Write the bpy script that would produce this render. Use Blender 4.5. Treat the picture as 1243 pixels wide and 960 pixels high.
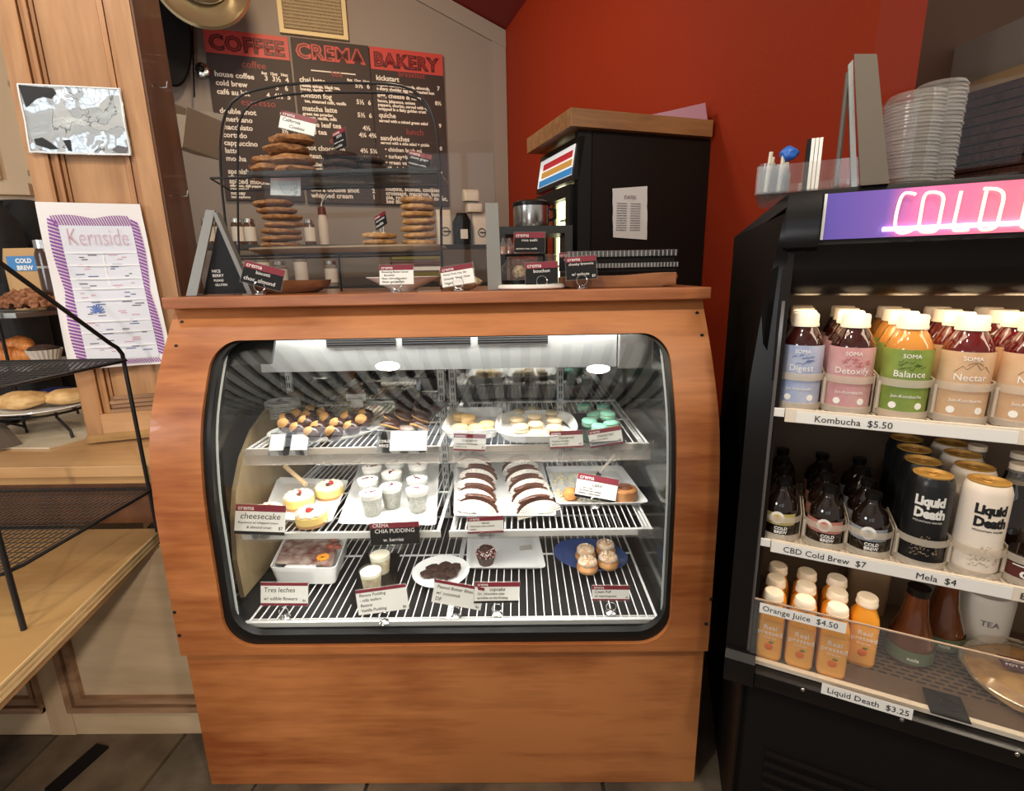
import bpy, bmesh, math, random
from math import sin, cos, pi, radians, atan2, hypot
from mathutils import Vector, Matrix, noise
for o in list(bpy.data.objects): bpy.data.objects.remove(o)
scn = bpy.context.scene
COL = scn.collection

# ---------------------------------------------------------------- camera
F = 620.0; PITCH = radians(13.4); ROLL = 0.02; YAW = radians(-0.9); CAM = Vector((0, 0, 1.301))
_f0 = Vector((sin(YAW), cos(YAW), 0)); _r0 = Vector((cos(YAW), -sin(YAW), 0)); _z = Vector((0, 0, 1))
FW = _f0*cos(PITCH) - _z*sin(PITCH); _u = _z*cos(PITCH) + _f0*sin(PITCH)
RT = _r0*cos(ROLL) - _u*sin(ROLL); UP = _u*cos(ROLL) + _r0*sin(ROLL)
cam_data = bpy.data.cameras.new('camera'); cam = bpy.data.objects.new('camera', cam_data); COL.objects.link(cam)
m = Matrix((RT, UP, -FW)).transposed().to_4x4(); m.translation = CAM; cam.matrix_world = m
cam_data.sensor_width = 36; cam_data.lens = 36*F/1243; cam_data.clip_start = 0.02
scn.camera = cam
def ray(x, y): return RT*((x-621.5)/F) - UP*((y-480)/F) + FW
def at(x, y, ax, val):
    d = ray(x, y); i = 'XYZ'.index(ax); return CAM + d*((val-CAM[i])/d[i])
def onplane(x, y, p0, n):
    d = ray(x, y); n = Vector(n); return CAM + d*((Vector(p0)-CAM).dot(n)/d.dot(n))

# ---------------------------------------------------------------- world, exposure
w = bpy.data.worlds.new('world'); scn.world = w; w.use_nodes = True
w.node_tree.nodes['Background'].inputs[0].default_value = (1.0, 0.90, 0.80, 1)
w.node_tree.nodes['Background'].inputs[1].default_value = 0.30
vs = scn.view_settings; vs.view_transform = 'Standard'; vs.look = 'None'; vs.exposure = 0.35; vs.gamma = 1.0
def area(name, loc, target, sx, sy, power, col):
    l = bpy.data.lights.new(name, 'AREA'); l.shape = 'ELLIPSE'; l.size = sx; l.size_y = sy; l.energy = power; l.color = col
    o = bpy.data.objects.new(name, l); COL.objects.link(o); o.location = loc
    o.rotation_euler = (Vector(target)-Vector(loc)).to_track_quat('-Z', 'Y').to_euler(); return o
area('ceiling_light_or_fill', (0.55, -0.35, 2.9), (-0.1, 1.1, 0.5), .16, .16, 17, (1, .86, .68))
area('ceiling_light_or_fill', (-0.9, -0.2, 2.9), (-0.5, 1.1, 0.5), .16, .16, 15, (1, .86, .68))
area('ceiling_light_or_fill', (-1.7, 0.9, 2.8), (-1.2, 1.4, 0.8), 0.2, 0.2, 7, (1, .88, .72))
area('ceiling_bounce_fill', (-1.0, -1.1, .95), (-1.0, -1.0999, 3.1), 1.2, .8, 34, (.96, .97, 1))  # added upward fill, stands in for daylight bounced onto the ceiling ribs
area('ceiling_light_or_fill', (1.35, 0.35, 2.7), (1.5, 1.2, 1.4), .14, .14, 7, (1, .84, .66))  # this one is an added fill to brighten the beam and ribbed boards
sl = bpy.data.lights.new('wainscot_fill', 'SPOT'); sl.energy = 105; sl.color = (1, .93, .82); sl.spot_size = radians(44); sl.spot_blend = .8; sl.shadow_soft_size = .04  # added unseen fill for the dark wainscot and floor, not a fixture
so = bpy.data.objects.new('wainscot_fill', sl); COL.objects.link(so); so.location = (.32, -1.5, 1.55); so.rotation_euler = (Vector((-1.35, 1.2, .25))-so.location).to_track_quat('-Z', 'Y').to_euler()
area('ceiling_light_or_fill', (-.5, 2.7, 3.2), (-0.2, 3.6, 0.5), 0.3, 0.3, 15, (1, .84, .66))
area('wall_wash_light', (-1.35, 3.1, 3.5), (-1.2, 4.6, 2.4), 0.3, 0.3, 22, (1, .78, .5))
area('window_daylight', (-3.0, -0.9, 2.0), (-0.6, 1.2, 0.7), 1.0, 0.8, 26, (.92, .96, 1))

# ---------------------------------------------------------------- mesh helpers
class MB:
    def __init__(s): s.v = []; s.f = []; s.M = Matrix.Identity(4)
    def add(s, vs_, fs, M=None):
        b = len(s.v); T = s.M @ M if M is not None else s.M
        s.v += [T @ Vector(p) for p in vs_]; s.f += [tuple(b+i for i in f) for f in fs]; return s
    def box(s, x0, x1, y0, y1, z0, z1, M=None):
        return s.add([(x0,y0,z0),(x1,y0,z0),(x1,y1,z0),(x0,y1,z0),(x0,y0,z1),(x1,y0,z1),(x1,y1,z1),(x0,y1,z1)],
                     [(0,3,2,1),(4,5,6,7),(0,1,5,4),(1,2,6,5),(2,3,7,6),(3,0,4,7)], M)
    def loft(s, rings, seg=28, cx=0, cy=0, cap0=True, cap1=True, M=None):
        vs_, fs = [], []
        for r in rings:
            a, b, z = r[0], r[1], r[2]; n = r[3] if len(r) > 3 else 2
            for k in range(seg):
                t = 2*pi*(k+.5)/seg; c, q = cos(t), sin(t)
                vs_.append((cx+a*math.copysign(abs(c)**(2/n), c), cy+b*math.copysign(abs(q)**(2/n), q), z))
        for i in range(len(rings)-1):
            for k in range(seg):
                a = i*seg+k; b = i*seg+(k+1) % seg; fs.append((a, b, b+seg, a+seg))
        if cap0: fs.append(tuple(range(seg-1, -1, -1)))
        if cap1: fs.append(tuple((len(rings)-1)*seg+k for k in range(seg)))
        return s.add(vs_, fs, M)
    def lathe(s, prof, seg=24, M=None, cx=0, cy=0): return s.loft([(r, r, z) for r, z in prof], seg, cx, cy, M=M)
    def tube(s, path, r, seg=8, closed=False, caps=True):
        P = [Vector(p) for p in path]; n = len(P); vs_, fs = [], []
        prev = None
        for i in range(n):
            if closed: t = (P[(i+1) % n]-P[i-1])
            else: t = (P[min(i+1, n-1)]-P[max(i-1, 0)])
            t.normalize()
            a = prev - t*prev.dot(t) if prev is not None else t.orthogonal()
            if a.length < 1e-6: a = t.orthogonal()
            a.normalize(); prev = a; b = t.cross(a)
            for k in range(seg):
                q = 2*pi*k/seg; vs_.append(P[i]+(a*cos(q)+b*sin(q))*r)
        for i in range(n if closed else n-1):
            for k in range(seg):
                x = i*seg+k; y = i*seg+(k+1) % seg; X = ((i+1) % n)*seg+k; Y = ((i+1) % n)*seg+(k+1) % seg
                fs.append((x, y, Y, X))
        if not closed and caps: fs.append(tuple(range(seg-1, -1, -1))); fs.append(tuple((n-1)*seg+k for k in range(seg)))
        return s.add(vs_, fs)
    def prism(s, poly, y0, y1, M=None):      # poly in (x,z), extruded in y
        n = len(poly)
        vs_ = [(x, y0, z) for x, z in poly]+[(x, y1, z) for x, z in poly]
        fs = [tuple(range(n)), tuple(range(2*n-1, n-1, -1))]+[(i, i+n, (i+1) % n+n, (i+1) % n) for i in range(n)]
        return s.add(vs_, fs, M)
    def blob(s, c, r, amp=.1, freq=8, sub=3, seed=0, M=None, pw=1):
        bm = bmesh.new(); bmesh.ops.create_icosphere(bm, subdivisions=sub, radius=1)
        if not hasattr(r, '__len__'): r = (r, r, r)
        off = Vector((seed*7.3, seed*3.1, seed*1.7)); out = []
        for v in bm.verts:
            d = 1+amp*(noise.noise(v.co*freq*.35+off)+.5*noise.noise(v.co*freq+off))
            out.append((c[0]+v.co.x*r[0]*d, c[1]+v.co.y*r[1]*d, c[2]+math.copysign(abs(v.co.z)**pw, v.co.z)*r[2]*d))
        fs = [tuple(v.index for v in f.verts) for f in bm.faces]; bm.free()
        return s.add(out, fs, M)
    def mesh(s, name, mt, smooth=True):
        me = bpy.data.meshes.new(name); me.from_pydata([tuple(v) for v in s.v], [], s.f)
        bm = bmesh.new(); bm.from_mesh(me); bmesh.ops.recalc_face_normals(bm, faces=bm.faces); bm.to_mesh(me); bm.free()
        if mt is not None: me.materials.append(mt)
        if smooth:
            for p in me.polygons: p.use_smooth = True
            try: me.set_sharp_from_angle(angle=radians(38))
            except Exception: pass
        return me
    def build(s, name, mt, parent=None, smooth=True, bevel=0):
        me = s.mesh(name, mt, smooth)
        if bevel:
            bm = bmesh.new(); bm.from_mesh(me); bmesh.ops.bevel(bm, geom=bm.edges, offset=bevel, segments=2, affect='EDGES', profile=.6)
            bm.to_mesh(me); bm.free()
        o = bpy.data.objects.new(name, me); COL.objects.link(o)
        if parent is not None: o.parent = parent
        return o
def box(name, mt, x0, x1, y0, y1, z0, z1, parent=None, bevel=0): return MB().box(x0, x1, y0, y1, z0, z1).build(name, mt, parent, bevel == 0, bevel)
def tag(o, label=None, cat=None, group=None, kind=None):
    if label: o['label'] = label
    if cat: o['category'] = cat
    if group: o['group'] = group
    if kind: o['kind'] = kind
    return o
def thing(name, label, cat, loc=(0, 0, 0), rz=0, group=None, rot=None):
    o = bpy.data.objects.new(name, None); COL.objects.link(o); o.empty_display_size = .02
    o.location = loc; o.rotation_euler = rot if rot else (0, 0, rz)
    return tag(o, label, cat, group)
def dup(root, loc, rz=0, label=None, group=None, scale=None, rot=None):
    r = root.copy(); COL.objects.link(r); r.location = loc; r.rotation_euler = rot if rot else (0, 0, rz)
    if scale: r.scale = scale
    if label: r['label'] = label
    if group: r['group'] = group
    for ch in list(root.children):
        c = ch.copy(); COL.objects.link(c); c.parent = r
        for g in list(ch.children):
            d = g.copy(); COL.objects.link(d); d.parent = c
    return r
class Proto:      # the first place() moves the original, later ones copy it
    def __init__(s, root): s.root = root; s.used = False
    def place(s, loc, rz=0, label=None, group=None, scale=None, rot=None):
        if s.used: return dup(s.root, loc, rz, label, group, scale, rot)
        s.used = True; r = s.root; r.location = loc; r.rotation_euler = rot if rot else (0, 0, rz)
        if scale: r.scale = scale
        if label: r['label'] = label
        if group: r['group'] = group
        return r
ORD = ['first', 'second', 'third', 'fourth', 'fifth', 'sixth', 'seventh', 'eighth', 'ninth', 'tenth', 'eleventh', 'twelfth']
def text(name, body, size, mt, parent=None, M=None, align='LEFT', ext=.0002, shear=0, bold=0, sx=1, space=1, curve=None):
    """lettering lying in the local XZ plane, read from -Y; M places it"""
    cu = bpy.data.curves.new(name, 'FONT'); cu.body = body; cu.size = size; cu.align_x = align; cu.extrude = ext
    cu.resolution_u = 2; cu.shear = shear; cu.offset = bold; cu.space_character = space
    t = bpy.data.objects.new(name, cu); me = bpy.data.meshes.new_from_object(t)
    bpy.data.objects.remove(t); bpy.data.curves.remove(cu)
    T = (M if M is not None else Matrix.Identity(4)) @ Matrix(((sx,0,0,0),(0,0,-1,0),(0,1,0,0),(0,0,0,1)))
    if curve:     # wrap round a vertical cylinder of radius curve, centred on the local origin
        for v in me.vertices:
            p = T @ v.co; a = p.x/curve; v.co = (curve*sin(a), -curve*cos(a)+p.y, p.z)
    else: me.transform(T)
    me.materials.clear(); me.materials.append(mt)
    o = bpy.data.objects.new(name, me); COL.objects.link(o)
    if parent is not None: o.parent = parent
    return o
def textlines(name, rows, mt, parent, M=None, **kw):
    """several pieces of lettering joined in one mesh: rows = (x, z, size, body)"""
    bm = bmesh.new()
    for x, z, sz, body, *al in rows:
        o = text('t', body, sz, mt, None, (M or Matrix.Identity(4)) @ Matrix.Translation((x, 0, z)), align=al[0] if al else 'LEFT', **kw)
        bm.from_mesh(o.data); me0 = o.data; bpy.data.objects.remove(o); bpy.data.meshes.remove(me0)
    me = bpy.data.meshes.new(name); bm.to_mesh(me); bm.free(); me.materials.append(mt)
    o = bpy.data.objects.new(name, me); COL.objects.link(o)
    if parent is not None: o.parent = parent
    return o

# ---------------------------------------------------------------- materials
def nm(name):
    mt = bpy.data.materials.new(name); mt.use_nodes = True; return mt, mt.node_tree.nodes, mt.node_tree.links
def mat(name, col, rough=.5, metal=0, trans=0, var=0, vs_=20, bump=0, bs=60, emit=None, es=0, coat=0, sss=0, col2=None, ior=1.45, spec=.5):
    mt, N, L = nm(name); b = N['Principled BSDF']
    c = (*col, 1); b.inputs['Base Color'].default_value = c; b.inputs['Roughness'].default_value = rough; b.inputs['Metallic'].default_value = metal
    b.inputs['Transmission Weight'].default_value = trans; b.inputs['IOR'].default_value = ior; b.inputs['Coat Weight'].default_value = coat
    b.inputs['Specular IOR Level'].default_value = spec
    if sss: b.inputs['Subsurface Weight'].default_value = sss; b.inputs['Subsurface Radius'].default_value = (.01, .005, .003)
    tc = N.new('ShaderNodeTexCoord')
    if var or col2:
        n = N.new('ShaderNodeTexNoise'); n.inputs['Scale'].default_value = vs_; n.inputs['Detail'].default_value = 5
        L.new(tc.outputs['Object'], n.inputs['Vector'])
        r = N.new('ShaderNodeValToRGB'); r.color_ramp.elements[0].position = .35; r.color_ramp.elements[1].position = .65
        c2 = col2 or tuple(x*(1-var) for x in col)
        r.color_ramp.elements[0].color = (*c2, 1); r.color_ramp.elements[1].color = c
        L.new(n.outputs['Fac'], r.inputs['Fac']); L.new(r.outputs['Color'], b.inputs['Base Color'])
    if bump:
        n = N.new('ShaderNodeTexNoise'); n.inputs['Scale'].default_value = bs; n.inputs['Detail'].default_value = 4
        L.new(tc.outputs['Object'], n.inputs['Vector']); bp = N.new('ShaderNodeBump'); bp.inputs['Strength'].default_value = bump
        bp.inputs['Distance'].default_value = .004
        L.new(n.outputs['Fac'], bp.inputs['Height']); L.new(bp.outputs['Normal'], b.inputs['Normal'])
    if emit: b.inputs['Emission Color'].default_value = (*emit, 1); b.inputs['Emission Strength'].default_value = es
    return mt
def wood(name, c1, c2, axis=0, scale=3, rough=.45, stretch=9, fine=.5, coat=0, blotch=.3, lo=.36, hi=.60):
    """grain runs along the given axis"""
    mt, N, L = nm(name); b = N['Principled BSDF']; b.inputs['Roughness'].default_value = rough; b.inputs['Coat Weight'].default_value = coat
    tc = N.new('ShaderNodeTexCoord'); mp = N.new('ShaderNodeMapping'); s = [scale*stretch]*3; s[axis] = scale
    mp.inputs['Scale'].default_value = s; L.new(tc.outputs['Object'], mp.inputs['Vector'])
    n1 = N.new('ShaderNodeTexNoise'); n1.inputs['Scale'].default_value = 1; n1.inputs['Detail'].default_value = 8; n1.inputs['Distortion'].default_value = .6
    L.new(mp.outputs[0], n1.inputs['Vector'])
    n2 = N.new('ShaderNodeTexNoise'); n2.inputs['Scale'].default_value = 5; n2.inputs['Detail'].default_value = 3; L.new(mp.outputs[0], n2.inputs['Vector'])
    n3 = N.new('ShaderNodeTexNoise'); n3.inputs['Scale'].default_value = scale*.9; n3.inputs['Detail'].default_value = 4; L.new(tc.outputs['Object'], n3.inputs['Vector'])
    mx = N.new('ShaderNodeMix'); mx.inputs[0].default_value = fine*.5; L.new(n1.outputs['Fac'], mx.inputs[2]); L.new(n2.outputs['Fac'], mx.inputs[3])
    mx2 = N.new('ShaderNodeMix'); mx2.inputs[0].default_value = blotch; L.new(mx.outputs[0], mx2.inputs[2]); L.new(n3.outputs['Fac'], mx2.inputs[3])
    r = N.new('ShaderNodeValToRGB'); r.color_ramp.elements[0].position = lo; r.color_ramp.elements[1].position = hi
    r.color_ramp.elements[0].color = (*c2, 1); r.color_ramp.elements[1].color = (*c1, 1)
    L.new(mx2.outputs[0], r.inputs['Fac']); L.new(r.outputs['Color'], b.inputs['Base Color'])
    bp = N.new('ShaderNodeBump'); bp.inputs['Strength'].default_value = .12; bp.inputs['Distance'].default_value = .002
    L.new(mx.outputs[0], bp.inputs['Height']); L.new(bp.outputs['Normal'], b.inputs['Normal'])
    return mt
def glassy(name, tint=(1, 1, 1), refl=1.0, rough=.02, base=.04, diffuse=0, dcol=(1, 1, 1)):
    """thin clear sheet: transparent with a Fresnel reflection and a little haze"""
    mt, N, L = nm(name); N.remove(N['Principled BSDF']); out = N['Material Output']
    t = N.new('ShaderNodeBsdfTransparent'); t.inputs[0].default_value = (*tint, 1)
    g = N.new('ShaderNodeBsdfGlossy'); g.inputs['Roughness'].default_value = rough; g.inputs[0].default_value = (1, 1, 1, 1)
    lw_ = N.new('ShaderNodeLayerWeight'); lw_.inputs[0].default_value = .5; fr = N.new('ShaderNodeMath'); fr.operation = 'POWER'; fr.inputs[1].default_value = 5
    L.new(lw_.outputs['Facing'], fr.inputs[0])
    ml = N.new('ShaderNodeMath'); ml.operation = 'MULTIPLY_ADD'; ml.inputs[1].default_value = min(refl, 1)*.9; ml.inputs[2].default_value = max(.006, base-.04+.04*refl); ml.use_clamp = True
    L.new(fr.outputs[0], ml.inputs[0]); mx = N.new('ShaderNodeMixShader'); L.new(ml.outputs[0], mx.inputs[0]); L.new(t.outputs[0], mx.inputs[1]); L.new(g.outputs[0], mx.inputs[2])
    last = mx
    if diffuse:
        d = N.new('ShaderNodeBsdfDiffuse'); d.inputs[0].default_value = (*dcol, 1); m2 = N.new('ShaderNodeMixShader'); m2.inputs[0].default_value = diffuse
        L.new(mx.outputs[0], m2.inputs[1]); L.new(d.outputs[0], m2.inputs[2]); last = m2
    L.new(last.outputs[0], out.inputs['Surface']); return mt

W_CASE = wood('case_wood', (.52, .195, .062), (.25, .066, .016), 0, 2.2, .38, 9, .6, .2, .55, .39, .57)
W_CTOP = wood('countertop_wood', (.46, .165, .065), (.25, .075, .025), 0, 2.5, .35, 10, .6, .3)
W_PLY = wood('plywood_top', (.46, .27, .10), (.30, .16, .055), 0, 2.0, .42, 4, .3, .2, .5)
W_PLYE = wood('plywood_edge', (.62, .40, .17), (.26, .13, .04), 1, 2.5, .5, 40, .2)
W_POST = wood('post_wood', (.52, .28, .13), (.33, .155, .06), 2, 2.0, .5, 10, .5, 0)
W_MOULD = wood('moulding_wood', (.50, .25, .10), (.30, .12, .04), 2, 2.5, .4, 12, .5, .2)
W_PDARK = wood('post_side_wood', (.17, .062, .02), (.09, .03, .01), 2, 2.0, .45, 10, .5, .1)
W_WAINS = wood('wainscot_wood', (.70, .52, .33), (.46, .31, .18), 0, 1.8, .55, 6, .4, 0, .5)
W_WMOULD = wood('wainscot_moulding', (.42, .24, .13), (.20, .10, .05), 0, 2.5, .5, 12, .5)
W_BOARD = wood('fridge_board_wood', (.33, .16, .06), (.20, .085, .03), 0, 3, .4, 10, .5, .2)
W_TAN = wood('case_liner_wood', (.26, .19, .10), (.17, .12, .06), 2, 2, .5, 7, .4)
W_SLAB = wood('slab_wood', (.30, .12, .045), (.12, .045, .02), 0, 5, .5, 6, .5)
W_TRAY = wood('tray_board_wood', (.34, .24, .15), (.20, .13, .08), 0, 5, .5, 9, .5)
BLACK = mat('black_plastic', (.006, .005, .005), .28, spec=.4)
BLACKM = mat('black_matte', (.006, .005, .005), .6, spec=.2)
GASKET = mat('black_gasket', (.006, .006, .006), .35)
FRIDGE = mat('black_enamel', (.008, .005, .0035), .5, spec=.22)
IRON = mat('black_iron', (.012, .011, .012), .4, metal=.3)
STEEL = mat('steel', (.62, .62, .60), .24, metal=1, var=.12, vs_=12)
CHROME = mat('chrome', (.85, .85, .85), .08, metal=1)
ALU = mat('brushed_aluminium', (.40, .41, .40), .42, metal=.85, bump=.05)
DMETAL = mat('dark_metal', (.045, .045, .045), .35, metal=.6)
GREYM = mat('grey_painted_metal', (.22, .215, .20), .45, metal=.2)
WIREW = mat('white_coated_wire', (.78, .78, .77), .35)
WHITE = mat('white_ceramic', (.84, .84, .82), .15, coat=.4)
WPLAST = mat('white_plastic', (.82, .80, .76), .4)
PAPER = mat('white_paper', (.86, .84, .80), .6)
CAPW = mat('cream_cap_plastic', (.86, .76, .62), .45, bump=0)
LINER = mat('paper_liner', (.84, .80, .74), .7)
MAROON = mat('maroon_print', (.20, .015, .03), .4)
INK = mat('black_ink', (.012, .012, .014), .5)
INKG = mat('grey_ink', (.12, .12, .13), .6)
WINK = mat('white_ink', (.85, .83, .80), .5)
CARDB = mat('black_card', (.010, .010, .011), .5, spec=.2)
CARDW = mat('white_card', (.82, .81, .77), .45)
CLEAR = glassy('clear_acrylic', (.97, .97, .96), 1.0, .04, .05, .03)
CLEAR2 = glassy('frosted_acrylic', (.88, .86, .83), 1.0, .12, .08, .22, (.9, .85, .8))
CGLASS = glassy('curved_case_glass', (.985, .99, .985), 1.0, .01, .05)
GGLASS = glassy('sneeze_guard_glass', (.97, .975, .97), .35, .01, .035)
JARG = glassy('jar_glass', (.90, .92, .92), 1.2, .03, .06, .04)

# ================================================================ ROOM
BR = radians(19.5); BM = Matrix.Rotation(BR, 4, 'Z'); BI = BM.inverted()
WN = Vector((-sin(BR), cos(BR), 0)); WD = Vector((cos(BR), sin(BR), 0))
def bw(x, y, yy):                       # point on the building-frame plane y'=yy seen at a pixel
    return BI @ onplane(x, y, WN*yy, WN)
def bx(x, y, xx): return BI @ onplane(x, y, WD*xx, WD)
def struct(o): o['kind'] = 'structure'; return o
GW = 5.1; RX = 1.72
def bobj(o): o.rotation_euler = (0, 0, BR); return o
GREYW = mat('grey_wall_paint', (.27, .225, .20), .7, bump=.15, bs=90)
REDW = mat('red_wall_paint', (.255, .022, .0045), .65, bump=.3, bs=130, spec=.2)
DRED = mat('dark_red_paint', (.16, .006, .004), .6, bump=.2, bs=90)
BEIGE = mat('beige_paint', (.56, .40, .24), .5)
zc = bw(618, 38, GW).z; slope = (bw(550, 0, GW).z-zc)/(bw(618, 38, GW).x-bw(550, 0, GW).x)
xl = -4.6
# floor of slate pieces
fl = struct(box('floor', mat('slate_joint', (.035, .028, .022), .8), -3.2, 3.0, -2.6, 6.2, -.06, -.012))
SL = [mat('slate_%s' % n, c, .55, col2=c2, vs_=7, bump=.8, bs=16) for n, c, c2 in
      (('brown', (.19, .135, .085), (.09, .062, .040)), ('grey', (.17, .13, .09), (.06, .046, .034)), ('dark', (.15, .105, .07), (.045, .034, .026)))]
random.seed(4)
xs = [-3.0, -2.4, -1.86, -1.385, -1.02, -.42, .2, .8, 1.5]; ys = [-1.2, -.6, 0, .52, .93, 1.75]
for i in range(len(xs)-1):
    for j in range(len(ys)-1):
        g = .005; j_ = lambda: random.uniform(-.02, .02)
        x0, x1, y0, y1 = xs[i]+g, xs[i+1]-g, ys[j]+g, ys[j+1]-g
        P = [(x0, y0), (x1, y0), (x1+(.05 if i == 3 else 0), y1), (x0+(.05 if i == 4 else 0), y1)]
        t = random.uniform(-.003, 0)
        if (i, j) == (4, 4): polys = [[P[0], ((x0+x1)/2-.02, y0), ((x0+x1)/2+.10, y1), P[3]], [((x0+x1)/2-.012, y0), P[1], P[2], ((x0+x1)/2+.108, y1)]]
        else: polys = [P]
        for q in polys:
            me = MB(); n = len(q); me.add([(a, b, -.03) for a, b in q]+[(a, b, t) for a, b in q], [tuple(range(n))[::-1], tuple(range(n, 2*n))]+[(k, (k+1) % n, (k+1) % n+n, k+n) for k in range(n)])
            me.build('floor_tile', random.choice(SL), fl, False)
# grey back wall with a raked top
m = MB(); m.prism([(xl, 0), (RX, 0), (RX, zc), (xl, zc+slope*(RX-xl))], GW, GW+.12); struct(bobj(m.build('wall_back', GREYW, smooth=False)))
TRIMG = mat('grey_trim_paint', (.30, .25, .22), .6)
m = MB(); m.box(bw(600, 200, GW).x, RX-.004, GW-.02, GW-.001, .9, zc-.05); struct(bobj(m.build('trim_1', TRIMG, smooth=False)))
m = MB(); m.prism([(RX-1.6, zc+slope*1.6-.006), (RX-.003, zc-.006), (RX-.003, zc-.15), (RX-1.6, zc+slope*1.6-.15)], GW-.025, GW-.001); struct(bobj(m.build('trim_2', TRIMG, smooth=False)))
m = MB(); m.box(RX, RX+.1, 1.30, GW+.1, 0, zc); struct(bobj(m.build('wall_right', REDW, smooth=False)))
m = MB(); m.prism([(xl, zc+slope*(RX-xl)+.002), (RX+.2, zc-slope*.2+.002), (RX+.2, zc+.1), (xl, zc+slope*(RX-xl)+.1)], -1.5, GW+.1); struct(bobj(m.build('ceiling', DRED, smooth=False)))
# far right: brown wall, grey beam, tan rail and dark ribbed boards
BRN = mat('brown_wall_paint', (.12, .045, .020), .7, bump=.2)
m = MB(); m.box(RX+.1, 4.2, 2.1, 2.2, 0, 4.6); struct(bobj(m.build('wall_far', BRN, smooth=False)))
# beam and boards on a wall that comes towards the camera at the right
def wp(x, y, d=2.9): return CAM+ray(x, y)*d
n_side = Vector((-cos(radians(-8)), -.35, 0)).normalized()
beam = MB()
q = [wp(1128, 72, 2.9), wp(1275, 6, 2.05), wp(1275, 66, 2.05), wp(1128, 118, 2.9)]
nn = (q[1]-q[0]).cross(q[3]-q[0]).normalized()
if nn.dot(q[0]-CAM) < 0: nn = -nn
def slab(q, th, name, mt, off=0):
    m = MB(); q = [p+nn*off for p in q]; m.add(q+[p+nn*th for p in q], [(0,1,2,3),(7,6,5,4),(0,4,5,1),(1,5,6,2),(2,6,7,3),(3,7,4,0)]); return struct(m.build(name, mt, smooth=False))
slab(q, .08, 'trim_3', mat('grey_beam_paint', (.50, .46, .40), .6))
slab([q[3], q[2], wp(1275, 84, 2.05), wp(1128, 132, 2.9)], .06, 'trim_4', mat('tan_rail_paint', (.85, .60, .32), .6))
q2 = [wp(1075, 142, 3.2), wp(1275, 84, 2.05), wp(1275, 330, 2.05), wp(1075, 330, 3.2)]
lw = slab(q2, .05, 'wall_ribbed', mat('dark_rib_backing', (.02, .01, .008), .7), .03)
RIB = wood('dark_rib_wood', (.20, .085, .062), (.07, .028, .02), 0, 4, .5, 8, .5)
for k in range(20):
    a0 = q2[0].lerp(q2[3], k/20); b0 = q2[1].lerp(q2[2], k/20); a1 = q2[0].lerp(q2[3], (k+.82)/20); b1 = q2[1].lerp(q2[2], (k+.82)/20)
    m = MB(); Q = [a0, b0, b1, a1]; m.add([p-nn*(0.0+.008*(k % 2)) for p in Q]+[p+nn*.03 for p in Q], [(0,1,2,3),(7,6,5,4),(0,4,5,1),(1,5,6,2),(2,6,7,3),(3,7,4,0)])
    m.build('board', RIB, lw, False)
# ribbed light ceiling over the customer side (it shows as stripes in the curved glass)
rc_ = struct(box('ceiling_ribs', mat('ceiling_gap_dark', (.05, .045, .04), .8), -3.6, 1.6, -2.6, .5, 3.16, 3.2))
RIBC = mat('ceiling_rib_paint', (.62, .60, .52), .6)
for k in range(34):
    o = MB().box(-3.4+k*.145, -3.325+k*.145, -2.5, .45, 3.10, 3.158).build('rib', RIBC, rc_, False)
# panelled beige wall far left
y_ = 3.0
m = MB(); a = bw(-60, 80, y_); b = bw(60, 80, y_); m.box(a.x, b.x, y_, y_+.1, 0, 3.4); wl = struct(bobj(m.build('wall_left', BEIGE, smooth=False)))
for (xa, ya, xb, yb) in [(-30, 105, 2, 218), (12, 100, 48, 214)]:
    a, b = bw(xa, ya, y_), bw(xb, yb, y_)
    t = .022
    for X0, X1, Z0, Z1 in ((a.x, b.x, a.z-t, a.z), (a.x, b.x, b.z, b.z+t), (a.x, a.x+t, b.z, a.z), (b.x-t, b.x, b.z, a.z)):
        MB().box(X0, X1, y_-.02, y_-.0005, Z0, Z1).build('moulding', BEIGE, wl, False)
a, b = bw(-40, 232, y_), bw(42, 238, y_); MB().box(a.x, b.x, y_-.035, y_-.0005, b.z, b.z+.05).build('rail', BEIGE, wl, False)
# windows of the shopfront behind the camera (they show in the glass)
WG = mat('daylight_window', (.8, .85, .9), .3, emit=(.85, .93, 1), es=1.0)
FRM = mat('window_frame_paint', (.10, .07, .05), .5)
for k, x in enumerate((-2.6, -1.1)):
    f = MB(); X0, X1, Z0, Z1, Y = x, x+1.15, 1.35, 2.5, -3.0
    f.box(X0-.07, X0, Y, Y+.1, Z0-.07, Z1+.07); f.box(X1, X1+.07, Y, Y+.1, Z0-.07, Z1+.07); f.box(X0, X1, Y, Y+.1, Z1, Z1+.07); f.box(X0, X1, Y, Y+.1, Z0-.07, Z0)
    f.box((X0+X1)/2-.03, (X0+X1)/2+.03, Y, Y+.1, Z0, Z1); f.box(X0, X1, Y, Y+.1, 1.9, 1.95)
    wn = struct(f.build('window_%d' % (k+1), FRM, smooth=False)); MB().box(X0, X1, Y+.02, Y+.03, Z0, Z1).build('pane', WG, wn, False)

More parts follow.
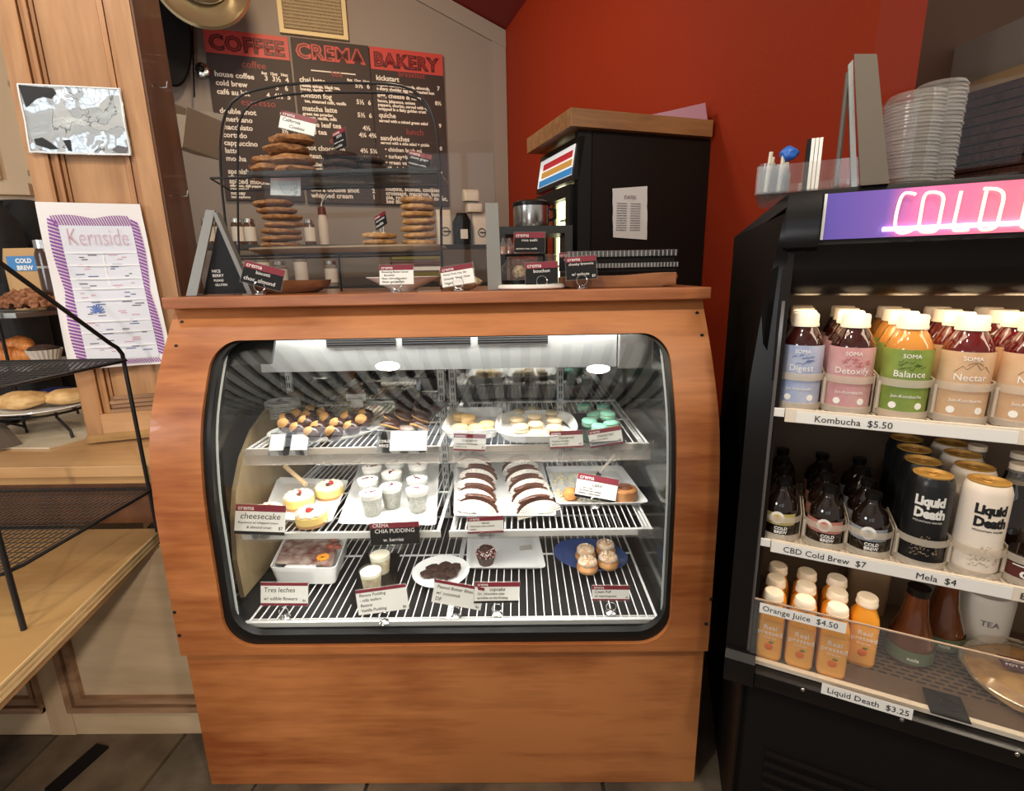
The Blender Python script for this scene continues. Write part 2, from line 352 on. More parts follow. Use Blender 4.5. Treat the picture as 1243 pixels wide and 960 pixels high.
# ---------------------------------------------------------------- left: wainscot, counters, post
YW = 1.225
wa = struct(box('wall_wainscot', W_WAINS, -3.2, -.80, YW+.012, YW+.05, 0, .61))
Xs0, Xs1 = at(65, 891, 'Y', YW).x, at(94, 891, 'Y', YW).x; zr = at(150, 861, 'Y', YW).z
box('baseboard_rail', W_WAINS, -3.2, Xs0-.001, YW-.001, YW+.012, 0, zr-.002, wa, .001); box('baseboard_rail', W_WAINS, Xs1+.001, -.8, YW-.001, YW+.012, 0, zr-.002, wa, .001)
box('stile', wood('stile_wood', (.66, .46, .28), (.42, .27, .15), 2, 1.8, .55, 6, .4), Xs0, Xs1, YW-.003, YW+.012, 0, .60, wa, .001)
def mould_h(x0, x1, z, s=1, side=0):
    for q, (a, b, d) in enumerate(((0, .014, .026), (.014, .024, .010), (.024, .040, .018))):
        MB().add([(x0+a*side, YW+.012-d, z+s*a), (x1, YW+.012-d, z+s*a), (x1, YW+.012-d*.8, z+s*b), (x0+b*side, YW+.012-d*.8, z+s*b),
                  (x0+a*side, YW+.012, z+s*a), (x1, YW+.012, z+s*a), (x1, YW+.012, z+s*b), (x0+b*side, YW+.012, z+s*b)],
                 [(0,1,2,3),(7,6,5,4),(0,4,5,1),(1,5,6,2),(2,6,7,3),(3,7,4,0)]).build('moulding', W_WMOULD, wa, False)
def mould_v(x, z0, z1, s=1):
    for q, (a, b, d) in enumerate(((0, .014, .026), (.014, .024, .010), (.024, .040, .018))):
        MB().add([(x+s*a, YW+.012-d, z0+a), (x+s*b, YW+.012-d*.8, z0+b), (x+s*b, YW+.012-d*.8, z1), (x+s*a, YW+.012-d, z1),
                  (x+s*a, YW+.012, z0+a), (x+s*b, YW+.012, z0+b), (x+s*b, YW+.012, z1), (x+s*a, YW+.012, z1)],
                 [(0,1,2,3),(7,6,5,4),(0,4,5,1),(1,5,6,2),(2,6,7,3),(3,7,4,0)]).build('moulding', W_WMOULD, wa, False)
mould_h(Xs1, -.8, zr, 1, 1); mould_v(Xs1, zr, .6, 1); mould_h(-3.2, Xs0, zr, 1, 0); mould_v(Xs0, zr, .6, -1)
# low plywood counter
ZC = .652
e0 = Vector((-.970, YW, 0)); e1 = at(0, 830, 'Z', ZC); d = (e1-e0); e2 = e0+d*2.3
ct = thing('plywood_counter', 'pale plywood counter with layered edge at lower left, holding the wire shelf rack', 'counter', (-1.4, 1.0, ZC-.04))
def lp(p): return (p[0]+1.4, p[1]-1.0)
poly = [lp((-3.0, YW+.02)), lp((-.967, YW+.02)), lp(e0), lp(e2), lp((-3.0, e2.y))]
def slabz(poly, z0, z1, name, mt, parent):
    n = len(poly); return MB().add([(a, b, z0) for a, b in poly]+[(a, b, z1) for a, b in poly], [tuple(range(n))[::-1], tuple(range(n, 2*n))]+[(k, (k+1) % n, (k+1) % n+n, k+n) for k in range(n)]).build(name, mt, parent, False)
slabz(poly, .012, .04, 'top', W_PLY, ct)
nrm = Vector((-d.y, d.x, 0)).normalized()
for k in range(5):    # plies of the edge
    o = .0012 if k % 2 else .0025
    A, B = lp(e0+nrm*o*-1), lp(e2+nrm*o*-1); A2, B2 = lp(e0+nrm*.01), lp(e2+nrm*.01)
    if (Vector(A)-Vector(lp(e0))).x < 0: A, B = lp(e0+nrm*o), lp(e2+nrm*o); A2, B2 = lp(e0-nrm*.01), lp(e2-nrm*.01)
    z = .012+k*.0056
    slabz([A, B, B2, A2], z+.0003, z+.0053, 'ply', W_PLYE if k % 2 else mat('ply_light', (.66, .47, .24), .5), ct)
poly2 = [(a-(.012 if i in (1, 2, 3) else 0), b) for i, (a, b) in enumerate(poly)]
slabz(poly2, -.012, .011, 'under_strip', mat('counter_strip', (.36, .20, .08), .5), ct)
# raised ledge behind it
ZL = .836
lg = thing('serving_ledge', 'raised wooden serving ledge behind the plywood counter under the pastry stands', 'ledge', (-1.9, 1.3, ZC))
lo = Vector((1.9, -1.3, -ZC))
def L(x0, x1, y0, y1, z0, z1): return (x0+1.9, x1+1.9, y0-1.3, y1-1.3, z0-ZC, z1-ZC)
LW = wood('ledge_wood', (.55, .32, .14), (.38, .19, .07), 0, 2, .35, 6, .4, .3)
box('top', LW, *L(-3.3, -.932, 1.234, 2.15, ZL-.03, ZL), lg, .002)
box('front_strip', wood('ledge_strip', (.50, .28, .11), (.34, .17, .06), 0, 2, .5, 8), *L(-3.3, -.94, 1.244, 1.262, ZL-.052, ZL-.031), lg)
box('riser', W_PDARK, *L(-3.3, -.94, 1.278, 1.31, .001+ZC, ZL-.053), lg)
sb = [at(-20, 545, 'Z', ZL+.001), at(60, 545, 'Z', ZL+.001), at(112, 531, 'Z', ZL+.001), at(95, 478, 'Z', ZL+.001), at(-20, 478, 'Z', ZL+.001)]
slabz([(p.x+1.9, p.y-1.3) for p in sb], ZL-ZC+.0005, ZL-ZC+.006, 'serving_board', mat('pale_board', (.58, .49, .35), .3, var=.2, vs_=6), lg)

fs = thing('shadow_strip', 'short black strip standing in for a shadow on the slate floor at the lower left', 'strip', at(95, 930, 'Z', .001)); a_, b_ = at(125, 906, 'Z', 0)-fs.location, at(62, 962, 'Z', 0)-fs.location; m = MB(); pn = Vector((-(b_-a_).y, (b_-a_).x, 0)).normalized()*.022; m.add([a_+pn, a_-pn, b_-pn, b_+pn]+[p+Vector((0, 0, .006)) for p in (a_+pn, a_-pn, b_-pn, b_+pn)], [(0,3,2,1),(4,5,6,7),(0,1,5,4),(1,2,6,5),(2,3,7,6),(3,0,4,7)]).build('strip', BLACKM, fs, False); fs.location.z = .0015  # black strip modelled in place of a shadow on the floor
# panelled post in the building frame
PY = 1.77
xr = bw(197, 240, PY).x; xl0 = bw(36, 207, PY).x
post = struct(thing('trim_5', None, None, (0, 0, 0), BR))
prof_x = [bw(p, 100, PY).x for p in (20, 33, 62, 131, 152, 176)]
cols = [bw(p, 100, PY).x for p in (-1, 33, 60, 130, 149, 173)]
ZT = 3.9
def pst(name, mt, x0, x1, y0, y1, z0, z1): return MB().box(x0, x1, y0, y1, z0, z1).build(name, mt, post, False)
xs0 = bw(11.5, 100, PY).x; xs1 = bw(34, 100, PY).x; xs2 = bw(57, 100, PY).x; xs3 = bw(131, 100, PY).x; xs4 = bw(149, 100, PY).x; xs5 = bw(173, 100, PY).x
pz0 = bw(150, 500, PY).z
pst('stile', W_POST, xs0, xs1, PY, PY+.05, ZL, ZT); pst('stile', W_POST, xs4, xs5, PY, PY+.05, ZL, ZT)
pst('bottom_rail', wood('rail_wood', (.58, .33, .16), (.42, .20, .08), 0, 2, .45, 10, .5, .15), xs1, xs4, PY+.001, PY+.05, ZL, pz0-.001)
pst('panel', W_POST, xs2, xs3, PY+.018, PY+.05, pz0, ZT)
for k in range(4):
    f0, f1 = k/4, (k+.8)/4; dd = (.0, .009, .004, .014)[k]
    pst('moulding', W_MOULD, xs1+(xs2-xs1)*f0, xs1+(xs2-xs1)*f1, PY+dd, PY+.05, pz0, ZT)
    pst('moulding', W_MOULD, xs4+(xs3-xs4)*f1, xs4+(xs3-xs4)*f0, PY+dd, PY+.05, pz0, ZT)
    hh = .05; MB().box(xs2-.01, xs3+.01, PY+dd, PY+.04, pz0+hh*f0, pz0+hh*f1).build('moulding', W_WMOULD, post, False)
for k in range(2): pst('base_bead', W_PLY, xs0, xs5+.02, PY-.01-.012*k, PY+.02, ZL+.0075, ZL+.022-.012*k+.004)
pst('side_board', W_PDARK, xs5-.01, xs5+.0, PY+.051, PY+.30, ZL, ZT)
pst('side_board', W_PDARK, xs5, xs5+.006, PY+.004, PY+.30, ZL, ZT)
for (px, py) in ((187, 103), (213, 236)):
    h = bx(px, py, xs5+.006); MB().tube([h, h+Vector((.015, 0, -.006)), h+Vector((.03, 0, -.004)), h+Vector((.034, 0, .012))], .0016, 6).build('hook', STEEL, post)

# laminated sheet and printed sheet pinned to the post
def sheet(name, label, cat, px, mt, off=.006, bend=.012, n=14):
    c = [bw(x, y, PY-off) for x, y in px]; ctr = sum(c, Vector())/4
    t = thing(name, label, cat, BM @ ctr, BR); m = MB(); V = []; 
    for j in range(n+1):
        for i in range(n+1):
            u, v = i/n, j/n; p = c[0].lerp(c[1], u).lerp(c[3].lerp(c[2], u), v)-ctr
            p.y -= bend*(abs(2*u-1)**2)*(.3+v) + .002*sin(9*v+3*u); V.append(p)
    k = len(V); V += [p+Vector((0, .0008, 0)) for p in V]; Fc = []
    for j in range(n):
        for i in range(n):
            a = j*(n+1)+i; Fc += [(a, a+1, a+n+2, a+n+1), (k+a+n+1, k+a+n+2, k+a+1, k+a)]
    def loc(u, v, lift=.0012):
        p = c[0].lerp(c[1], u).lerp(c[3].lerp(c[2], u), v)-ctr; p.y -= bend*(abs(2*u-1)**2)*(.3+v)+.002*sin(9*v+3*u)+lift; return p
    m.add(V, Fc).build('sheet', mt, t); return t, loc
FOIL = mat('laminate', (.75, .78, .80), .06, metal=.85, bump=.35, bs=14)
mt, N, L_ = nm('glossy_laminate'); b = N['Principled BSDF']; b.inputs['Roughness'].default_value = .07; b.inputs['Coat Weight'].default_value = 1; b.inputs['Metallic'].default_value = .55
tc = N.new('ShaderNodeTexCoord'); n1 = N.new('ShaderNodeTexNoise'); n1.inputs['Scale'].default_value = 9; n1.inputs['Detail'].default_value = 7; n1.inputs['Distortion'].default_value = 1.5
L_.new(tc.outputs['Object'], n1.inputs['Vector']); r = N.new('ShaderNodeValToRGB'); e = r.color_ramp.elements
e[0].position = .455; e[0].color = (.80, .84, .86, 1); e[1].position = .535; e[1].color = (.66, .72, .76, 1)
q_ = e.new(.485); q_.color = (.72, .77, .80, 1); q_ = e.new(.495); q_.color = (.10, .11, .12, 1); q_ = e.new(.505); q_.color = (.75, .80, .83, 1)
L_.new(n1.outputs['Fac'], r.inputs['Fac']); L_.new(r.outputs['Color'], b.inputs['Base Color'])
n2 = N.new('ShaderNodeTexNoise'); n2.inputs['Scale'].default_value = 11; L_.new(tc.outputs['Object'], n2.inputs['Vector'])
bp = N.new('ShaderNodeBump'); bp.inputs['Strength'].default_value = .5; bp.inputs['Distance'].default_value = .02; L_.new(n2.outputs['Fac'], bp.inputs['Height']); L_.new(bp.outputs['Normal'], b.inputs['Normal'])
GLOSSL = mt
lam, lc = sheet('laminated_notice', 'shiny laminated notice with glare and torn dark marks on the wooden post', 'notice', [(20, 101), (146, 107), (161, 189), (37, 186)], GLOSSL, .006, .004)
LMW = mat('laminate_border', (.80, .80, .78), .2)
def outline(t, loc, inset, w, mt_, name, lift=.0016):
    m = MB(); N_ = 16
    for (u0, v0, u1, v1) in ((inset, inset, 1-inset, inset), (1-inset, inset, 1-inset, 1-inset), (1-inset, 1-inset, inset, 1-inset), (inset, 1-inset, inset, inset)):
        m.tube([loc(u0+(u1-u0)*k/N_, v0+(v1-v0)*k/N_, lift) for k in range(N_+1)], w, 4)
    return m.build(name, mt_, t)
outline(lam, lc, .015, .0022, LMW, 'border')
def patch(pts, loc, t, mt_, name, lift=.0022):
    m = MB(); P = [loc(u, v, lift) for u, v in pts]; c = sum(P, Vector())/len(P); n = len(P)
    m.add([c]+P, [(0, 1+k, 1+(k+1) % n) for k in range(n)]); return m.build(name, mt_, t, False)
patch([(.02, .03), (.34, .05), (.36, .12), (.30, .2), (.22, .18), (.10, .25), (.05, .34)], lc, lam, INK, 'dark_mark')
patch([(.07, .80), (.15, .77), (.22, .84), (.28, .93), (.2, .94), (.08, .88)], lc, lam, INK, 'dark_mark')
patch([(.34, .80), (.41, .79), (.40, .96), (.37, .95)], lc, lam, INK, 'dark_mark')
patch([(.80, .92), (.87, .85), (.97, .88), (.95, .97), (.84, .96)], lc, lam, INKG, 'dark_mark')
ken, kc = sheet('printed_flyer', 'white flyer headed Kernside with striped purple border taped to the wooden post', 'flyer',
                [(43, 245), (170, 248), (212, 440), (88, 449)], mat('flyer_paper', (.80, .77, .78), .5), .01, .012)
kpale = mat('flyer_tint', (.70, .72, .80), .5); KPUR = mat('purple_print', (.25, .06, .33), .5); KPINK = mat('pink_print', (.62, .35, .42), .5)
m = MB(); NN = 12; V = []; Fq = []
for j in range(NN+1):
    for i in range(NN+1): V.append(kc(.17+.70*i/NN, .13+.82*j/NN, .0016))
for j in range(NN):
    for i in range(NN): a = j*(NN+1)+i; Fq.append((a, a+1, a+NN+2, a+NN+1))
m.add(V, Fq).build('tinted_panel', kpale, ken)
m = MB()
def stripe(side, s):   # diagonal stripes of the border
    w_ = .012
    bul = .035*abs(sin(pi*((s*2) % 1)))
    if side == 0: P = [(.10-bul, s), (.10-bul, s+w_), (.17, s+w_*1.2+.02), (.17, s+.02)]
    elif side == 1: P = [(.87, s), (.87, s+w_), (.92+bul, s+w_*1.2+.02), (.92+bul, s+.02)]
    elif side == 2: P = [(s, .09-bul*.6), (s+w_, .09-bul*.6), (s+w_+.03, .13), (s+.03, .13)]
    else: P = [(s, .955), (s+w_, .955), (s+w_+.03, .985), (s+.03, .985)]
    Q = [kc(u, v, .002) for u, v in P]; m.add(Q, [(0, 1, 2, 3)])
for k in range(40): stripe(0, .09+k*.021); stripe(1, .09+k*.021)
for k in range(30): stripe(2, .11+k*.025); stripe(3, .12+k*.025)
m.build('striped_border', KPUR, ken, False)
def flyer_text(body, u, v, size, mt_, name='lettering', **kw):
    p = kc(u, v, .003); p2 = kc(min(u+.3, 1), v, .003); a = atan2(p2.z-p.z, p2.x-p.x)
    return text(name, body, size, mt_, ken, Matrix.Translation(p) @ Matrix.Rotation(-a, 4, 'Y'), **kw)
flyer_text('Kernside', .22, .245, .066, KPINK, sx=.60, bold=-.0014)
for i in range(11):
    for c_, (u0, u1) in enumerate(((.20, .50), (.54, .84))):
        v = .30+i*.057; m = MB()
        random.seed(i*7+c_)
        for k in range(3):
            a = u0+.01+random.random()*.2; b_ = a+.03+random.random()*.07; vv = v+k*.013
            m.add([kc(a, vv, .0022), kc(b_, vv, .0022), kc(b_, vv+.006, .0022), kc(a, vv+.006, .0022)], [(0, 1, 2, 3)])
        m.build('small_print', [INKG, KPINK, mat('blue_print', (.10, .14, .30), .5)][(i+c_) % 3], ken, False)
WL = mat('white_rule', (.86, .86, .88), .5); m = MB()
for v in (.285, .36, .44, .5, .57, .70, .77, .86): m.add([kc(.17, v, .0024), kc(.87, v, .0024), kc(.87, v+.008, .0024), kc(.17, v+.008, .0024)], [(0, 1, 2, 3)])
m.add([kc(.515, .29, .0024), kc(.53, .29, .0024), kc(.53, .93, .0024), kc(.515, .93, .0024)], [(0, 1, 2, 3)])
m.build('rule_lines', WL, ken, False)
m = MB(); m2 = MB()
for k in range(9):
    a = pi*(k+.5)/9; u, v = .36, .655
    m.tube([kc(u+.015*cos(a), v-.01*sin(a), .0028), kc(u+.07*cos(a), v-.055*sin(a), .0028)], .0018, 4)
m.build('burst_emblem', mat('blue_emblem', (.10, .18, .50), .5), ken)

# back wall furniture --------------------------------------------------------
def wallpt(x, y, off=.03): return bw(x, y, GW-off)
def wall_thing(name, label, cat, px, py, off=.03): p = wallpt(px, py, off); return thing(name, label, cat, BM @ p, BR), p
MENU = mat('menu_board_brown', (.040, .022, .020), .6); MRED = mat('menu_red', (.50, .055, .045), .5); MDK = mat('menu_dark_letter', (.07, .008, .008), .5)
MWH = mat('menu_white_letter', (.80, .72, .66), .5); MRL = mat('menu_red_letter', (.34, .045, .04), .5)
def board(label, tl, tr, bl, head, headmat, red, rows, reds):
    a, b, c = wallpt(*tl), wallpt(*tr), wallpt(*bl); x0, x1, z1, z0 = a.x, b.x, (a.z+b.z)/2, c.z
    t = thing('menu_board', label, 'menu board', BM @ Vector((x0, GW-.03, z0)), BR, 'menu boards on the grey wall'); W, H = x1-x0, z1-z0
    box('panel', MENU, 0, W, 0, .028, 0, H, t, .003)
    hs = H*.135
    if red: box('header_band', MRED, 0.001, W-.001, -.002, 0, H-hs, H-.001, t)
    ht = text('header_lettering', head, hs*.86, headmat, t, Matrix.Translation((W/2, -.003, H-hs*.84)), 'CENTER', bold=.008, sx=1.0, space=1.05)
    wd = max(v.co.x for v in ht.data.vertices)-min(v.co.x for v in ht.data.vertices); cx = (max(v.co.x for v in ht.data.vertices)+min(v.co.x for v in ht.data.vertices))/2
    for v in ht.data.vertices: v.co.x = (v.co.x-cx)*(W*.90/wd)+W/2
    inl = text('header_inline', head, hs*.86, mat('inline_'+head.lower(), (.30, .02, .02) if red else (.10, .01, .01), .5), t, Matrix.Translation((W/2, -.005, H-hs*.84)), 'CENTER', bold=-.012, space=1.05, ext=.0001)
    for v in inl.data.vertices: v.co.x = (v.co.x-cx)*(W*.90/wd)+W/2
    sc = H/1.0
    textlines('white_lettering', [(x*W, H*(1-y), s*H, tx) for x, y, s, tx in rows], MWH, t, Matrix.Translation((0, -.003, 0)), bold=.0012*H)
    textlines('red_lettering', [(x*W, H*(1-y), s*H, tx, 'CENTER') for x, y, s, tx in reds], MRL, t, Matrix.Translation((0, -.003, 0)))
    if not red: box('underline', MWH, W*.22, W*.80, -.003, -.001, H*.815, H*.822, t)
    return t
def rw(l, y0, dy, s, x=.07): return [(x, y0+i*dy, s, tx) for i, tx in enumerate(l)]
S_, T_ = .044, .026
r1 = rw(['house coffee', 'cold brew', 'café au lait'], .265, .05, S_)+[(.63, .23, .022, '8oz   12oz   16oz'), (.66, .265, .042, '3  3½  4'), (.78, .315, .042, '5   6'), (.66, .365, .042, '4  4½  5')]
r1 += rw(['double shot', 'americano', 'macchiato', 'cortado', 'cappuccino', 'latte', 'mocha'], .475, .047, S_)+[(.80, .475, .04, '2½'), (.80, .525, .03, '3  3½'), (.80, .57, .03, '3½'), (.80, .62, .03, '4'), (.62, .665, .024, '5oz or 8oz 4½'), (.68, .71, .042, '5   5½'), (.68, .757, .042, '5½  6')]
r1 += [(.07, .835, S_, 'spanish latte'), (.07, .86, T_*.8, 'with sweet condensed milk'), (.07, .895, S_, 'spiced mocha')]+[(.07, .915, T_*.8, 'cinnamon, chili pepper'), (.07, .94, S_*.8, 'caramel'), (.07, .965, S_*.8, 'honey'), (.07, .985, T_*.8, 'iced espresso')]
board('left menu board with red COFFEE header and dark brown price list', (245, 33), (349, 45), (276, 243), 'COFFEE', MDK, True, r1, [(.55, .20, .058, 'coffee'), (.55, .42, .058, 'espresso'), (.50, .80, .05, 'specialty')])
r2 = [(.06, .255, S_, 'chai latte'), (.06, .283, T_, 'masala spices, black tea,'), (.06, .305, T_, 'honey, vanilla, milk'), (.06, .345, S_, 'london fog'), (.10, .375, T_, 'tea, steamed milk, vanilla'), (.06, .425, S_, 'matcha latte'), (.06, .452, T_, 'green tea powder,'), (.06, .475, T_, 'organic, vanilla, milk'),
      (.06, .52, S_, 'loose leaf tea'), (.06, .565, S_, 'iced tea'), (.06, .665, S_, 'hot chocolate'), (.06, .715, S_, 'steamer'), (.06, .765, .036, 'golden milk'), (.06, .79, T_, 'turmeric, honey, vanilla'), (.06, .83, .036, 'italian soda'), (.06, .865, T_, 'vanilla, caramel, coconut, lavender'), (.06, .925, S_, 'extra double shot'), (.06, .965, S_, 'whipped cream'),
      (.68, .225, .022, '8oz  12oz  16oz'), (.78, .26, .04, '5½  6'), (.78, .36, .04, '5½  6'), (.78, .44, .04, '5½  6'), (.84, .52, .04, '4½'), (.78, .565, .04, '4¼ 4¾'), (.78, .665, .04, '4¾ 5¼'), (.80, .715, .04, '4½ 5¼'), (.90, .865, .04, '2'), (.90, .925, .04, '2'), (.90, .965, .04, '1')]
board('middle menu board with black CREMA header and tea prices', (352, 44), (447, 56), (368, 246), 'CREMA', MRED, False, r2, [(.55, .205, .058, 'tea'), (.45, .615, .058, 'etc')])
r3 = [(.06, .20, S_, 'kickstart'), (.06, .235, T_, 'organic oatmeal, granola, almonds,'), (.06, .26, T_, 'a sharp cheddar egg on a toasted bun'), (.06, .305, .04, 'egg, cheese & ham'), (.06, .335, T_, 'bacon, jalapenos, onions'), (.06, .36, T_, 'peppers, chorizo, served with egg'), (.06, .385, T_, 'wrapped in a flaky golden crust'), (.06, .43, S_, 'quiche'), (.06, .46, T_, 'served with a mixed green salad'),
      (.06, .575, S_, 'sandwiches'), (.06, .60, T_, 'served with a side salad + pickle'), (.11, .645, .036, '• chicken banh mi'), (.11, .69, .036, '• turkey+brie'), (.11, .73, .036, '• green veggie'), (.06, .775, S_, 'grilled cheese'), (.11, .81, .034, '• w/ a pickle'), (.11, .845, .034, '• w/ tomato soup'),
      (.90, .23, .036, '7'), (.86, .325, .036, '8½'), (.90, .47, .036, '9'), (.86, .62, .036, '10'), (.88, .79, .036, '7'), (.88, .83, .036, '11'),
      (.08, .905, .04, 'muffins, scones, cookies,'), (.08, .935, .04, 'croissant, macaron, buns,'), (.08, .963, .04, 'pie, rolls... too much to list,'), (.08, .99, .04, 'see the display case')]
board('right menu board with red BAKERY header and breakfast and lunch list', (448, 55), (537, 67), (448, 248), 'BAKERY', MDK, True, r3, [(.55, .165, .05, 'breakfast'), (.55, .53, .058, 'lunch'), (.58, .87, .045, 'sweet things')])
# woven blind above the menu
a, b = wallpt(329, -60), wallpt(423, 49); t = thing('woven_blind', 'framed beige woven blind above the menu boards', 'blind', BM @ Vector((a.x, GW-.02, b.z)), BR)
W, H = b.x-a.x, 1.2; FR = mat('cream_frame', (.70, .55, .30), .5)
box('weave', mat('woven_straw', (.36, .27, .16), .7, var=.5, vs_=60), .04, W-.04, 0, .015, .04, H, t)
m = MB()
for k in range(46): m.tube([(.04, -.004, .05+k*.0255), (W-.04, -.004, .05+k*.0255)], .0062, 5)
tag(m.build('slats', mat('straw', (.45, .35, .22), .6), t), kind='stuff')
for x0, x1, z0, z1 in ((0, .035, 0, H), (W-.035, W, 0, H), (.035, W-.035, 0, .03)): box('frame', FR, x0, x1, -.015, .02, z0, z1, t)
# brass pan lamp, black disc, cable
p = bw(246, -22, GW-.5); t = thing('wall_lamp', 'round brass dish lamp at the top edge above the coffee menu', 'lamp', BM @ p, BR)
M_ = Matrix.Rotation(radians(90), 4, 'X')
MB().loft([(.12, .12, 0), (.26, .26, .02), (.31, .31, .05), (.315, .315, .055), (.30, .30, .07)][::-1], 48, M=M_, cap0=False).build('dish', mat('brass', (.75, .62, .40), .25, metal=.9), t)
MB().blob((0, -.04, 0), (.17, .09, .15), 0, 1, 3).build('bulb_cover', mat('amber_dark', (.10, .07, .04), .2), t)
p = bw(200, 28, GW-.15); t = thing('wall_disc', 'large black round disc half hidden behind the wooden post', 'disc', BM @ p, BR)
MB().loft([(.16, .42, -.02), (.17, .43, 0), (.16, .42, .02)], 40, M=M_).build('disc', BLACKM, t)
m = MB(); a_, b_ = bw(232, -20, GW-.1), bw(236, 118, GW-.1); m.tube([a_, b_], .007, 6); c = bobj(m.build('hanging_cable', IRON)); tag(c, 'thin black cable hanging down the grey wall left of the menus', 'cable')
p = bw(246, 86, GW-.02); t = thing('wall_fitting', 'small round metal fitting on the wall left of the coffee menu', 'fitting', BM @ p, BR)
MB().lathe([(0, 0), (.055, 0), (.055, .02), (.04, .03), (0, .03)], 20, M=M_).build('rose', STEEL, t); MB().lathe([(0, .03), (.02, .03), (.024, .05), (.015, .06), (0, .062)], 14, M=M_).build('knob', IRON, t)
# open cardboard box fixed beside the post
p = at(236, 152, 'Y', 1.93); t = thing('cardboard_box', 'open beige cardboard box tilted beside the dark side of the post', 'box', p, radians(-28)); CB = mat('cardboard', (.36, .28, .20), .7)
for x0, x1, y0, y1, z0, z1 in ((-.13, .09, -.10, -.096, -.13, .02), (-.13, .09, .10, .104, -.13, .10), (-.134, -.13, -.1, .1, -.13, .08), (.09, .094, -.1, .1, -.13, .06), (-.13, .09, -.1, .1, -.134, -.13)): box('side', CB, x0, x1, y0, y1, z0, z1, t)
t.rotation_euler = (radians(-8), radians(14), radians(-28)); t.scale = (.66, .66, .66)

# back counter shelves with jars, bags and bottles --------------------------------
def shelf_at(label, xa, ya, xb, yy, depth=.3, mt_=None):
    p0, p1 = bw(xa, ya, yy), bw(xb, ya, yy); t = thing('wall_shelf', label, 'shelf', BM @ Vector((p0.x, yy, p0.z)), BR)
    box('board', mt_ or DMETAL, 0, p1.x-p0.x, 0, depth, -.03, 0, t); return p0.z
SH1 = 4.6
zs = shelf_at('dark upper shelf behind the counter, holding spice jars and coffee bags', 225, 297, 612, SH1)
zs2 = shelf_at('dark lower back counter with steel pitchers below the menus', 225, 352, 640, 4.3, .6)
for xx in (bw(240, 300, 4.75).x, bw(608, 300, 4.75).x): pass
JL = mat('jar_label', (.72, .66, .60), .6)
def jarproto(h=.2, r=.043, c=(.10, .05, .03)):
    t = thing('spice_jar', '', 'jar'); MB().lathe([(0, 0), (r, 0), (r, h*.8), (r*.8, h*.86), (0, h*.86)], 16).build('jar', mat('dark_jar', c, .15), t)
    MB().lathe([(0, h*.86), (r*.92, h*.86), (r*.92, h), (0, h)], 16).build('lid', STEEL, t); MB().lathe([(r+.001, h*.15), (r+.001, h*.7)], 16).build('label_wrap', JL, t); return Proto(t)
jp = jarproto()
xs_ = (256, 272, 291, 306, 378); nmz = ['leftmost', 'second', 'third', 'fourth', 'fifth']
for i, x in enumerate(xs_):
    q = bw(x, 300, SH1+.1); jp.place(BM @ Vector((q.x, SH1+.1, zs)), BR, '%s small spice jar from the left on the upper back shelf below the menus' % nmz[i], 'spice jars on the back shelf')
q = bw(395, 300, SH1+.1); t = thing('syrup_bottle', 'slim pale bottle with metal pour spout on the back shelf below the menus', 'bottle', BM @ Vector((q.x, SH1+.1, zs)), BR)
MB().lathe([(0, 0), (.04, 0), (.042, .18), (.03, .24), (0, .24)], 16).build('bottle', mat('cream_bottle', (.62, .55, .50), .3), t)
MB().lathe([(0, .24), (.034, .24), (.03, .30), (0, .30)], 14).build('cap', mat('red_brown_cap', (.12, .03, .02), .4), t); MB().tube([(0, 0, .3), (.01, 0, .34), (.05, 0, .40)], .01, 6).build('spout', STEEL, t)
BAG = mat('kraft_bag', (.56, .46, .36), .7, bump=.5, bs=12); BAGW = mat('white_bag', (.58, .50, .42), .6, bump=.5, bs=12)
def bag(x, y, lab, h=.27, w_=.15, b_=BAGW, rot=0, emb=True):
    q = bw(x, y, SH1+.08); t = thing('coffee_bag', lab, 'bag', BM @ Vector((q.x, SH1+.12, q.z if rot else zs)), BR)
    MB().loft([(w_/2, .05, 0, 6), (w_/2*1.02, .052, h*.6, 6), (w_/2, .03, h*.85, 6), (w_/2, .008, h, 8)], 20).build('bag', b_, t)
    if emb:
        m = MB(); m.tube([(.035*cos(2*pi*k/14), -.055, h*.38+.035*sin(2*pi*k/14)) for k in range(14)], .004, 5, closed=True); m.build('emblem_ring', INK, t); box('emblem_bar', INK, -.018, .05, -.057, -.054, h*.36, h*.40, t)
    if rot: t.rotation_euler = (0, radians(90), BR)
    return t
bag(541, 297, 'pale coffee bag with small round emblem right of the cookie rack', .30, .13)
bag(585, 297, 'pale coffee bag with emblem under the stacked bags on the back shelf', .28, .15)
t = bag(577, 262, 'crumpled pale coffee bag, lower of two lying on the upright bag', .2, .14, BAGW, 0, False); t.location.z = zs+.283; t.scale = (1.0, 1.2, .45)
t = bag(573, 250, 'crumpled pale coffee bag, topmost of the pile on the back shelf', .2, .14, BAGW, 0, False); t.location.z = zs+.376; t.scale = (1.0, 1.2, .5)
q = bw(561, 297, SH1+.1); t = thing('black_canister', 'black canister with small picture label between the coffee bags', 'canister', BM @ Vector((q.x, SH1+.08, zs)), BR)
MB().loft([(.075, .06, 0, 5), (.078, .062, .2, 5), (.05, .05, .25, 3), (.045, .045, .27, 3)], 24).build('body', BLACKM, t); box('label_picture', JL, -.03, .035, -.066, -.062, .05, .13, t)
SPJ = jarproto(.15, .04, (.25, .22, .2))
for i, x in enumerate((238, 300, 322, 343, 368, 404)):
    q = bw(x, 350, 4.45); y0 = bw(x, 352, 4.3).z
    t = SPJ.place(BM @ Vector((q.x, 4.45, zs2)), BR, '%s steel lidded canister in the row behind the biscotti board' % (ORD[i]+' from left'), 'canisters on the lower back counter', scale=(1.25, 1.25, 1.3 if i % 2 else 1.8))
q = bw(508, 345, 4.4); t = thing('tray_stack', 'stack of dark and green trays behind the white bowl', 'trays', BM @ Vector((q.x, 4.42, zs2)), BR)
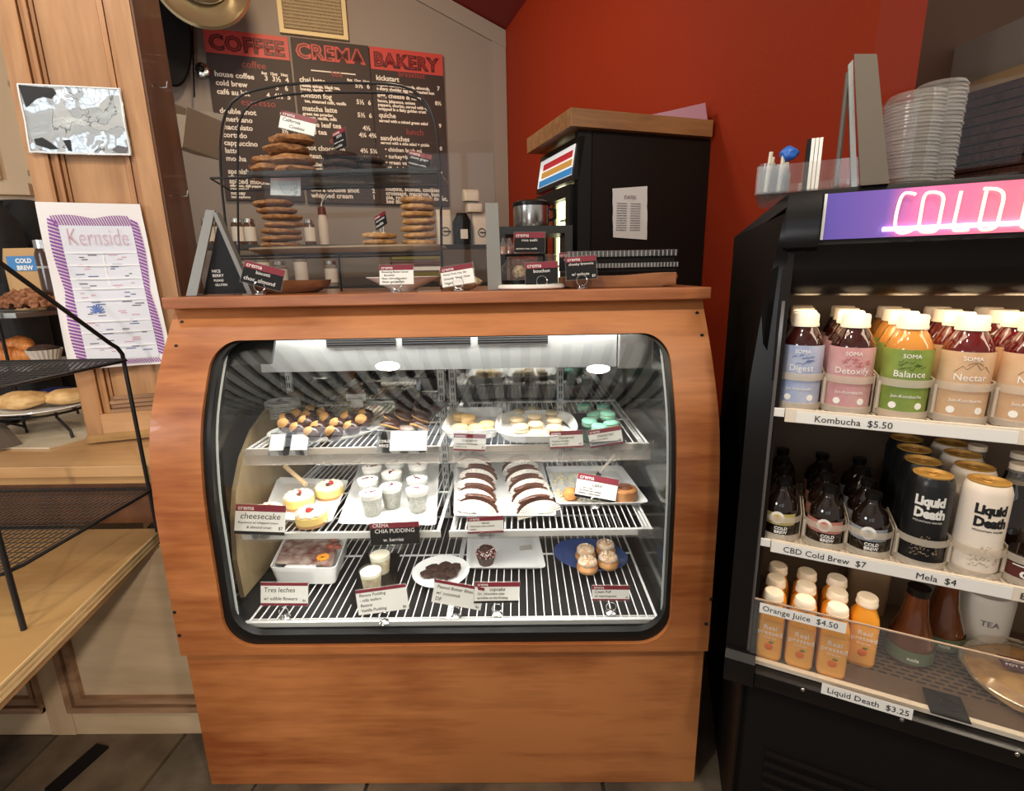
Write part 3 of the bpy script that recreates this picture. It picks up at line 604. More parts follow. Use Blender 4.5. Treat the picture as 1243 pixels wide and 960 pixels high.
for k in range(5): box('tray', [mat('tray_brown', (.12, .05, .04), .5), mat('tray_olive', (.20, .17, .05), .5), WPLAST][k % 3], -.2, .2, 0, .2, .02+k*.045, .05+k*.045, t)

# ---------------------------------------------------------------- glass door fridge in the building frame
fp0 = onplane(693, 130, (0, 0, 1.96), (0, 0, 1)); fc = BI @ fp0
FX, FY, FZ = fc.x, fc.y, 1.96
t = thing('drinks_fridge', 'tall black glass-door fridge with wooden board on top against the red wall', 'fridge', BM @ Vector((FX, FY, 0)), BR); fr = t
x1 = RX-FX-.004
box('top_board', W_BOARD, 0, x1-.02, 0, .515, FZ-.07, FZ, t, .002)
box('cabinet', FRIDGE, .12, x1, .035, .05, 0, FZ-.072, t); box('cabinet', FRIDGE, .12, x1, .45, .47, 0, FZ-.072, t); box('cabinet_top', FRIDGE, .12, x1, .05, .45, FZ-.10, FZ-.072, t); box('cabinet_back', FRIDGE, x1-.03, x1-.002, .05, .45, 0, FZ-.10, t)
box('door_post', BLACK, .055, .119, .04, .075, 0, FZ-.073, t)
# sign box: tilted panel with coloured bands
sa, sb_, sc_, sd = [bx(px, py, FX+.04)-Vector((FX, FY, 0)) for px, py in ((664, 192), (717, 162), (720, 197), (668, 228))]
zt, zb = (sb_.z+sa.z)/2, (sc_.z+sd.z)/2; ya, yb = .05, .46
def tilt(z0, z1): return lambda f: .045-.03*f
m = MB()
def signpoly(f0, f1, mt_, name, lift, y0=.06, y1=.45, sk=0):
    z0, z1 = zt+(zb-zt)*f0, zt+(zb-zt)*f1; X0, X1 = .05-.02*f0-lift, .05-.02*f1-lift
    return MB().add([(X0, y0, z0), (X0, y1, z0), (X1, y1, z1), (X1, y0, z1), (X0+.03, y0, z0), (X0+.03, y1, z0), (X1+.03, y1, z1), (X1+.03, y0, z1)], [(0,1,2,3),(7,6,5,4),(0,4,5,1),(1,5,6,2),(2,6,7,3),(3,7,4,0)]).build(name, mt_, t, False)
signpoly(-.22, 1.18, BLACK, 'sign_housing', -.003, .04, .47)
signpoly(0, 1, mat('sign_white', (.85, .85, .85), .4, emit=(.8, .82, .85), es=.35), 'sign_panel', .001)
signpoly(.18, .40, mat('sign_red', (.45, .02, .03), .4, emit=(.45, .02, .03), es=.3), 'sign_band', .003, .07, .40); signpoly(.47, .68, mat('sign_ochre', (.48, .25, .05), .4, emit=(.48, .25, .05), es=.3), 'sign_band', .003, .065, .41)
signpoly(.75, .98, mat('sign_blue', (.03, .20, .48), .4, emit=(.03, .2, .48), es=.3), 'sign_band', .003, .06, .43)
ztop = zb-.035
box('door_frame', BLACK, .03, .075, .075, .115, 0, ztop, t); box('door_frame', BLACK, .03, .075, .43, .47, 0, ztop, t); box('door_frame', BLACK, .03, .075, .115, .43, ztop-.05, ztop, t); box('hinge', STEEL, .035, .05, .05, .07, ztop+.012, ztop+.03, t, .002)
box('door_glass', glassy('door_glass', (.95, .97, .92), .25, .02, .03), .05, .058, .115, .43, .9, ztop-.05, t)
FI = mat('fridge_liner', (.70, .68, .50), .5)
box('liner_back', FI, x1-.10, x1-.05, .06, .44, 0, FZ-.12, t); box('liner_side', FI, .12, x1-.1, .425, .445, 0, FZ-.12, t); box('liner_side', FI, .12, x1-.1, .055, .065, 0, FZ-.12, t)
box('inner_lamp', mat('fridge_lamp', (1, 1, .8), .5, emit=(1, .97, .66), es=2.5), .13, .16, .40, .42, .9, FZ-.14, t)
for k in range(3): box('fridge_shelf', WIREW, .13, x1-.11, .07, .42, 1.15+k*.2, 1.16+k*.2, t)
o = thing('paper_list', 'crumpled white paper list taped to the side of the black fridge', 'paper', BM @ Vector((0, 0, 0)), BR)
pa, pb, pc, pd = [bw(px, py, FY+.032) for px, py in ((743, 229), (785, 226), (785, 291), (744, 288))]
m = MB(); n = 8; V = [];
for j in range(n+1):
    for i in range(n+1):
        p = pa.lerp(pb, i/n).lerp(pd.lerp(pc, i/n), j/n); p.y -= .004*noise.noise(Vector((i*.7, j*.7, 3)))+.003; p.x += .0025*noise.noise(Vector((j*.9, 1, i*.1))); V.append(p)
k = len(V); V += [p+Vector((0, .001, 0)) for p in V]; m.add(V, [(a, a+1, a+n+2, a+n+1) for j in range(n) for i in range(n) for a in [j*(n+1)+i]]+[(k+a, k+a+n+1, k+a+n+2, k+a+1) for j in range(n) for i in range(n) for a in [j*(n+1)+i]])
m.build('paper', mat('creased_paper', (.70, .68, .68), .7), o)
W_ = pb.x-pa.x; Hh = pa.z-pd.z
text('heading', 'DATES', Hh*.10, INKG, o, Matrix.Translation(((pa.x+pb.x)/2, FY+.022, pa.z-Hh*.20)), 'CENTER')
m = MB()
for r_ in range(12):
    for c_ in range(2): x0 = pa.x+W_*(.12+.40*c_); m.box(x0, x0+W_*.30, FY+.0235, FY+.0245, pa.z-Hh*(.30+.05*r_), pa.z-Hh*(.30+.05*r_)+.002)
m.build('table_lines', INKG, o, False)
for k, (ax, ay, lab) in enumerate(((850, 137, 'pale pink folded box lying on top of the fridge board'),)):
    q = bx(850, 140, RX-.16); t2 = thing('pink_box', lab, 'box', BM @ Vector((RX-.20, FY+.03, FZ)), BR)
    MB().add([(-.17, 0, 0), (.17, 0, .0), (.17, .22, 0), (-.17, .22, 0), (-.04, 0, .03), (.15, 0, .078), (.15, .22, .078), (-.04, .22, .03)], [(0,3,2,1),(4,5,6,7),(0,1,5,4),(1,2,6,5),(2,3,7,6),(3,0,4,7)]).build('carton', mat('pink_card', (.55, .30, .38), .5), t2, False, .002)

# ================================================================ BAKERY CASE
PZ = [-.02, .0, .41, .61, .82, .97, 1.105, 1.222, 1.26]; PYV = [1.076, 1.076, 1.056, 1.059, 1.064, 1.09, 1.161, 1.245, 1.275]
def prof(z):
    def lin(q):
        for i in range(len(PZ)-1):
            if q <= PZ[i+1]: return PYV[i]+(PYV[i+1]-PYV[i])*(q-PZ[i])/(PZ[i+1]-PZ[i])
        return PYV[-1]
    return sum(lin(max(.42, z)+d) for d in (-.05, -.025, 0, .025, .05))/5
CX0, CX1 = -.838, .442; CT = 1.235
case = thing('bakery_case', 'curved-glass bakery display case with wraparound orange wood front', 'display case', (-.198, 1.4, 0))
def K(*a): return (a[0]+.198, a[1]+.198, a[2]-1.4, a[3]-1.4, a[4], a[5])
KM = Matrix.Translation((.198, -1.4, 0))
def kbox(name, mt, *a, bevel=0, parent=None): return box(name, mt, *K(*a), parent or case, bevel)
def mbk(): m = MB(); m.M = KM; return m
WX0, WX1, WZ0, WZ1 = -.722, .348, .432, 1.160
def rr_loop(x0, x1, z0, z1, r0, r1, N=14, M_=26):
    P = []
    def arc(cx, cz, r, a0): return [(cx+r*cos(a0+pi/2*k/N), cz+r*sin(a0+pi/2*k/N)) for k in range(N+1)]
    segs = [arc(x1-r1, z1-r1, r1, 0), arc(x0+r1, z1-r1, r1, pi/2), arc(x0+r0, z0+r0, r0, pi), arc(x1-r0, z0+r0, r0, 1.5*pi)]
    for i in range(4):
        P += segs[i]; a, b = segs[i][-1], segs[(i+1) % 4][0]
        P += [(a[0]+(b[0]-a[0])*k/M_, a[1]+(b[1]-a[1])*k/M_) for k in range(1, M_)]
    return P
inner = rr_loop(WX0, WX1, WZ0, WZ1, .075, .06)
def outer_of(P, x0, x1, z0, z1):
    """same point count on a rectangle, matched by side and corner"""
    N, M_ = 14, 26; out = []; cs = [(x1, z1), (x0, z1), (x0, z0), (x1, z0)]
    for i in range(4):
        for k in range(N+1):
            f = k/N-.5; c = cs[i]
            px, pz = P[len(out)]
            if f < 0: q = (c[0], pz+(c[1]-pz)*(k/N*2)) if i in (0, 2) else (px+(c[0]-px)*(k/N*2), c[1])
            else: q = (c[0]+(px-c[0])*((k/N-.5)*2), c[1]) if i in (0, 2) else (c[0], c[1]+(pz-c[1])*((k/N-.5)*2))
            out.append(q)
        for k in range(1, M_):
            px, pz = P[len(out)]; out.append((px, cs[i][1]) if i in (0, 2) else (cs[i][0], pz))
    return out
def ring_sheet(Pin, Pout, off, th, R=8):
    m = mbk(); n = len(Pin); V = []
    for side in (0, 1):
        for j in range(R+1):
            for a, b in zip(Pin, Pout):
                x, z = a[0]+(b[0]-a[0])*j/R, a[1]+(b[1]-a[1])*j/R; V.append((x, prof(z)+off+(th if side else 0), z))
    Fc = []; B = (R+1)*n
    for j in range(R):
        for k in range(n):
            a, b = j*n+k, j*n+(k+1) % n; Fc += [(a, b, b+n, a+n), (B+a+n, B+b+n, B+b, B+a)]
    for k in range(n):
        b = (k+1) % n; Fc += [(k, b, B+b, B+k), (R*n+k, R*n+b, B+R*n+b, B+R*n+k)]
    return m.add(V, Fc)
ring_sheet(inner, outer_of(inner, CX0, CX1, .41, CT), 0, .016).build('front_wood', W_CASE, case)
kbox('lower_panel', W_CASE, CX0+.004, CX1-.004, 1.070, 1.086, 0.0, .4095, bevel=0)
g1 = rr_loop(WX0-.002, WX1+.002, WZ0-.002, WZ1+.001, .075, .06); g2 = rr_loop(WX0+.018, WX1-.010, WZ0+.026, WZ1-.003, .07, .058)
ring_sheet(g2, g1, .010, .020, 3).build('gasket', GASKET, case)
# screws
for px, py in ((221, 391), (214, 420), (212, 743), (218, 771), (846, 380), (852, 407), (863, 727), (857, 757)):
    Y = 1.1
    for _ in range(20): p = at(px, py, 'Y', Y); Y = prof(p.z)
    MB().lathe([(0, 0), (.0045, 0), (.004, .0015), (0, .0012)], 10, M=KM @ Matrix.Translation((p.x, Y-.0003, p.z)) @ Matrix.Rotation(radians(90), 4, 'X')).build('screw', INK, case)
# glass
def curved(x0, x1, z0, z1, off, th, name, mt, n=26):
    m = mbk(); V = []; zs_ = [z0+(z1-z0)*k/n for k in range(n+1)]
    for o in (off, off+th):
        for z in zs_: V += [(x0, prof(z)+o, z), (x1, prof(z)+o, z)]
    B = 2*(n+1); Fc = []
    for k in range(n): a = 2*k; Fc += [(a, a+1, a+3, a+2), (B+a+2, B+a+3, B+a+1, B+a), (a, a+2, B+a+2, B+a), (a+1, B+a+1, B+a+3, a+3)]
    Fc += [(0, B, B+1, 1), (2*n, 2*n+1, B+2*n+1, B+2*n)]
    return m.add(V, Fc).build(name, mt, case)
curved(WX0+.004, WX1-.004, .455, 1.172, .031, .003, 'curved_glass', CGLASS)
kbox('bottom_trim', mat('bright_trim', (.62, .62, .60), .35, metal=.3), WX0+.026, WX1-.018, 1.098, 1.108, .456, .468)
for xa, xb in ((WX0+.0185, WX0+.0235), (WX1-.0150, WX1-.0105)): curved(xa, xb, .460, 1.155, .0285, .002, 'glass_edge', mat('pale_glass_edge', (.50, .54, .52), .3))
kbox('bottom_trim', ALU, WX0+.02, WX1-.014, 1.104, 1.125, .444, .458)
# body
def side(x0, x1, off, z0, z1, mt, name, yb=1.745):
    zs_ = [z0+(z1-z0)*k/24 for k in range(25)]; m = mbk(); n = len(zs_)
    V = [(x0, prof(z)+off, z) for z in zs_]+[(x1, prof(z)+off, z) for z in zs_]+[(x0, yb, z0), (x0, yb, z1), (x1, yb, z0), (x1, yb, z1)]
    Fc = [tuple(range(n))+(2*n+1, 2*n), tuple(range(2*n-1, n-1, -1))+(2*n+2, 2*n+3)]+[(k, n+k, n+k+1, k+1) for k in range(n-1)]+[(2*n, 2*n+1, 2*n+3, 2*n+2), (0, 2*n, 2*n+2, n), (n-1, 2*n-1, 2*n+3, 2*n+1)]
    return m.add(V, Fc).build(name, mt, case, False)
side(CX0+.002, CX0+.016, .018, .0, CT-.002, BLACKM, 'side_panel'); side(CX1-.016, CX1-.002, .018, .0, CT-.002, BLACKM, 'side_panel')
lp_ = [at(px, py, 'X', -.752) for px, py in ((362, 474), (345, 482), (325, 498), (308, 522), (295, 555), (287, 595), (285, 630), (288, 680), (297, 725))]
LPP = [(min(max(q.y, prof(q.z)+.05), 1.72), q.z) for q in lp_]; LPP += [(1.725, .47), (1.725, LPP[0][1])]
n_ = len(LPP); mbk().add([(-.765, a, b) for a, b in LPP]+[(-.752, a, b) for a, b in LPP], [tuple(range(n_)), tuple(range(2*n_-1, n_-1, -1))]+[(k, (k+1) % n_, (k+1) % n_+n_, k+n_) for k in range(n_)]).build('left_liner', W_TAN, case, False)
side(-.800, -.794, .034, .45, 1.15, mat('dark_mirror_left', (.13, .13, .12), .15, metal=.9), 'left_end_panel')
ENDM = mat('dark_mirror', (.20, .21, .20), .12, metal=.9)
side(.358, .364, .034, .45, 1.15, ENDM, 'right_liner')
kbox('back_frame', DMETAL, CX0+.016, CX1-.016, 1.73, 1.745, 0, CT-.002)
MIR = mat('back_door_mirror', (.30, .31, .31), .06, metal=1)
kbox('sliding_door', MIR, -.725, -.165, 1.716, 1.722, .48, 1.12); kbox('sliding_door', MIR, -.175, .35, 1.708, 1.714, .48, 1.12)
kbox('deck_pan', DMETAL, -.815, .42, 1.13, 1.729, .425, .440)
kbox('roof_panel', ALU, -.82, .42, 1.25, 1.729, 1.175, 1.19)
# evaporator housing at the top with dark vents
HB = at(320, 452, 'Y', 1.30).z; hx0, hx1 = at(316, 440, 'Y', 1.30).x, at(748, 440, 'Y', 1.30).x
kbox('lamp_housing', ALU, hx0, hx1, 1.30, 1.50, HB, 1.17, bevel=0)
for a_, b_ in ((396, 480), (488, 571), (580, 665)):
    v = kbox('vent', BLACKM, at(a_, 415, 'Y', 1.295).x, at(b_, 415, 'Y', 1.295).x, 1.294, 1.299, at(450, 421, 'Y', 1.295).z, 1.165)
    m = mbk(); X0, X1, Z0 = at(a_, 415, 'Y', 1.295).x, at(b_, 415, 'Y', 1.295).x, at(450, 421, 'Y', 1.295).z
    for k in range(6): m.box(X0, X1, 1.291, 1.294, Z0+.001+k*.006, Z0+.003+k*.006)
    m.build('louvre', DMETAL, v, False)
cx0, cx1 = at(749, 430, 'Y', 1.28).x, at(793, 430, 'Y', 1.28).x
kbox('light_fitting', STEEL, cx0+.004, cx1, 1.28, 1.48, HB-.004, 1.17, bevel=.003)
curved(-.735, -.60, 1.10, 1.16, .05, .01, 'corner_filler', DMETAL, 6)
# uprights
for px, (xa) in ((350, 0), (535, 1), (549, 1), (680, 2)):
    p = at(px, 470, 'Y', 1.69); up = kbox('upright', WIREW, p.x-.011, p.x+.011, 1.69, 1.705, .45, 1.10)
    m = mbk()
    for k in range(24): m.box(p.x-.004, p.x-.001, 1.6885, 1.6898, .47+k*.026, .486+k*.026); m.box(p.x+.003, p.x+.006, 1.6885, 1.6898, .47+k*.026, .486+k*.026)
    tag(m.build('slots', INK, up, False), kind='stuff')
LED = mat('shelf_light_tube', (1, 1, 1), .5, emit=(1, .97, .92), es=9)
S1, S2, DK = .882, .683, .462
Y1, Y2, YD = 1.235, 1.165, 1.115
def area2(x, y, z, sx, sy, power, col=(1, .97, .93), rot=(0, 0, 0)):
    l = bpy.data.lights.new('case_lamp', 'AREA'); l.shape = 'RECTANGLE'; l.size = sx; l.size_y = sy; l.energy = power; l.color = col
    o = bpy.data.objects.new('case_lamp', l); COL.objects.link(o); o.location = (x, y, z); o.rotation_euler = rot; return o
area2(-.2, 1.27, 1.158, 1.0, .03, 3.4, rot=(radians(-8), 0, 0))
area2(-.2, Y1+.015, S1-.030, .98, .02, 1.9); area2(-.2, Y2+.015, S2-.030, .98, .02, 1.9)
kbox('light_tube', LED, -.55, .2, 1.262, 1.274, 1.163, 1.169)
# wire shelves: four shelf units and the deck rack
def wire_shelf(x0, x1, y0, y1, z, step, name='wire_shelf', rail=True, cross=(.5,)):
    sh = mbk(); r = .0026
    sh.tube([(x0, y0, z-.006), (x1, y0, z-.006), (x1, y1, z-.006), (x0, y1, z-.006)], .0035, 6, closed=True)
    for c in cross: sh.tube([(x0, y0+(y1-y0)*c, z-.0065), (x1, y0+(y1-y0)*c, z-.0065)], .003, 6)
    s = sh.build(name, WIREW, case); m = mbk(); n = int((x1-x0)/step)
    for k in range(n+1):
        x = x0+.004+(x1-x0-.008)*k/n; m.tube([(x, y0-.001, z-.012), (x, y0, z-.0022), (x, y1, z-.0022)], .0017, 5)
    tag(m.build('rods', WIREW, s), kind='stuff')
    return s
XL0, XL1, XR0, XR1 = -.700, -.208, -.178, .322
for x0, x1 in ((XL0, XL1), (XR0, XR1)):
    for z, y0, y1 in ((S1, Y1, 1.685), (S2, Y2, 1.64)):
        s = wire_shelf(x0, x1, y0, y1, z, .0165)
        kbox('ticket_rail', WIREW if z == S2 else WPLAST, x0-.004, x1+.004, y0-.006, y0-.001, z-.020, z-.004, parent=s)
        kbox('clear_strip', CLEAR2 if z == S1 else CLEAR, x0-.006, x1+.006, y0-.012, y0-.009, z-(.045 if z == S1 else .022), z-.002, parent=s)
        for xx in (x0+.006, x1-.006): kbox('bracket', WIREW, xx-.003, xx+.003, y0+.01, 1.69, z-.022, z-.011, parent=s)
wire_shelf(-.695, -.19, YD, 1.68, DK, .0215, 'deck_rack', cross=(.02, .55)); wire_shelf(-.186, .335, YD, 1.68, DK, .0215, 'deck_rack', cross=(.02, .55))
for x, z, y in ((.315, S2, Y2), (-.20, S1, Y1), (.31, S1, Y1)):
    q = mbk(); q.box(x-.03, x+.03, y-.020, y-.012, z-.022, z+.002); q.box(x-.022, x-.006, y-.026, y-.020, z-.012, z+.012); q.box(x+.004, x+.02, y-.026, y-.02, z-.012, z+.01); q.build('clear_clip', CLEAR, case, False)

# countertop (separate slab)
ctop = thing('countertop', 'long reddish wood countertop slab on top of the bakery case', 'countertop', (-.195, 1.45, CT))
box('slab', W_CTOP, -.840+.195, .448+.195, 1.212-1.45, 1.80-1.45, .0005, .0275, ctop, .003)
box('under_lip', W_CTOP, -.80+.195, .42+.195, 1.275-1.45, 1.79-1.45, .0, .0004, ctop) if False else None
TOPZ = CT+.0285

# ================================================================ CARDS, PLATES, PASTRIES
def card(label, loc, w_, h_, rz=0, back=-12, roll=0, style='white', head='', lines=(), stand='ring', headname='crema', lift=None, banner=.24, foot=0, headsz=.2, cat='price card', group=None, price='', handw=True):
    """small sign card; the origin is where its stand or lower edge rests"""
    t = thing('price_card', label, cat, loc, radians(rz), group)
    z0 = lift if lift is not None else (.016 if stand == 'ring' else .004)
    M_ = Matrix.Translation((0, 0, z0)) @ Matrix.Rotation(radians(roll), 4, 'Y') @ Matrix.Rotation(radians(back), 4, 'X')
    def b(name, mt, x0, x1, y0, y1, za, zb): return MB().box(x0, x1, y0, y1, za, zb, M_).build(name, mt, t, False)
    b('holder', CLEAR, -w_/2-.002, w_/2+.002, .0006, .0026, -.002, h_+.002)
    b('card', CARDW if style == 'white' else CARDB, -w_/2, w_/2, -.0002, .0005, 0, h_)
    bh = h_*banner
    b('banner', MAROON if style != 'blue' else MAROON, -w_/2, w_/2, -.0008, -.0002, h_-bh, h_)
    if foot: b('foot_band', MAROON if foot == 1 else CARDB, -w_/2, w_/2, -.0008, -.0002, 0, h_*.10)
    textlines('banner_lettering', [(-w_/2+w_*.05, h_-bh*.80, bh*.95, headname)]+([(w_/2-w_*.14, h_-bh*.7, bh*.6, 'GF')] if price == 'x' else []), WINK, t, M_ @ Matrix.Translation((0, -.001, 0)))
    R_ = []; z = h_-bh
    if head: z -= h_*headsz*.85; R_.append((0, z, h_*headsz, head, 'CENTER')); z -= h_*.03
    rest = z-h_*.06-(h_*.1 if foot else 0); n = len(lines)
    for i, l_ in enumerate(lines):
        s = min(rest/max(n, 1)*.85, w_*1.75/max(len(l_), 6)); R_.append((-w_/2+w_*.06, z-rest/n*(i+.8), s, l_))
    if R_: textlines('lettering', R_, INK if style == 'white' else WINK, t, M_ @ Matrix.Translation((0, -.0006, 0)), shear=.12 if handw and style == 'white' else 0)
    if price: textlines('price_lettering', [(w_/2-w_*.04, h_*.07+(h_*.1 if foot else 0), h_*.15, price, 'RIGHT')], INK if style == 'white' else WINK, t, M_ @ Matrix.Translation((0, -.0007, 0)))
    if stand == 'ring':
        m = MB(); R2 = .0125; m.tube([(R2*cos(2*pi*k/20), -.007, .019+R2*sin(2*pi*k/20)) for k in range(20)], .0009, 6, closed=True); m.tube([(0, -.007, .0065), (0, -.006, .003)], .0012, 6)
        m.build('ring_clip', CHROME, t)
        MB().lathe([(0, 0), (.0135, 0), (.0135, .002), (.010, .005), (.004, .008), (0, .0085)], 18, cy=-.004).build('base', CHROME if foot != 3 else CLEAR, t)
    elif stand == 'clip':
        q = MB(); q.box(-.020, .020, .0005, .008, z0-.012, z0-.001); q.box(-.014, -.004, -.006, .0005, z0-.014, z0+.002); q.box(.006, .014, -.006, .0005, z0-.014, z0+.002); q.build('clear_clip', CLEAR, t, False)
    elif stand == 'stem': MB().tube([(-.006, .0015, 0), (-.006, .0015, z0+.004)], .001, 5).build('stem', STEEL, t); MB().tube([(.006, .0015, 0), (.006, .0015, z0+.004)], .001, 5).build('stem', STEEL, t)
    return t
def oncase(px, py, z, dy=0): p = at(px, py, 'Z', z+.0005); p.y += dy; return p
def tray(name, label, loc, a, b_, mt, rz=0, n=6, h=.018, lip=.012, cat='tray', group=None, inner=.82):
    t = MB(); t.loft([(a*inner*.85, b_*inner*.85, 0, n), (a*inner, b_*inner, .002, n), (a, b_, h, n), (a*.975, b_*.975, h, n), (a*inner*.96, b_*inner*.96, .006, n), (a*inner*.7, b_*inner*.7, .0045, n)], 56)
    o = t.build(name, mt); o.location = loc; o.rotation_euler = (0, 0, radians(rz)); return tag(o, label, cat, group)
from_px = lambda x0, y0, x1, y1, z: (at(x0, y0, 'Z', z), at(x1, y1, 'Z', z))

# ---- cookies etc. prototypes
COOK = mat('cookie_crust', (.42, .20, .075), .8, col2=(.22, .085, .028), vs_=90, bump=.9, bs=160)
COOKD = mat('chocolate_cookie', (.055, .022, .014), .75, col2=(.02, .008, .005), vs_=90, bump=.9, bs=160)
COOKP = mat('pale_cookie', (.56, .31, .12), .8, col2=(.33, .15, .05), vs_=70, bump=.8, bs=160)
CHIP = mat('choc_chip', (.03, .012, .008), .4); NUT = mat('pale_nut', (.80, .66, .45), .6)
def cookie(mt, chipmt, seed, r=.048, h=.0125, nch=9, amp=.10):
    random.seed(seed); t = thing('cookie', '', 'cookie')
    MB().blob((0, 0, h), (r, r, h*.92), amp, 4, 3, seed, pw=.55).build('dough', mt, t)
    m = MB()
    for k in range(nch):
        a = random.random()*6.28; q = random.random()**.5*r*.8; m.blob((q*cos(a), q*sin(a), h*1.75-h*.6*(q/r)**2), random.uniform(.0035, .0055), .3, 6, 1, k)
    tag(m.build('chunks', chipmt, t), kind='stuff'); return Proto(t)
ck = [cookie(COOK, NUT, 3, .056, .0125, 12, .20), cookie(COOK, CHIP, 5, .054, .0090, 10, .10), cookie(COOKP, NUT, 7, .0465, .0090, 8, .08), cookie(COOKD, CHIP, 9, .048, .011, 8, .12)]
def stack(pr, x, y, z, n, dz, label, group, jit=.004, dx=None, seed=1):
    random.seed(seed)
    for k in range(n):
        o = (dx[k] if dx else 0)
        pr.place((x+o+random.uniform(-jit, jit), y+random.uniform(-jit, jit), z+k*dz), random.random()*6, label % ('topmost' if k == n-1 else 'bottom' if k == 0 else ORD[n-1-k]), group,
                 rot=(radians(random.uniform(-2, 2)), radians(random.uniform(-2.5, 2.5)), random.random()*6))

# ================================================================ COOKIE RACK on the counter
RK = thing('cookie_rack', 'two-tier black arched wire cookie rack on the counter', 'rack', (-.40, 1.50, TOPZ))
def rp(px, py, Y): p = at(px, py, 'Y', Y); return (p.x+.40, Y-1.50, p.z-TOPZ)
def arch(pxs, Y, name):
    P = [Vector(rp(a, b, Y)) for a, b in pxs]; 
    Q = [P[0]]
    for i in range(1, len(P)-1):
        A, B, C_ = P[i-1], P[i], P[i+1]; r0 = B+(A-B)*.45; r1 = B+(C_-B)*.45
        for k in range(5): f = k/4; Q.append(r0*(1-f)**2+B*2*f*(1-f)+r1*f*f)
    Q.append(P[-1]); Q[0].z = .0; Q[-1].z = .0
    return MB().tube(Q, .0032, 8).build(name, IRON, RK)
YA, YB = 1.42, 1.62
arch([(283, 345), (264, 190), (275, 118), (345, 101), (430, 100), (505, 104), (534, 152), (536, 345)], YA, 'front_arch')
arch([(290, 345), (288, 200), (290, 128), (350, 113), (440, 112), (510, 114), (534, 160), (537, 345)], YB, 'rear_arch')
zA = at(400, 207, 'Y', YA).z; zB = at(400, 303, 'Y', YA).z
xa0, xa1 = at(268, 303, 'Y', YA).x, at(535, 303, 'Y', YA).x
xb0, xb1 = at(290, 303, 'Y', YB).x, at(536, 303, 'Y', YB).x
for zz in (zA-.012, zB-.012):
    MB().tube([(xa0+.40, YA-1.5, zz-TOPZ), (xa1+.40, YA-1.5, zz-TOPZ), (xb1+.40, YB-1.5, zz-TOPZ), (xb0+.40, YB-1.5, zz-TOPZ)], .003, 7, closed=True).build('shelf_loop', IRON, RK)
p = rp(410, 303, YA); MB().tube([(p[0], p[1], zB-.012-TOPZ), (p[0], p[1], 0)], .003, 7).build('post', IRON, RK)
gt = MB(); gx0, gx1 = at(302, 207, 'Y', YA).x, at(532, 207, 'Y', YA).x
t = thing('glass_tray', 'clear tray holding the cookies on the upper tier of the rack', 'tray', ((gx0+gx1)/2, 1.52, zA-.008))
W = gx1-gx0; box('tray', glassy('tray_glass', (.75, .76, .74), 1.4, .06, .12, .10, (.4, .4, .38)), -W/2, W/2, -.11, .11, 0, .006, t, .002); box('rim', DMETAL, -W/2, W/2, -.113, -.110, -.0, .008, t)
t = thing('wooden_tray', 'worn oval wooden board on the lower tier of the cookie rack', 'tray', (-.405, 1.515, zB-.008)); wx0, wx1 = at(295, 300, 'Y', 1.42).x, at(533, 300, 'Y', 1.42).x
MB().loft([((wx1-wx0)/2*.93, .10, 0, 5), ((wx1-wx0)/2, .12, .012, 5), ((wx1-wx0)/2, .12, .017, 5), ((wx1-wx0)/2*.97, .113, .014, 5)], 48).build('board', W_TRAY, t)
t.location.x = (wx0+wx1)/2
ZU = zA-.001; ZW = zB+.008
def cx(px, py, Y): return at(px, py, 'Y', Y).x
Lb = '%s cookie in the front chunky stack under the California card, upper rack tier'
stack(ck[0], cx(355, 190, 1.47), 1.47, ZU, 4, .024, Lb, 'front chunky cookies on the upper tier', .004, [0, .003, -.012, .005], 2)
stack(ck[0], cx(330, 190, 1.555), 1.565, ZU, 3, .022, '%s cookie in the rear left chunky stack on the upper rack tier', 'rear chunky cookies on the upper tier', .004, None, 5)
stack(ck[3], cx(412, 190, 1.50), 1.50, ZU, 3, .020, '%s dark chocolate cookie in the stack under the black card, upper rack tier', 'dark cookies on the upper tier', .003, None, 6)
stack(ck[3], cx(446, 190, 1.56), 1.57, ZU, 3, .020, '%s dark chocolate cookie in the right-hand upper tier stack', 'dark cookies at right on the upper tier', .003, None, 8)
stack(ck[1], cx(344, 290, 1.48), 1.48, ZW, 7, .0182, '%s cookie in the tall left stack below the mirrored card', 'left stack of brown cookies', .002, [-.006, -.002, -.006, .006, .005, -.010, -.016], 3)
stack(ck[2], cx(509, 290, 1.48), 1.48, ZW, 7, .0183, '%s pale cookie in the tall right stack on the lower tier', 'right stack of pale cookies', .002, [0, .001, -.002, .002, -.002, 0, -.003], 4)
stack(ck[2], cx(463, 290, 1.47), 1.455, ZW, 2, .0183, '%s pale nut cookie in the low stack under the tilted card', 'low stack of pale cookies', .002, None, 11)
def ctr(px, py, Y): p = at(px, py, 'Y', Y); return p
p = ctr(355, 150, 1.45); card('white card reading California Cookies on the top cookie stack', (p.x, 1.47, ZU+.098), .092, .044, 4, -8, 14, 'white', '', ('California', '      Cookies'), 'stem', lift=.010, banner=.3)
p = ctr(414, 185, 1.50); card('small black card turned sideways above the dark chocolate cookies', (p.x, 1.50, ZU+.062), .050, .050, -30, -6, -10, 'black', 'XXX', ('double chocolate', 'cookie'), 'stem', lift=.008, banner=.22, headsz=.2)
p = ctr(507, 195, 1.50); card('black card about chewy ginger molasses cookies at right of the upper tier', (p.x, 1.50, ZU-.0), .062, .042, 10, -14, 12, 'black', 'chewy ginger', ('molasses cookie',), 'stem', lift=.018, banner=.28, headsz=.22)
p = ctr(343, 215, 1.44)
t = card('glaring mirrored card above the tall left cookie stack', (p.x, 1.445, ZW+.132), .080, .048, 0, -10, 3, 'white', '', ('', ), 'stem', lift=.003, banner=.2)
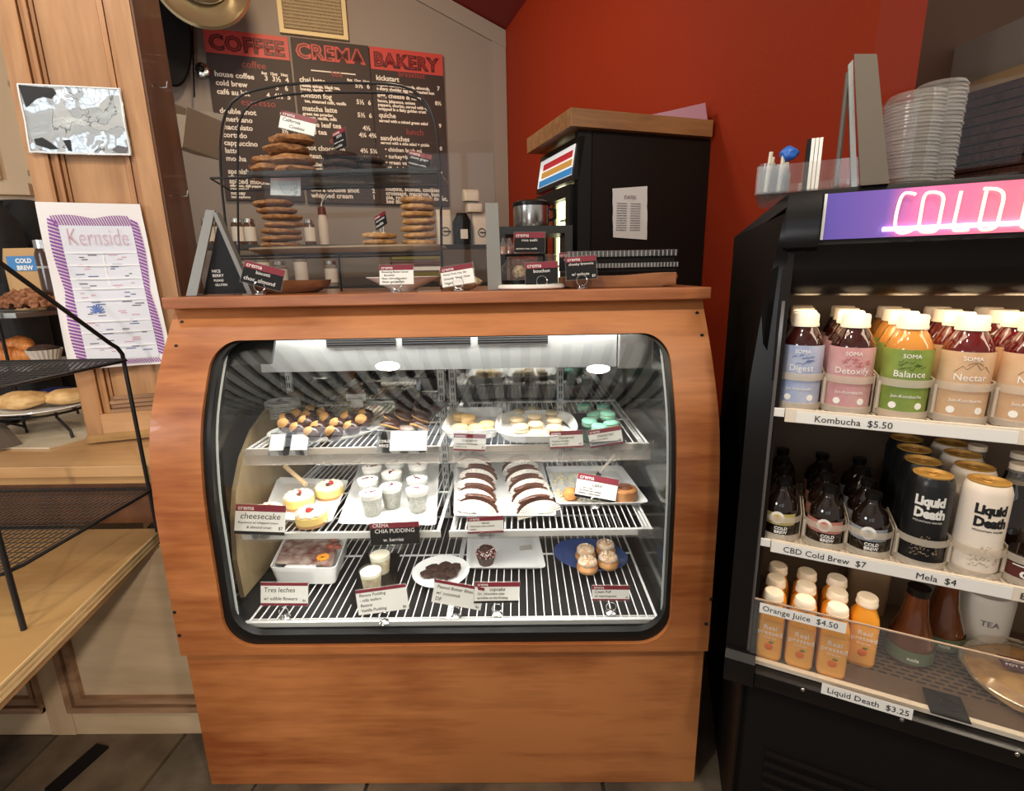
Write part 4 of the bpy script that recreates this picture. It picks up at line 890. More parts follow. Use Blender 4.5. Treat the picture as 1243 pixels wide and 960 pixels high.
for ch in list(t.children):
    if ch.name.split('.')[0] in ('card', 'banner'): ch.data.materials.clear(); ch.data.materials.append(GLOSSL if ch.name.startswith('card') else mat('washed_banner', (.45, .30, .33), .15))
    if 'lettering' in ch.name: bpy.data.objects.remove(ch)
p = ctr(463, 265, 1.46); card('small black card turned sideways on the low pale cookie stack', (p.x, 1.455, ZW+.036), .052, .036, -38, -6, -16, 'black', 'nut butter', ('cookie',), 'stem', lift=.014, banner=.28, headsz=.26)
# sneeze guard with its brackets
gy = 1.31
def gp(px, py, Y=gy): return at(px, py, 'Y', Y)
gz = gp(400, 175).z; gx0, gx1 = gp(246, 250).x, gp(606, 250).x
t = thing('sneeze_guard', 'clear glass sneeze guard sheet standing along the counter before the cookie rack', 'glass guard', ((gx0+gx1)/2, gy, TOPZ))
box('glass', GGLASS, -(gx1-gx0)/2-.05, (gx1-gx0)/2-.012, .0, .004, .004, gz-TOPZ, t)
for nm_, pts, lab in (('l', ((225, 355), (238, 355), (254, 250), (243, 249)), 'grey metal sneeze guard bracket at the left end of the counter'), ('r', ((592, 347), (609, 348), (604, 241), (588, 241)), 'grey metal sneeze guard bracket right of the coffee bags')):
    P = [gp(a, b, 1.285) for a, b in pts]; x_ = sum(q.x for q in P)/4; t = thing('guard_bracket', lab, 'bracket', (x_, 1.30, TOPZ))
    Q = [(q.x-x_, q.z-TOPZ) for q in P]; zl = min(q[1] for q in Q); Q = [(a, max(b-zl, 0) if b-zl > .004 else 0) for a, b in Q]
    m = MB(); n = 4; V = [(a, -.015+b*.10, b) for a, b in Q]; V += [(a, y+.006, b) for a, y, b in V]
    m.add(V, [(0,1,2,3),(7,6,5,4),(0,4,5,1),(1,5,6,2),(2,6,7,3),(3,7,4,0)]).build('front_plate', GREYM, t, False)
    top = Q[2]; 
    if nm_ == 'l': MB().add([(top[0]-.004, 0, top[1]-.005), (top[0]+.006, 0, top[1]-.005), (top[0]+.062, .01, 0), (top[0]+.050, .01, 0), (top[0]-.004, .02, top[1]-.005), (top[0]+.006, .02, top[1]-.005), (top[0]+.062, .03, 0), (top[0]+.050, .03, 0)], [(0,1,2,3),(7,6,5,4),(0,4,5,1),(1,5,6,2),(2,6,7,3),(3,7,4,0)]).build('brace', GREYM, t, False)
    if nm_ == 'l': 
        g = MB().add([(Q[1][0]+.001, .012, .002), (top[0]+.050, .012, .002), (top[0]+.003, .012, top[1]-.02), (Q[1][0]+.001, .015, .002), (top[0]+.050, .015, .002), (top[0]+.003, .015, top[1]-.02)], [(0,1,2),(5,4,3),(0,3,4,1),(1,4,5,2),(2,5,3,0)]); g.build('dark_card', CARDB, t, False)
        textlines('lettering', [(.012, .055, .010, 'NICE'), (.012, .044, .010, 'BERRY'), (.014, .033, .008, 'PLEASE'), (.016, .022, .008, 'GLUTEN')], WINK, t, Matrix.Translation((0, .010, 0)))
    box('foot', GREYM, Q[0][0], Q[1][0], -.012, .03, 0, .003, t)
# counter-top cards and dishes
def counter(px, Y): return Vector((at(px, 348, 'Y', Y).x, Y, TOPZ))
def cardc(px, Y, w_, h_, *a, **k): return card(a[0], counter(px, Y), w_, h_, *a[1:], **k)
p = counter(316, 1.262); card('tilted card reading biscotti with blue strip, left end of the counter', p, .094, .052, 6, -12, 16, 'black', 'biscotti', ('choc. almond',), 'ring', lift=.020, banner=.3, headsz=.22)
o = [c for c in bpy.data.objects if c.name.startswith('price_card')][-1]
p = counter(482, 1.262); card('white card with handwritten brown butter lines before the white bowl', p, .082, .046, 0, -8, 0, 'white', '', ('Browning Butter Cocoa', '   Brownies', 'Flour, Oats, Chocolate', 'Gluten and almonds'), 'ring', lift=.018, banner=.26)
p = counter(557, 1.262); card('white handwritten card before the crumb loaf, left of the grey bracket', p, .080, .047, -4, -10, -8, 'white', '', ('Honey Fruit, Nut, Bar', 'Granola Good, Nuts', 'Vegan'), 'ring', lift=.014, banner=.26)
p = counter(658, 1.262); card('black card reading bouchon right of the grey bracket', p, .078, .052, -6, -10, -2, 'black', 'bouchon', (), 'ring', lift=.012, banner=.28, headsz=.22)
p = counter(706, 1.262); card('black card reading chunky brownie at the slab board', p, .072, .054, -4, -10, -3, 'black', 'chunky brownie', ('   w/ walnuts',), 'ring', lift=.022, banner=.24, headsz=.17, price='$3')
p = counter(690, 1.42); card('black card partly hidden behind the chunky brownie card', p, .052, .048, -8, -8, 0, 'black', 'banana', (), 'none', lift=.042, banner=.26, headsz=.2)
p = counter(643, 1.36); card('black card reading rose sushi raised over the glass jars', p, .078, .050, -4, -8, 1, 'black', 'rose sushi', ('coconut rose, vanilla',), 'none', lift=.090, banner=.28, headsz=.20)
o = bpy.data.objects['price_card.012'] if 'price_card.012' in bpy.data.objects else None
# biscotti board, bowl, loaf
t = thing('wooden_dish', 'long shallow wooden dish behind the biscotti card', 'dish', counter(350, 1.40))
MB().loft([(.075, .045, 0, 3), (.105, .06, .014, 3), (.112, .066, .032, 3), (.108, .062, .032, 3), (.085, .05, .008, 3)], 40).build('dish', W_SLAB, t)
for k in range(4):
    o = MB().blob((0, 0, .012), (.035, .010, .010), .1, 4, 2, k).build('biscotti', COOKP); o.location = counter(350, 1.40)+Vector((-.06+.035*k, .01*(k % 2)-.01, .010)); o.rotation_euler = (0, 0, .5+.2*k); tag(o, '%s biscotti from the left lying in the wooden dish' % ORD[k], 'biscotti', 'biscotti in the wooden dish')
t = MB().loft([(.035, .035, 0), (.036, .036, .003), (.098, .07, .034), (.098, .07, .036), (.094, .067, .036), (.034, .034, .006)], 44).build('bowl', WHITE); t.location = counter(490, 1.40); tag(t, 'wide flared white bowl behind the handwritten brown butter card', 'bowl')
o = MB().blob((0, 0, .020), (.05, .03, .021), .25, 5, 3, 4).build('crumb_loaf', mat('crumbly', (.68, .56, .38), .85, col2=(.30, .18, .08), vs_=90, bump=1, bs=120)); o.location = counter(560, 1.33); tag(o, 'pale crumbly granola bar pile behind the white card left of the bracket', 'pastry')
o = MB().lathe([(0, 0), (.085, 0), (.09, .003), (.09, .008), (.086, .011), (0, .011)], 40).build('cutting_board', WPLAST); o.location = counter(644, 1.325); tag(o, 'thin round white board under the glass jar by the bouchon card', 'board')
# jars at the right of the bracket
JZ = TOPZ
t = thing('glass_jar', 'stout glass jar with nut-covered ball, by the bouchon card', 'jar', counter(630, 1.335)+Vector((0, .005, .0112)))
MB().lathe([(0, 0), (.042, 0), (.044, .008), (.044, .046), (.036, .052)], 28).build('base', mat('dark_base', (.03, .02, .015), .4), t) if False else None
MB().loft([(.044, .044, .010), (.045, .045, .046), (.034, .034, .056), (.036, .036, .062)], 28, cap0=False, cap1=False).build('glass', JARG, t); MB().lathe([(0, 0), (.045, 0), (.045, .010), (0, .010)], 28).build('base', BLACK, t)
t.location.y = 1.37
o = MB().blob((0, 0, .018), (.018, .018, .018), .2, 8, 3, 2).build('energy_ball', mat('nutty', (.62, .46, .28), .8, col2=(.25, .13, .05), vs_=150, bump=1, bs=200)); o.location = t.location+Vector((.002, 0, .011)); tag(o, 'round nut-coated ball inside the glass jar', 'pastry')
t = thing('cake_stand', 'dark wooden stand carrying a glass dish behind the jars', 'stand', counter(648, 1.50))
MB().lathe([(0, 0), (.05, 0), (.05, .006), (.012, .012), (.012, .045), (.07, .052), (.075, .058), (0, .058)], 30).build('stand', W_SLAB, t); MB().loft([(.06, .06, .059), (.065, .065, .085), (.06, .06, .088)], 30, cap0=False, cap1=True).build('glass_lid', JARG, t)
t = thing('round_tin', 'black tray with sweets below the rose sushi card', 'tray', counter(648, 1.40)+Vector((0, 0, .081))); t.location.y = 1.42; t.location.z = TOPZ+.0
box('tray', BLACKM, -.075, .03, -.03, .03, .083, .088, t); box('legs', BLACKM, -.075, -.072, -.03, .03, 0, .083, t); box('legs', BLACKM, .027, .03, -.03, .03, 0, .083, t)
BT = thing('mini_bottle', '', 'bottle'); MB().lathe([(0, 0), (.009, 0), (.009, .026), (.004, .034), (.004, .042), (0, .042)], 12).build('bottle', JARG, BT); MB().lathe([(0, .0), (.0075, .001), (.0075, .02), (0, .02)], 10).build('filling', mat('pinkish', (.45, .20, .14), .6), BT); BP = Proto(BT)
for k, x in enumerate((612, 620, 628)): q = counter(x, 1.43); BP.place((q.x, 1.42, TOPZ+.0885), 0, '%s tiny glass bottle from the left beside the rose sushi card' % ORD[k], 'tiny bottles on the black tray')
# rice cooker like pot further back
p = at(645, 262, 'Y', 2.25); t = thing('metal_pot', 'steel pot with black lid between the bracket and the black fridge', 'pot', (p.x, 2.25, p.z-.05))
MB().lathe([(0, 0), (.07, 0), (.075, .01), (.075, .085), (0, .085)], 32).build('pot', STEEL, t); MB().lathe([(0, .086), (.079, .086), (.079, .100), (.06, .108), (0, .108)], 32).build('lid', BLACK, t); MB().tube([(.074, 0, .03), (.10, 0, .04), (.10, 0, .07), (.076, 0, .075)], .006, 8).build('handle', BLACK, t)
ps = thing('side_shelf', 'dark shelf under the steel pot by the fridge', 'shelf', (p.x, 2.25, p.z-.05)); box('board', DMETAL, -.14, .16, -.12, .14, -.03, -.0005, ps); box('leg', DMETAL, -.14, -.11, -.12, .14, -(p.z-.05), -.03, ps); box('leg', DMETAL, .13, .16, -.12, .14, -(p.z-.05), -.03, ps)
# slab board with brownies boxes
sl = MB(); V = [(at(a, b, 'Y', 1.31)) for a, b in ((684, 346), (815, 340), (830, 322), (684, 333))]
t = thing('slab_board', 'rough live-edge wooden slab board under the black clamshell boxes', 'board', counter(750, 1.34)); X0, X1 = cx(683, 335, 1.29)-t.location.x, cx(822, 335, 1.29)-t.location.x
m = MB(); n = 24; top = []; bot = []
random.seed(3)
for k in range(n+1):
    f = k/n; x = X0+(X1-X0)*f; top.append((x, .026+.007*f+.0015*sin(9*f))); bot.append((x, .0 if .08 < f < .9 else .004))
m.prism(bot+top[::-1], -.045, .09); m.build('slab', W_SLAB, t, False, .0015)
sw = MB(); sw.blob((X1+.008, .02, .022), (.014, .02, .012), .1, 5, 2, 2); sw.build('knob_end', W_SLAB, t)
CLB = glassy('clear_lid', (.55, .55, .55), 1.5, .08, .14, .12, (.25, .25, .25)); BRW = mat('brownie', (.03, .012, .008), .8, bump=.6, bs=80)
def clam(label, px0, px1, z, h, seed, Y=1.32):
    xa, xb = cx(px0, 320, Y), cx(px1, 320, Y); t = thing('clamshell_box', label, 'box', ((xa+xb)/2, Y+.045, z), 0, 'clamshell boxes on the slab board'); W = xb-xa
    box('base', BLACKM, -W/2+.004, W/2-.004, -.04, .05, 0, h*.45, t, .002); box('brownie', BRW, -W/2+.008, W/2-.008, -.036, .045, h*.45, h*.7, t, .002)
    box('lid', CLB, -W/2, W/2, -.045, .055, h*.46, h, t, .002); m = MB()
    for k in range(26): x = -W/2+W*(k+.5)/26; m.box(x-.0012, x+.0012, -.0475, -.0455, h*.5, h*.95)
    tag(m.build('ribs', mat('lid_rib', (.30, .30, .30), .25), t, False), kind='stuff')
zs_ = TOPZ+.036
clam('black clamshell box of brownies, lower one on the slab board', 722, 824, zs_, .023, 1); clam('black clamshell box of brownies, upper one on the slab board', 688, 822, zs_+.0235, .030, 2, 1.33)

# ================================================================ INSIDE THE CASE
def zl(z): return z+.0006
# shelf 1 left: plates, platter of dipped balls, tray of dipped cookies
p = at(345, 506, 'Z', S1); SP = thing('small_plate', '', 'plate'); MB().loft([(.028, .028, 0), (.034, .034, .001), (.052, .052, .007), (.052, .052, .0085), (.034, .034, .003), (.02, .02, .003)], 36).build('plate', WHITE, SP); SPp = Proto(SP)
for k in range(9): SPp.place((p.x, p.y, S1+.001+k*.0052), 0, '%s small white plate in the stack at the left of the top shelf' % ('topmost' if k == 8 else 'bottom' if k == 0 else ORD[8-k]), 'stacked small white plates')
BUCK = mat('dipped_ball_chocolate', (.045, .016, .010), .25, coat=.3, sss=.0); PB = mat('peanut_butter', (.62, .36, .13), .55, col2=(.50, .26, .08), vs_=40)
def ball():
    t = thing('dipped_ball', '', 'candy'); MB().blob((0, 0, .0205), (.0215, .0215, .0205), .05, 3, 3, 2).build('chocolate_coat', BUCK, t)
    MB().blob((-.0045, -.0035, .0270), (.0182, .0188, .0158), .06, 3, 2, 3).build('peanut_butter_top', PB, t); return Proto(t)
BL = ball()
pc = at(402, 522, 'Z', S1); pl = tray('oval_platter', 'oval white platter full of chocolate dipped balls on the top shelf', (pc.x+.0, pc.y-.036, S1+.0008), .150, .098, WHITE, 12, 2, .015, cat='platter')
bz = S1+.008
balls = [(349, 511), (347.7, 517), (362, 505), (380, 499.5), (394.5, 503.5), (373, 514), (375.3, 507.3), (398, 509.5), (363, 521), (380, 526), (387.7, 519.5), (406, 525), (411, 517), (428, 519.5), (424, 509), (441, 512), (444.5, 506)]
rows_ = {}
for i, (x, y) in enumerate(sorted(balls)):
    q = at(x, y, 'Z', bz+.018)
    lay = 'front' if y >= 518 else 'middle' if y >= 509.2 else 'back'; rows_[lay] = rows_.get(lay, 0)+1
    q2 = at(x, y, 'Z', bz+.022); random.seed(i)
    BL.place((q2.x, min(q2.y, 9), bz+(.004 if lay != 'front' else 0)), random.uniform(-.6, .6), '%s chocolate dipped peanut butter ball from the left in the %s row of the platter' % (ORD[rows_[lay]-1], lay), 'dipped balls on the oval platter')
# tray of dipped cookies
a, b = at(495, 532, 'Z', S1), at(500, 488, 'Z', S1); tray('rectangular_plate', 'white plate with red edged paper holding chocolate dipped cookies, top shelf centre', ((a.x+b.x)/2+.006, (a.y+b.y)/2-.012, S1+.0008), .076, .165, WHITE, -10, 7, .014, cat='plate')
o = box('paper_sheet', mat('red_white_paper', (.70, .35, .33), .6, col2=(.80, .76, .72), vs_=30), -.060, .060, -.135, .125, 0, .0006); o.location = ((a.x+b.x)/2+.006, (a.y+b.y)/2-.012, S1+.0092); o.rotation_euler = (0, 0, radians(-10)); tag(o, 'red and white paper sheet under the chocolate dipped cookies', 'paper')
t = thing('dipped_cookie', '', 'cookie'); MB().blob((0, 0, .011), (.023, .023, .011), .06, 4, 3, 4).build('chocolate_shell', BUCK, t); MB().loft([(.0215, .0215, .006), (.0235, .0235, .0085), (.0215, .0215, .011)], 20).build('biscuit_edge', PB, t); DCp = Proto(t)
for i, (x, y, l_, w__) in enumerate(((497, 478, 2, 'topmost, rear'), (492.5, 484, 2, 'second, upper left'), (489, 490.5, 1.4, 'third, leaning left'), (488, 502, .9, 'large central'), (515, 486, 1, 'rear right'), (511, 498, .7, 'middle right'), (509, 506, .4, 'lower right'), (507, 517, 0, 'front right'), (472, 508, .3, 'left'), (471.5, 516, 0, 'front left'))):
    z_ = S1+.011+l_*.017; q = at(x, y, 'Z', z_+.014)
    DCp.place((q.x, q.y, z_), 0, '%s chocolate dipped cookie on the paper lined plate' % w__, 'dipped cookies on the paper lined plate', rot=(radians(25+5*(i % 3)), radians(-14+9*(i % 4)), .3*i), scale=(1.2, 1.2, 1.25))
# shelf 1 right: macarons
a, b = at(572, 530, 'Z', S1), at(573, 480, 'Z', S1); dishA = tray('square_dish', 'deep white square dish with a few orange macarons on the top shelf', (a.x+.002, a.y+.075, S1+.0008), .078, .118, WHITE, 0, 7, .030, cat='dish', inner=.84)
a = at(650, 532, 'Z', S1); dishB = tray('round_platter', 'large white rounded platter with pale macarons on the top shelf', (a.x+.003, a.y+.060, S1+.0008), .110, .126, WHITE, 0, 3.2, .026, cat='platter', inner=.84)
a = at(722, 535, 'Z', S1); bk = tray('black_tray', 'black tray with mint green macarons on the top shelf at right', (a.x-.002, a.y+.085, S1+.0008), .056, .135, BLACK, 14, 8, .012, cat='tray')
def macaron(c, cf, name='macaron', speck=None, r=.0215):
    t = thing(name, '', 'macaron'); m1 = mat(name+'_shell', c, .6, var=.12, vs_=60)
    MB().loft([(r*.93, r*.93, 0), (r, r, .003), (r*.97, r*.97, .007)], 24).build('shell', m1, t); MB().loft([(r*.9, r*.9, .0065), (r*.9, r*.9, .0105)], 24).build('filling', mat(name+'_filling', cf, .6), t)
    MB().loft([(r*.97, r*.97, .0105), (r*1.02, r*1.02, .0125), (r*.98, r*.98, .0155), (r*.85, r*.85, .0185), (r*.5, r*.5, .0205), (.001, .001, .021)], 24).build('shell', m1, t)
    if speck:
        random.seed(5); m = MB()
        for k in range(26): a_ = random.random()*6.28; q = random.random()**.5*r*.85; m.blob((q*cos(a_), q*sin(a_), .0205-.004*(q/r)**2), .0011, 0, 1, 1)
        tag(m.build('sprinkles', speck, t), kind='stuff')
    return Proto(t)
MO = macaron((.80, .55, .24), (.75, .62, .40), 'orange_macaron'); MP = macaron((.78, .64, .42), (.55, .40, .25), 'pale_macaron'); MG = macaron((.26, .62, .46), (.80, .78, .55), 'mint_macaron', mat('white_sprinkle', (.85, .9, .85), .5))
z_ = S1+.0075
for i, (x, y, l_, nm_) in enumerate(((557, 505, 0, 'back'), (558, 519, 0, 'front left'), (578, 519, 0, 'front middle'), (591, 515, 0, 'right'), (568, 510, .4, 'central leaning'))):
    q = at(x, y, 'Z', z_+.013); MO.place((q.x, q.y+.004, z_+l_*.018), i, '%s orange macaron in the deep square dish' % nm_, 'orange macarons', rot=(radians(-8*(l_ > 0)), 0, i))
k = 0
for r_, ys_ in (('back', ((630, 500), (648, 497), (670, 501))), ('second', ((628, 509), (649, 506), (673, 510))), ('third', ((632, 518), (650, 515), (673, 519))), ('front', ((651, 526),))):
    for j, (x, y) in enumerate(ys_):
        q = at(x, y, 'Z', z_+.013); MP.place((q.x, q.y, z_+.0), k, '%s pale tan macaron in the %s row of the round platter' % ('only' if len(ys_) == 1 else ('left', 'middle', 'right')[j], r_), 'pale macarons'); k += 1
for i, (x, y, l_, nm_) in enumerate(((709, 492, .0, 'back left'), (733, 493, .0, 'back right'), (722, 503, .1, 'middle'), (715, 511, 0, 'left front'), (737, 503, .9, 'stacked upper right'), (727, 518, 0, 'front'), (742, 514, 0, 'right front'))):
    q = at(x, y, 'Z', z_+.013+l_*.016); MG.place((q.x, q.y, z_+l_*.019), i, '%s mint green sprinkled macaron on the black tray' % nm_, 'mint macarons', rot=(radians(-6), radians(5*(i % 3-1)), i))
# cards on shelf 1
def rail(px, z, y): return at(px, 540, 'Y', y).x
def rc(px, y, w_, h_, z, lab, **k): return card(lab, (at(px, k.pop('py', 545), 'Y', y).x, y, z), w_, h_, **k)
yy = Y1-.030
rc(569, yy, .080, .042, S1-.012, 'white card about macarons below the deep square dish', py=530, style='white', head='macaron', lines=('Tangerine marmalade', 'cream 2 ea'), stand='clip', lift=.004, back=-14, roll=3, foot=1, headsz=.26, price='$2')
rc(688, yy, .082, .042, S1-.008, 'white card about macarons below the round platter', py=530, head='macaron', lines=('Hazelnut Delight', 'gluten free shell'), stand='clip', lift=.004, back=-14, roll=-2, foot=1, headsz=.26, price='$2')
rc(737, yy, .082, .044, S1-.006, 'tilted white card about mint macarons at the right of the top shelf', py=530, head='macaron', lines=('Mint Chocolate', 'gluten free'), stand='clip', lift=.006, back=-14, roll=-9, foot=1, headsz=.26, price='$2')
def glare_card(px, y, z, w_, h_, lab, roll=0, back=-34):
    t = thing('price_card', lab, 'price card', (at(px, 530, 'Y', y).x, y, z)); M_ = Matrix.Rotation(radians(roll), 4, 'Y') @ Matrix.Rotation(radians(back), 4, 'X')
    MB().box(-w_/2, w_/2, 0, .001, 0, h_, M_).build('card', CARDB, t, False); MB().box(-w_/2-.002, w_/2+.002, -.0016, -.0004, -.002, h_+.002, M_).build('glossy_sleeve', glassy('sleeve', (.9, .9, .9), 3.5, .02, .25), t, False)
    q = MB(); q.box(-.02, .02, -.006, .006, -.014, -.003); q.build('clear_clip', CLEAR, t, False)
    return t, M_
g, M_ = glare_card(346, yy, S1-.012, .098, .056, 'dark card with painted white window glare, below the oval platter'); MB().box(-.008, .004, -.0026, -.0018, .0, .058, M_).build('strap', BLACKM, g, False)
MB().box(-.048, -.012, -.0022, -.0017, .012, .054, M_).build('painted_glare', PAPER, g, False); MB().box(.006, .048, -.0022, -.0017, .012, .052, M_).build('painted_glare', PAPER, g, False)  # white patches paint the window's glare onto the card
g, M_ = glare_card(486, yy, S1-.010, .125, .056, 'white flap card beside a dark card reading COLD PIECE, below the dipped cookies', 0)  # the white flap is a painted window reflection
MB().box(-.03, .062, -.0024, -.0018, .004, .055, M_).build('painted_reflection', PAPER, g, False)  # white patch painted as a window reflection on the card
textlines('lettering', [(-.058, .026, .010, 'COLD'), (-.058, .014, .010, 'PIECE')], WINK, g, M_ @ Matrix.Translation((0, -.0022, 0)))
q = at(430, 487, 'Y', 1.60); t = card('small cream label standing at the back of the top shelf', (q.x, 1.62, S1+.001), .065, .024, 0, -5, 0, 'white', '', ('mozzarella',), 'none', lift=.022, banner=.02); MB().box(-.02, .02, 0, .01, 0, .022).build('label_foot', WPLAST, t)

# shelf 2 left: cheesecakes
def quad_tray(name, label, cat, px, z, mt, h=.014, th=.004):
    P = [at(x, y, 'Z', z) for x, y in px]; c = sum(P, Vector())/4; t = MB(); V = []
    def ins(P, f, zz): return [Vector((c.x+(q.x-c.x)*f, c.y+(q.y-c.y)*f, zz)) for q in P]
    L_ = [ins(P, .80, 0), ins(P, .90, .001), ins(P, 1, h), ins(P, .975, h), ins(P, .88, .005), ins(P, .8, .004)]
    N = 8; rings = []
    for R_ in L_:       # rounded corners
        ring = []
        for i in range(4):
            A, B, C_ = R_[i-1], R_[i], R_[(i+1) % 4]; p0 = B+(A-B).normalized()*.016; p1 = B+(C_-B).normalized()*.016
            for k in range(5): f = k/4; ring.append(p0*(1-f)**2+B*2*f*(1-f)+p1*f*f)
        rings.append(ring)
    V = [Vector((q.x-c.x, q.y-c.y, q.z)) for r_ in rings for q in r_]; n = len(rings[0]); Fc = [(i*n+k, i*n+(k+1) % n, (i+1)*n+(k+1) % n, (i+1)*n+k) for i in range(len(rings)-1) for k in range(n)]
    Fc += [tuple(range(n-1, -1, -1)), tuple((len(rings)-1)*n+k for k in range(n))]
    o = t.add(V, Fc).build(name, mt); o.location = (c.x, c.y, z+.0008); return tag(o, label, cat)
def fr(pts, y0, z):   # keep the front edge no nearer than y0
    return pts
quad_tray('rectangular_plate', 'white rectangular plate with four cheesecake tarts on the middle shelf', 'plate', [(318, 635), (403, 640), (424, 588), (338, 584)], S2, WHITE)
quad_tray('rectangular_plate', 'white rectangular plate carrying the chia pudding cups, middle shelf', 'plate', [(410, 642), (530, 644), (534, 556), (440, 560)], S2, WHITE)
quad_tray('rectangular_plate', 'white rectangular plate under two rows of chocolate tacos, middle shelf', 'plate', [(551, 632), (676, 632), (656, 556), (552, 557)], S2, WHITE)
quad_tray('rectangular_plate', 'white rectangular plate with cake and cinnamon roll, middle shelf right', 'plate', [(676, 618), (788, 616), (754, 570), (662, 571)], S2, WHITE)
# tarts
CRUST = mat('crumb_crust', (.50, .27, .12), .8, bump=.5, bs=200); CUST = mat('yellow_cheesecake', (.83, .62, .22), .45, sss=.1); CREAM = mat('whipped_cream', (.87, .80, .62), .5, sss=.1); BERRY = mat('raspberry', (.45, .03, .03), .4, bump=.6, bs=250); DBERRY = mat('dark_berry', (.10, .01, .02), .4)
def tart():
    t = thing('cheesecake_tart', '', 'cake'); R_ = .040
    MB().lathe([(0, 0), (R_*.95, 0), (R_*.97, .008), (0, .008)], 30).build('crust', CRUST, t); MB().lathe([(0, .008), (R_*.98, .008), (R_, .014), (R_*.98, .026), (R_*.9, .029), (0, .029)], 30).build('filling', CUST, t)
    m = MB()
    for k in range(11):
        a_ = 2*pi*k/11
        for l_ in range(3): m.blob((R_*.72*cos(a_+l_*.12), R_*.72*sin(a_+l_*.12), .031+l_*.003), (.0115-l_*.003, .0115-l_*.003, .006-l_*.0012), .05, 3, 2, k)
    m.blob((0, 0, .030), (.024, .024, .004), .1, 3, 2); m.build('cream_swirl', CREAM, t)
    MB().blob((-.006, 0, .038), (.008, .008, .007), .12, 12, 2).build('raspberry', BERRY, t); MB().blob((.007, .004, .038), (.006, .006, .005), .1, 8, 2).build('berry', DBERRY, t); MB().lathe([(.0025, .041), (.005, .041), (.005, .044), (.0025, .044)], 12, cx=.004, cy=-.002).build('sugar_ring', WHITE, t)
    return Proto(t)
TA = tart()
for x, y, nm_ in ((324, 624, 'leftmost'), (363, 606, 'back left'), (400, 594, 'rearmost right'), (378, 626, 'front')):
    q = at(x, y, 'Z', S2+.025); TA.place((q.x, q.y, S2+.0055), x, '%s berry-topped cheesecake tart on the white plate' % nm_, 'cheesecake tarts')
t = thing('pie_server', 'wooden-handled pie server lying behind the cheesecake tarts', 'server', (0, 0, 0)); a, b, c_ = at(346, 566, 'Z', S2+.075), at(371, 588, 'Z', S2+.05), at(392, 592, 'Z', S2+.025)
MB().tube([a, a.lerp(b, .5), b], .0068, 10).build('handle', mat('pale_wood_handle', (.66, .46, .26), .5), t)
for f in (.3, .6, .85): q = a.lerp(b, f); MB().blob((q.x, q.y-.0065, q.z+.002), .0018, 0, 1, 1).build('rivet', INK, t)
MB().tube([b, c_], .003, 8).build('neck', STEEL, t); MB().add([c_+Vector(v) for v in ((-.002, -.014, -.004), (.03, -.004, -.012), (-.002, .014, -.004), (-.002, -.014, -.0025), (.03, -.004, -.0105), (-.002, .014, -.0025))], [(0,1,2),(5,4,3),(0,3,4,1),(1,4,5,2),(2,5,3,0)]).build('blade', STEEL, t, False)
# pudding cups
def cup(h=.062, r0=.0215, r1=.031, body=None, top=None, berry=True, nm_='pudding_cup', fill=.8):
    t = thing(nm_, '', 'cup'); MB().loft([(r0, r0, 0), (r1, r1, h), (r1+.0015, r1+.0015, h+.001), (r1+.0015, r1+.0015, h+.003), (r1, r1, h+.003)], 28, cap1=False).build('cup', JARG, t)
    MB().lathe([(0, .001), (r0-.001, .001), (r0+(r1-r0)*fill-.001, h*fill), (0, h*fill)], 26).build('pudding', body, t); MB().lathe([(0, h*fill), (r0+(r1-r0)*fill-.001, h*fill), (r1-.002, h*.985), (r1*.6, h*1.02), (0, h*1.03)], 26).build('cream_top', top, t)
    if berry:
        random.seed(2); m = MB()
        for k in range(7): m.blob((random.uniform(-.012, .012), random.uniform(-.007, .007), h*1.03), (.004, .003, .002), .3, 6, 1, k)
        m.build('berry_swirl', DBERRY if berry is True else berry, t)
    return Proto(t)
CHIA = mat('chia_pudding', (.62, .60, .52), .5, col2=(.22, .21, .19), vs_=350); CT_ = mat('cup_cream', (.80, .76, .70), .5, bump=.3, bs=90)
CU = cup(body=CHIA, top=CT_)
CUPH = .065
for i, (x, y, nm_) in enumerate(((450, 596, 'front left'), (474, 588, 'front middle'), (506, 592, 'front right'), (446, 580, 'second row left'), (475, 572, 'second row middle'), (506, 579, 'second row right'), (451, 565, 'back left'), (479, 560, 'back middle'), (507, 562, 'back right'))):
    q = at(x, y, 'Z', S2+CUPH+.005); CU.place((q.x, q.y, S2+.0052), i, '%s clear cup of speckled chia pudding on the white plate' % nm_, 'chia pudding cups')
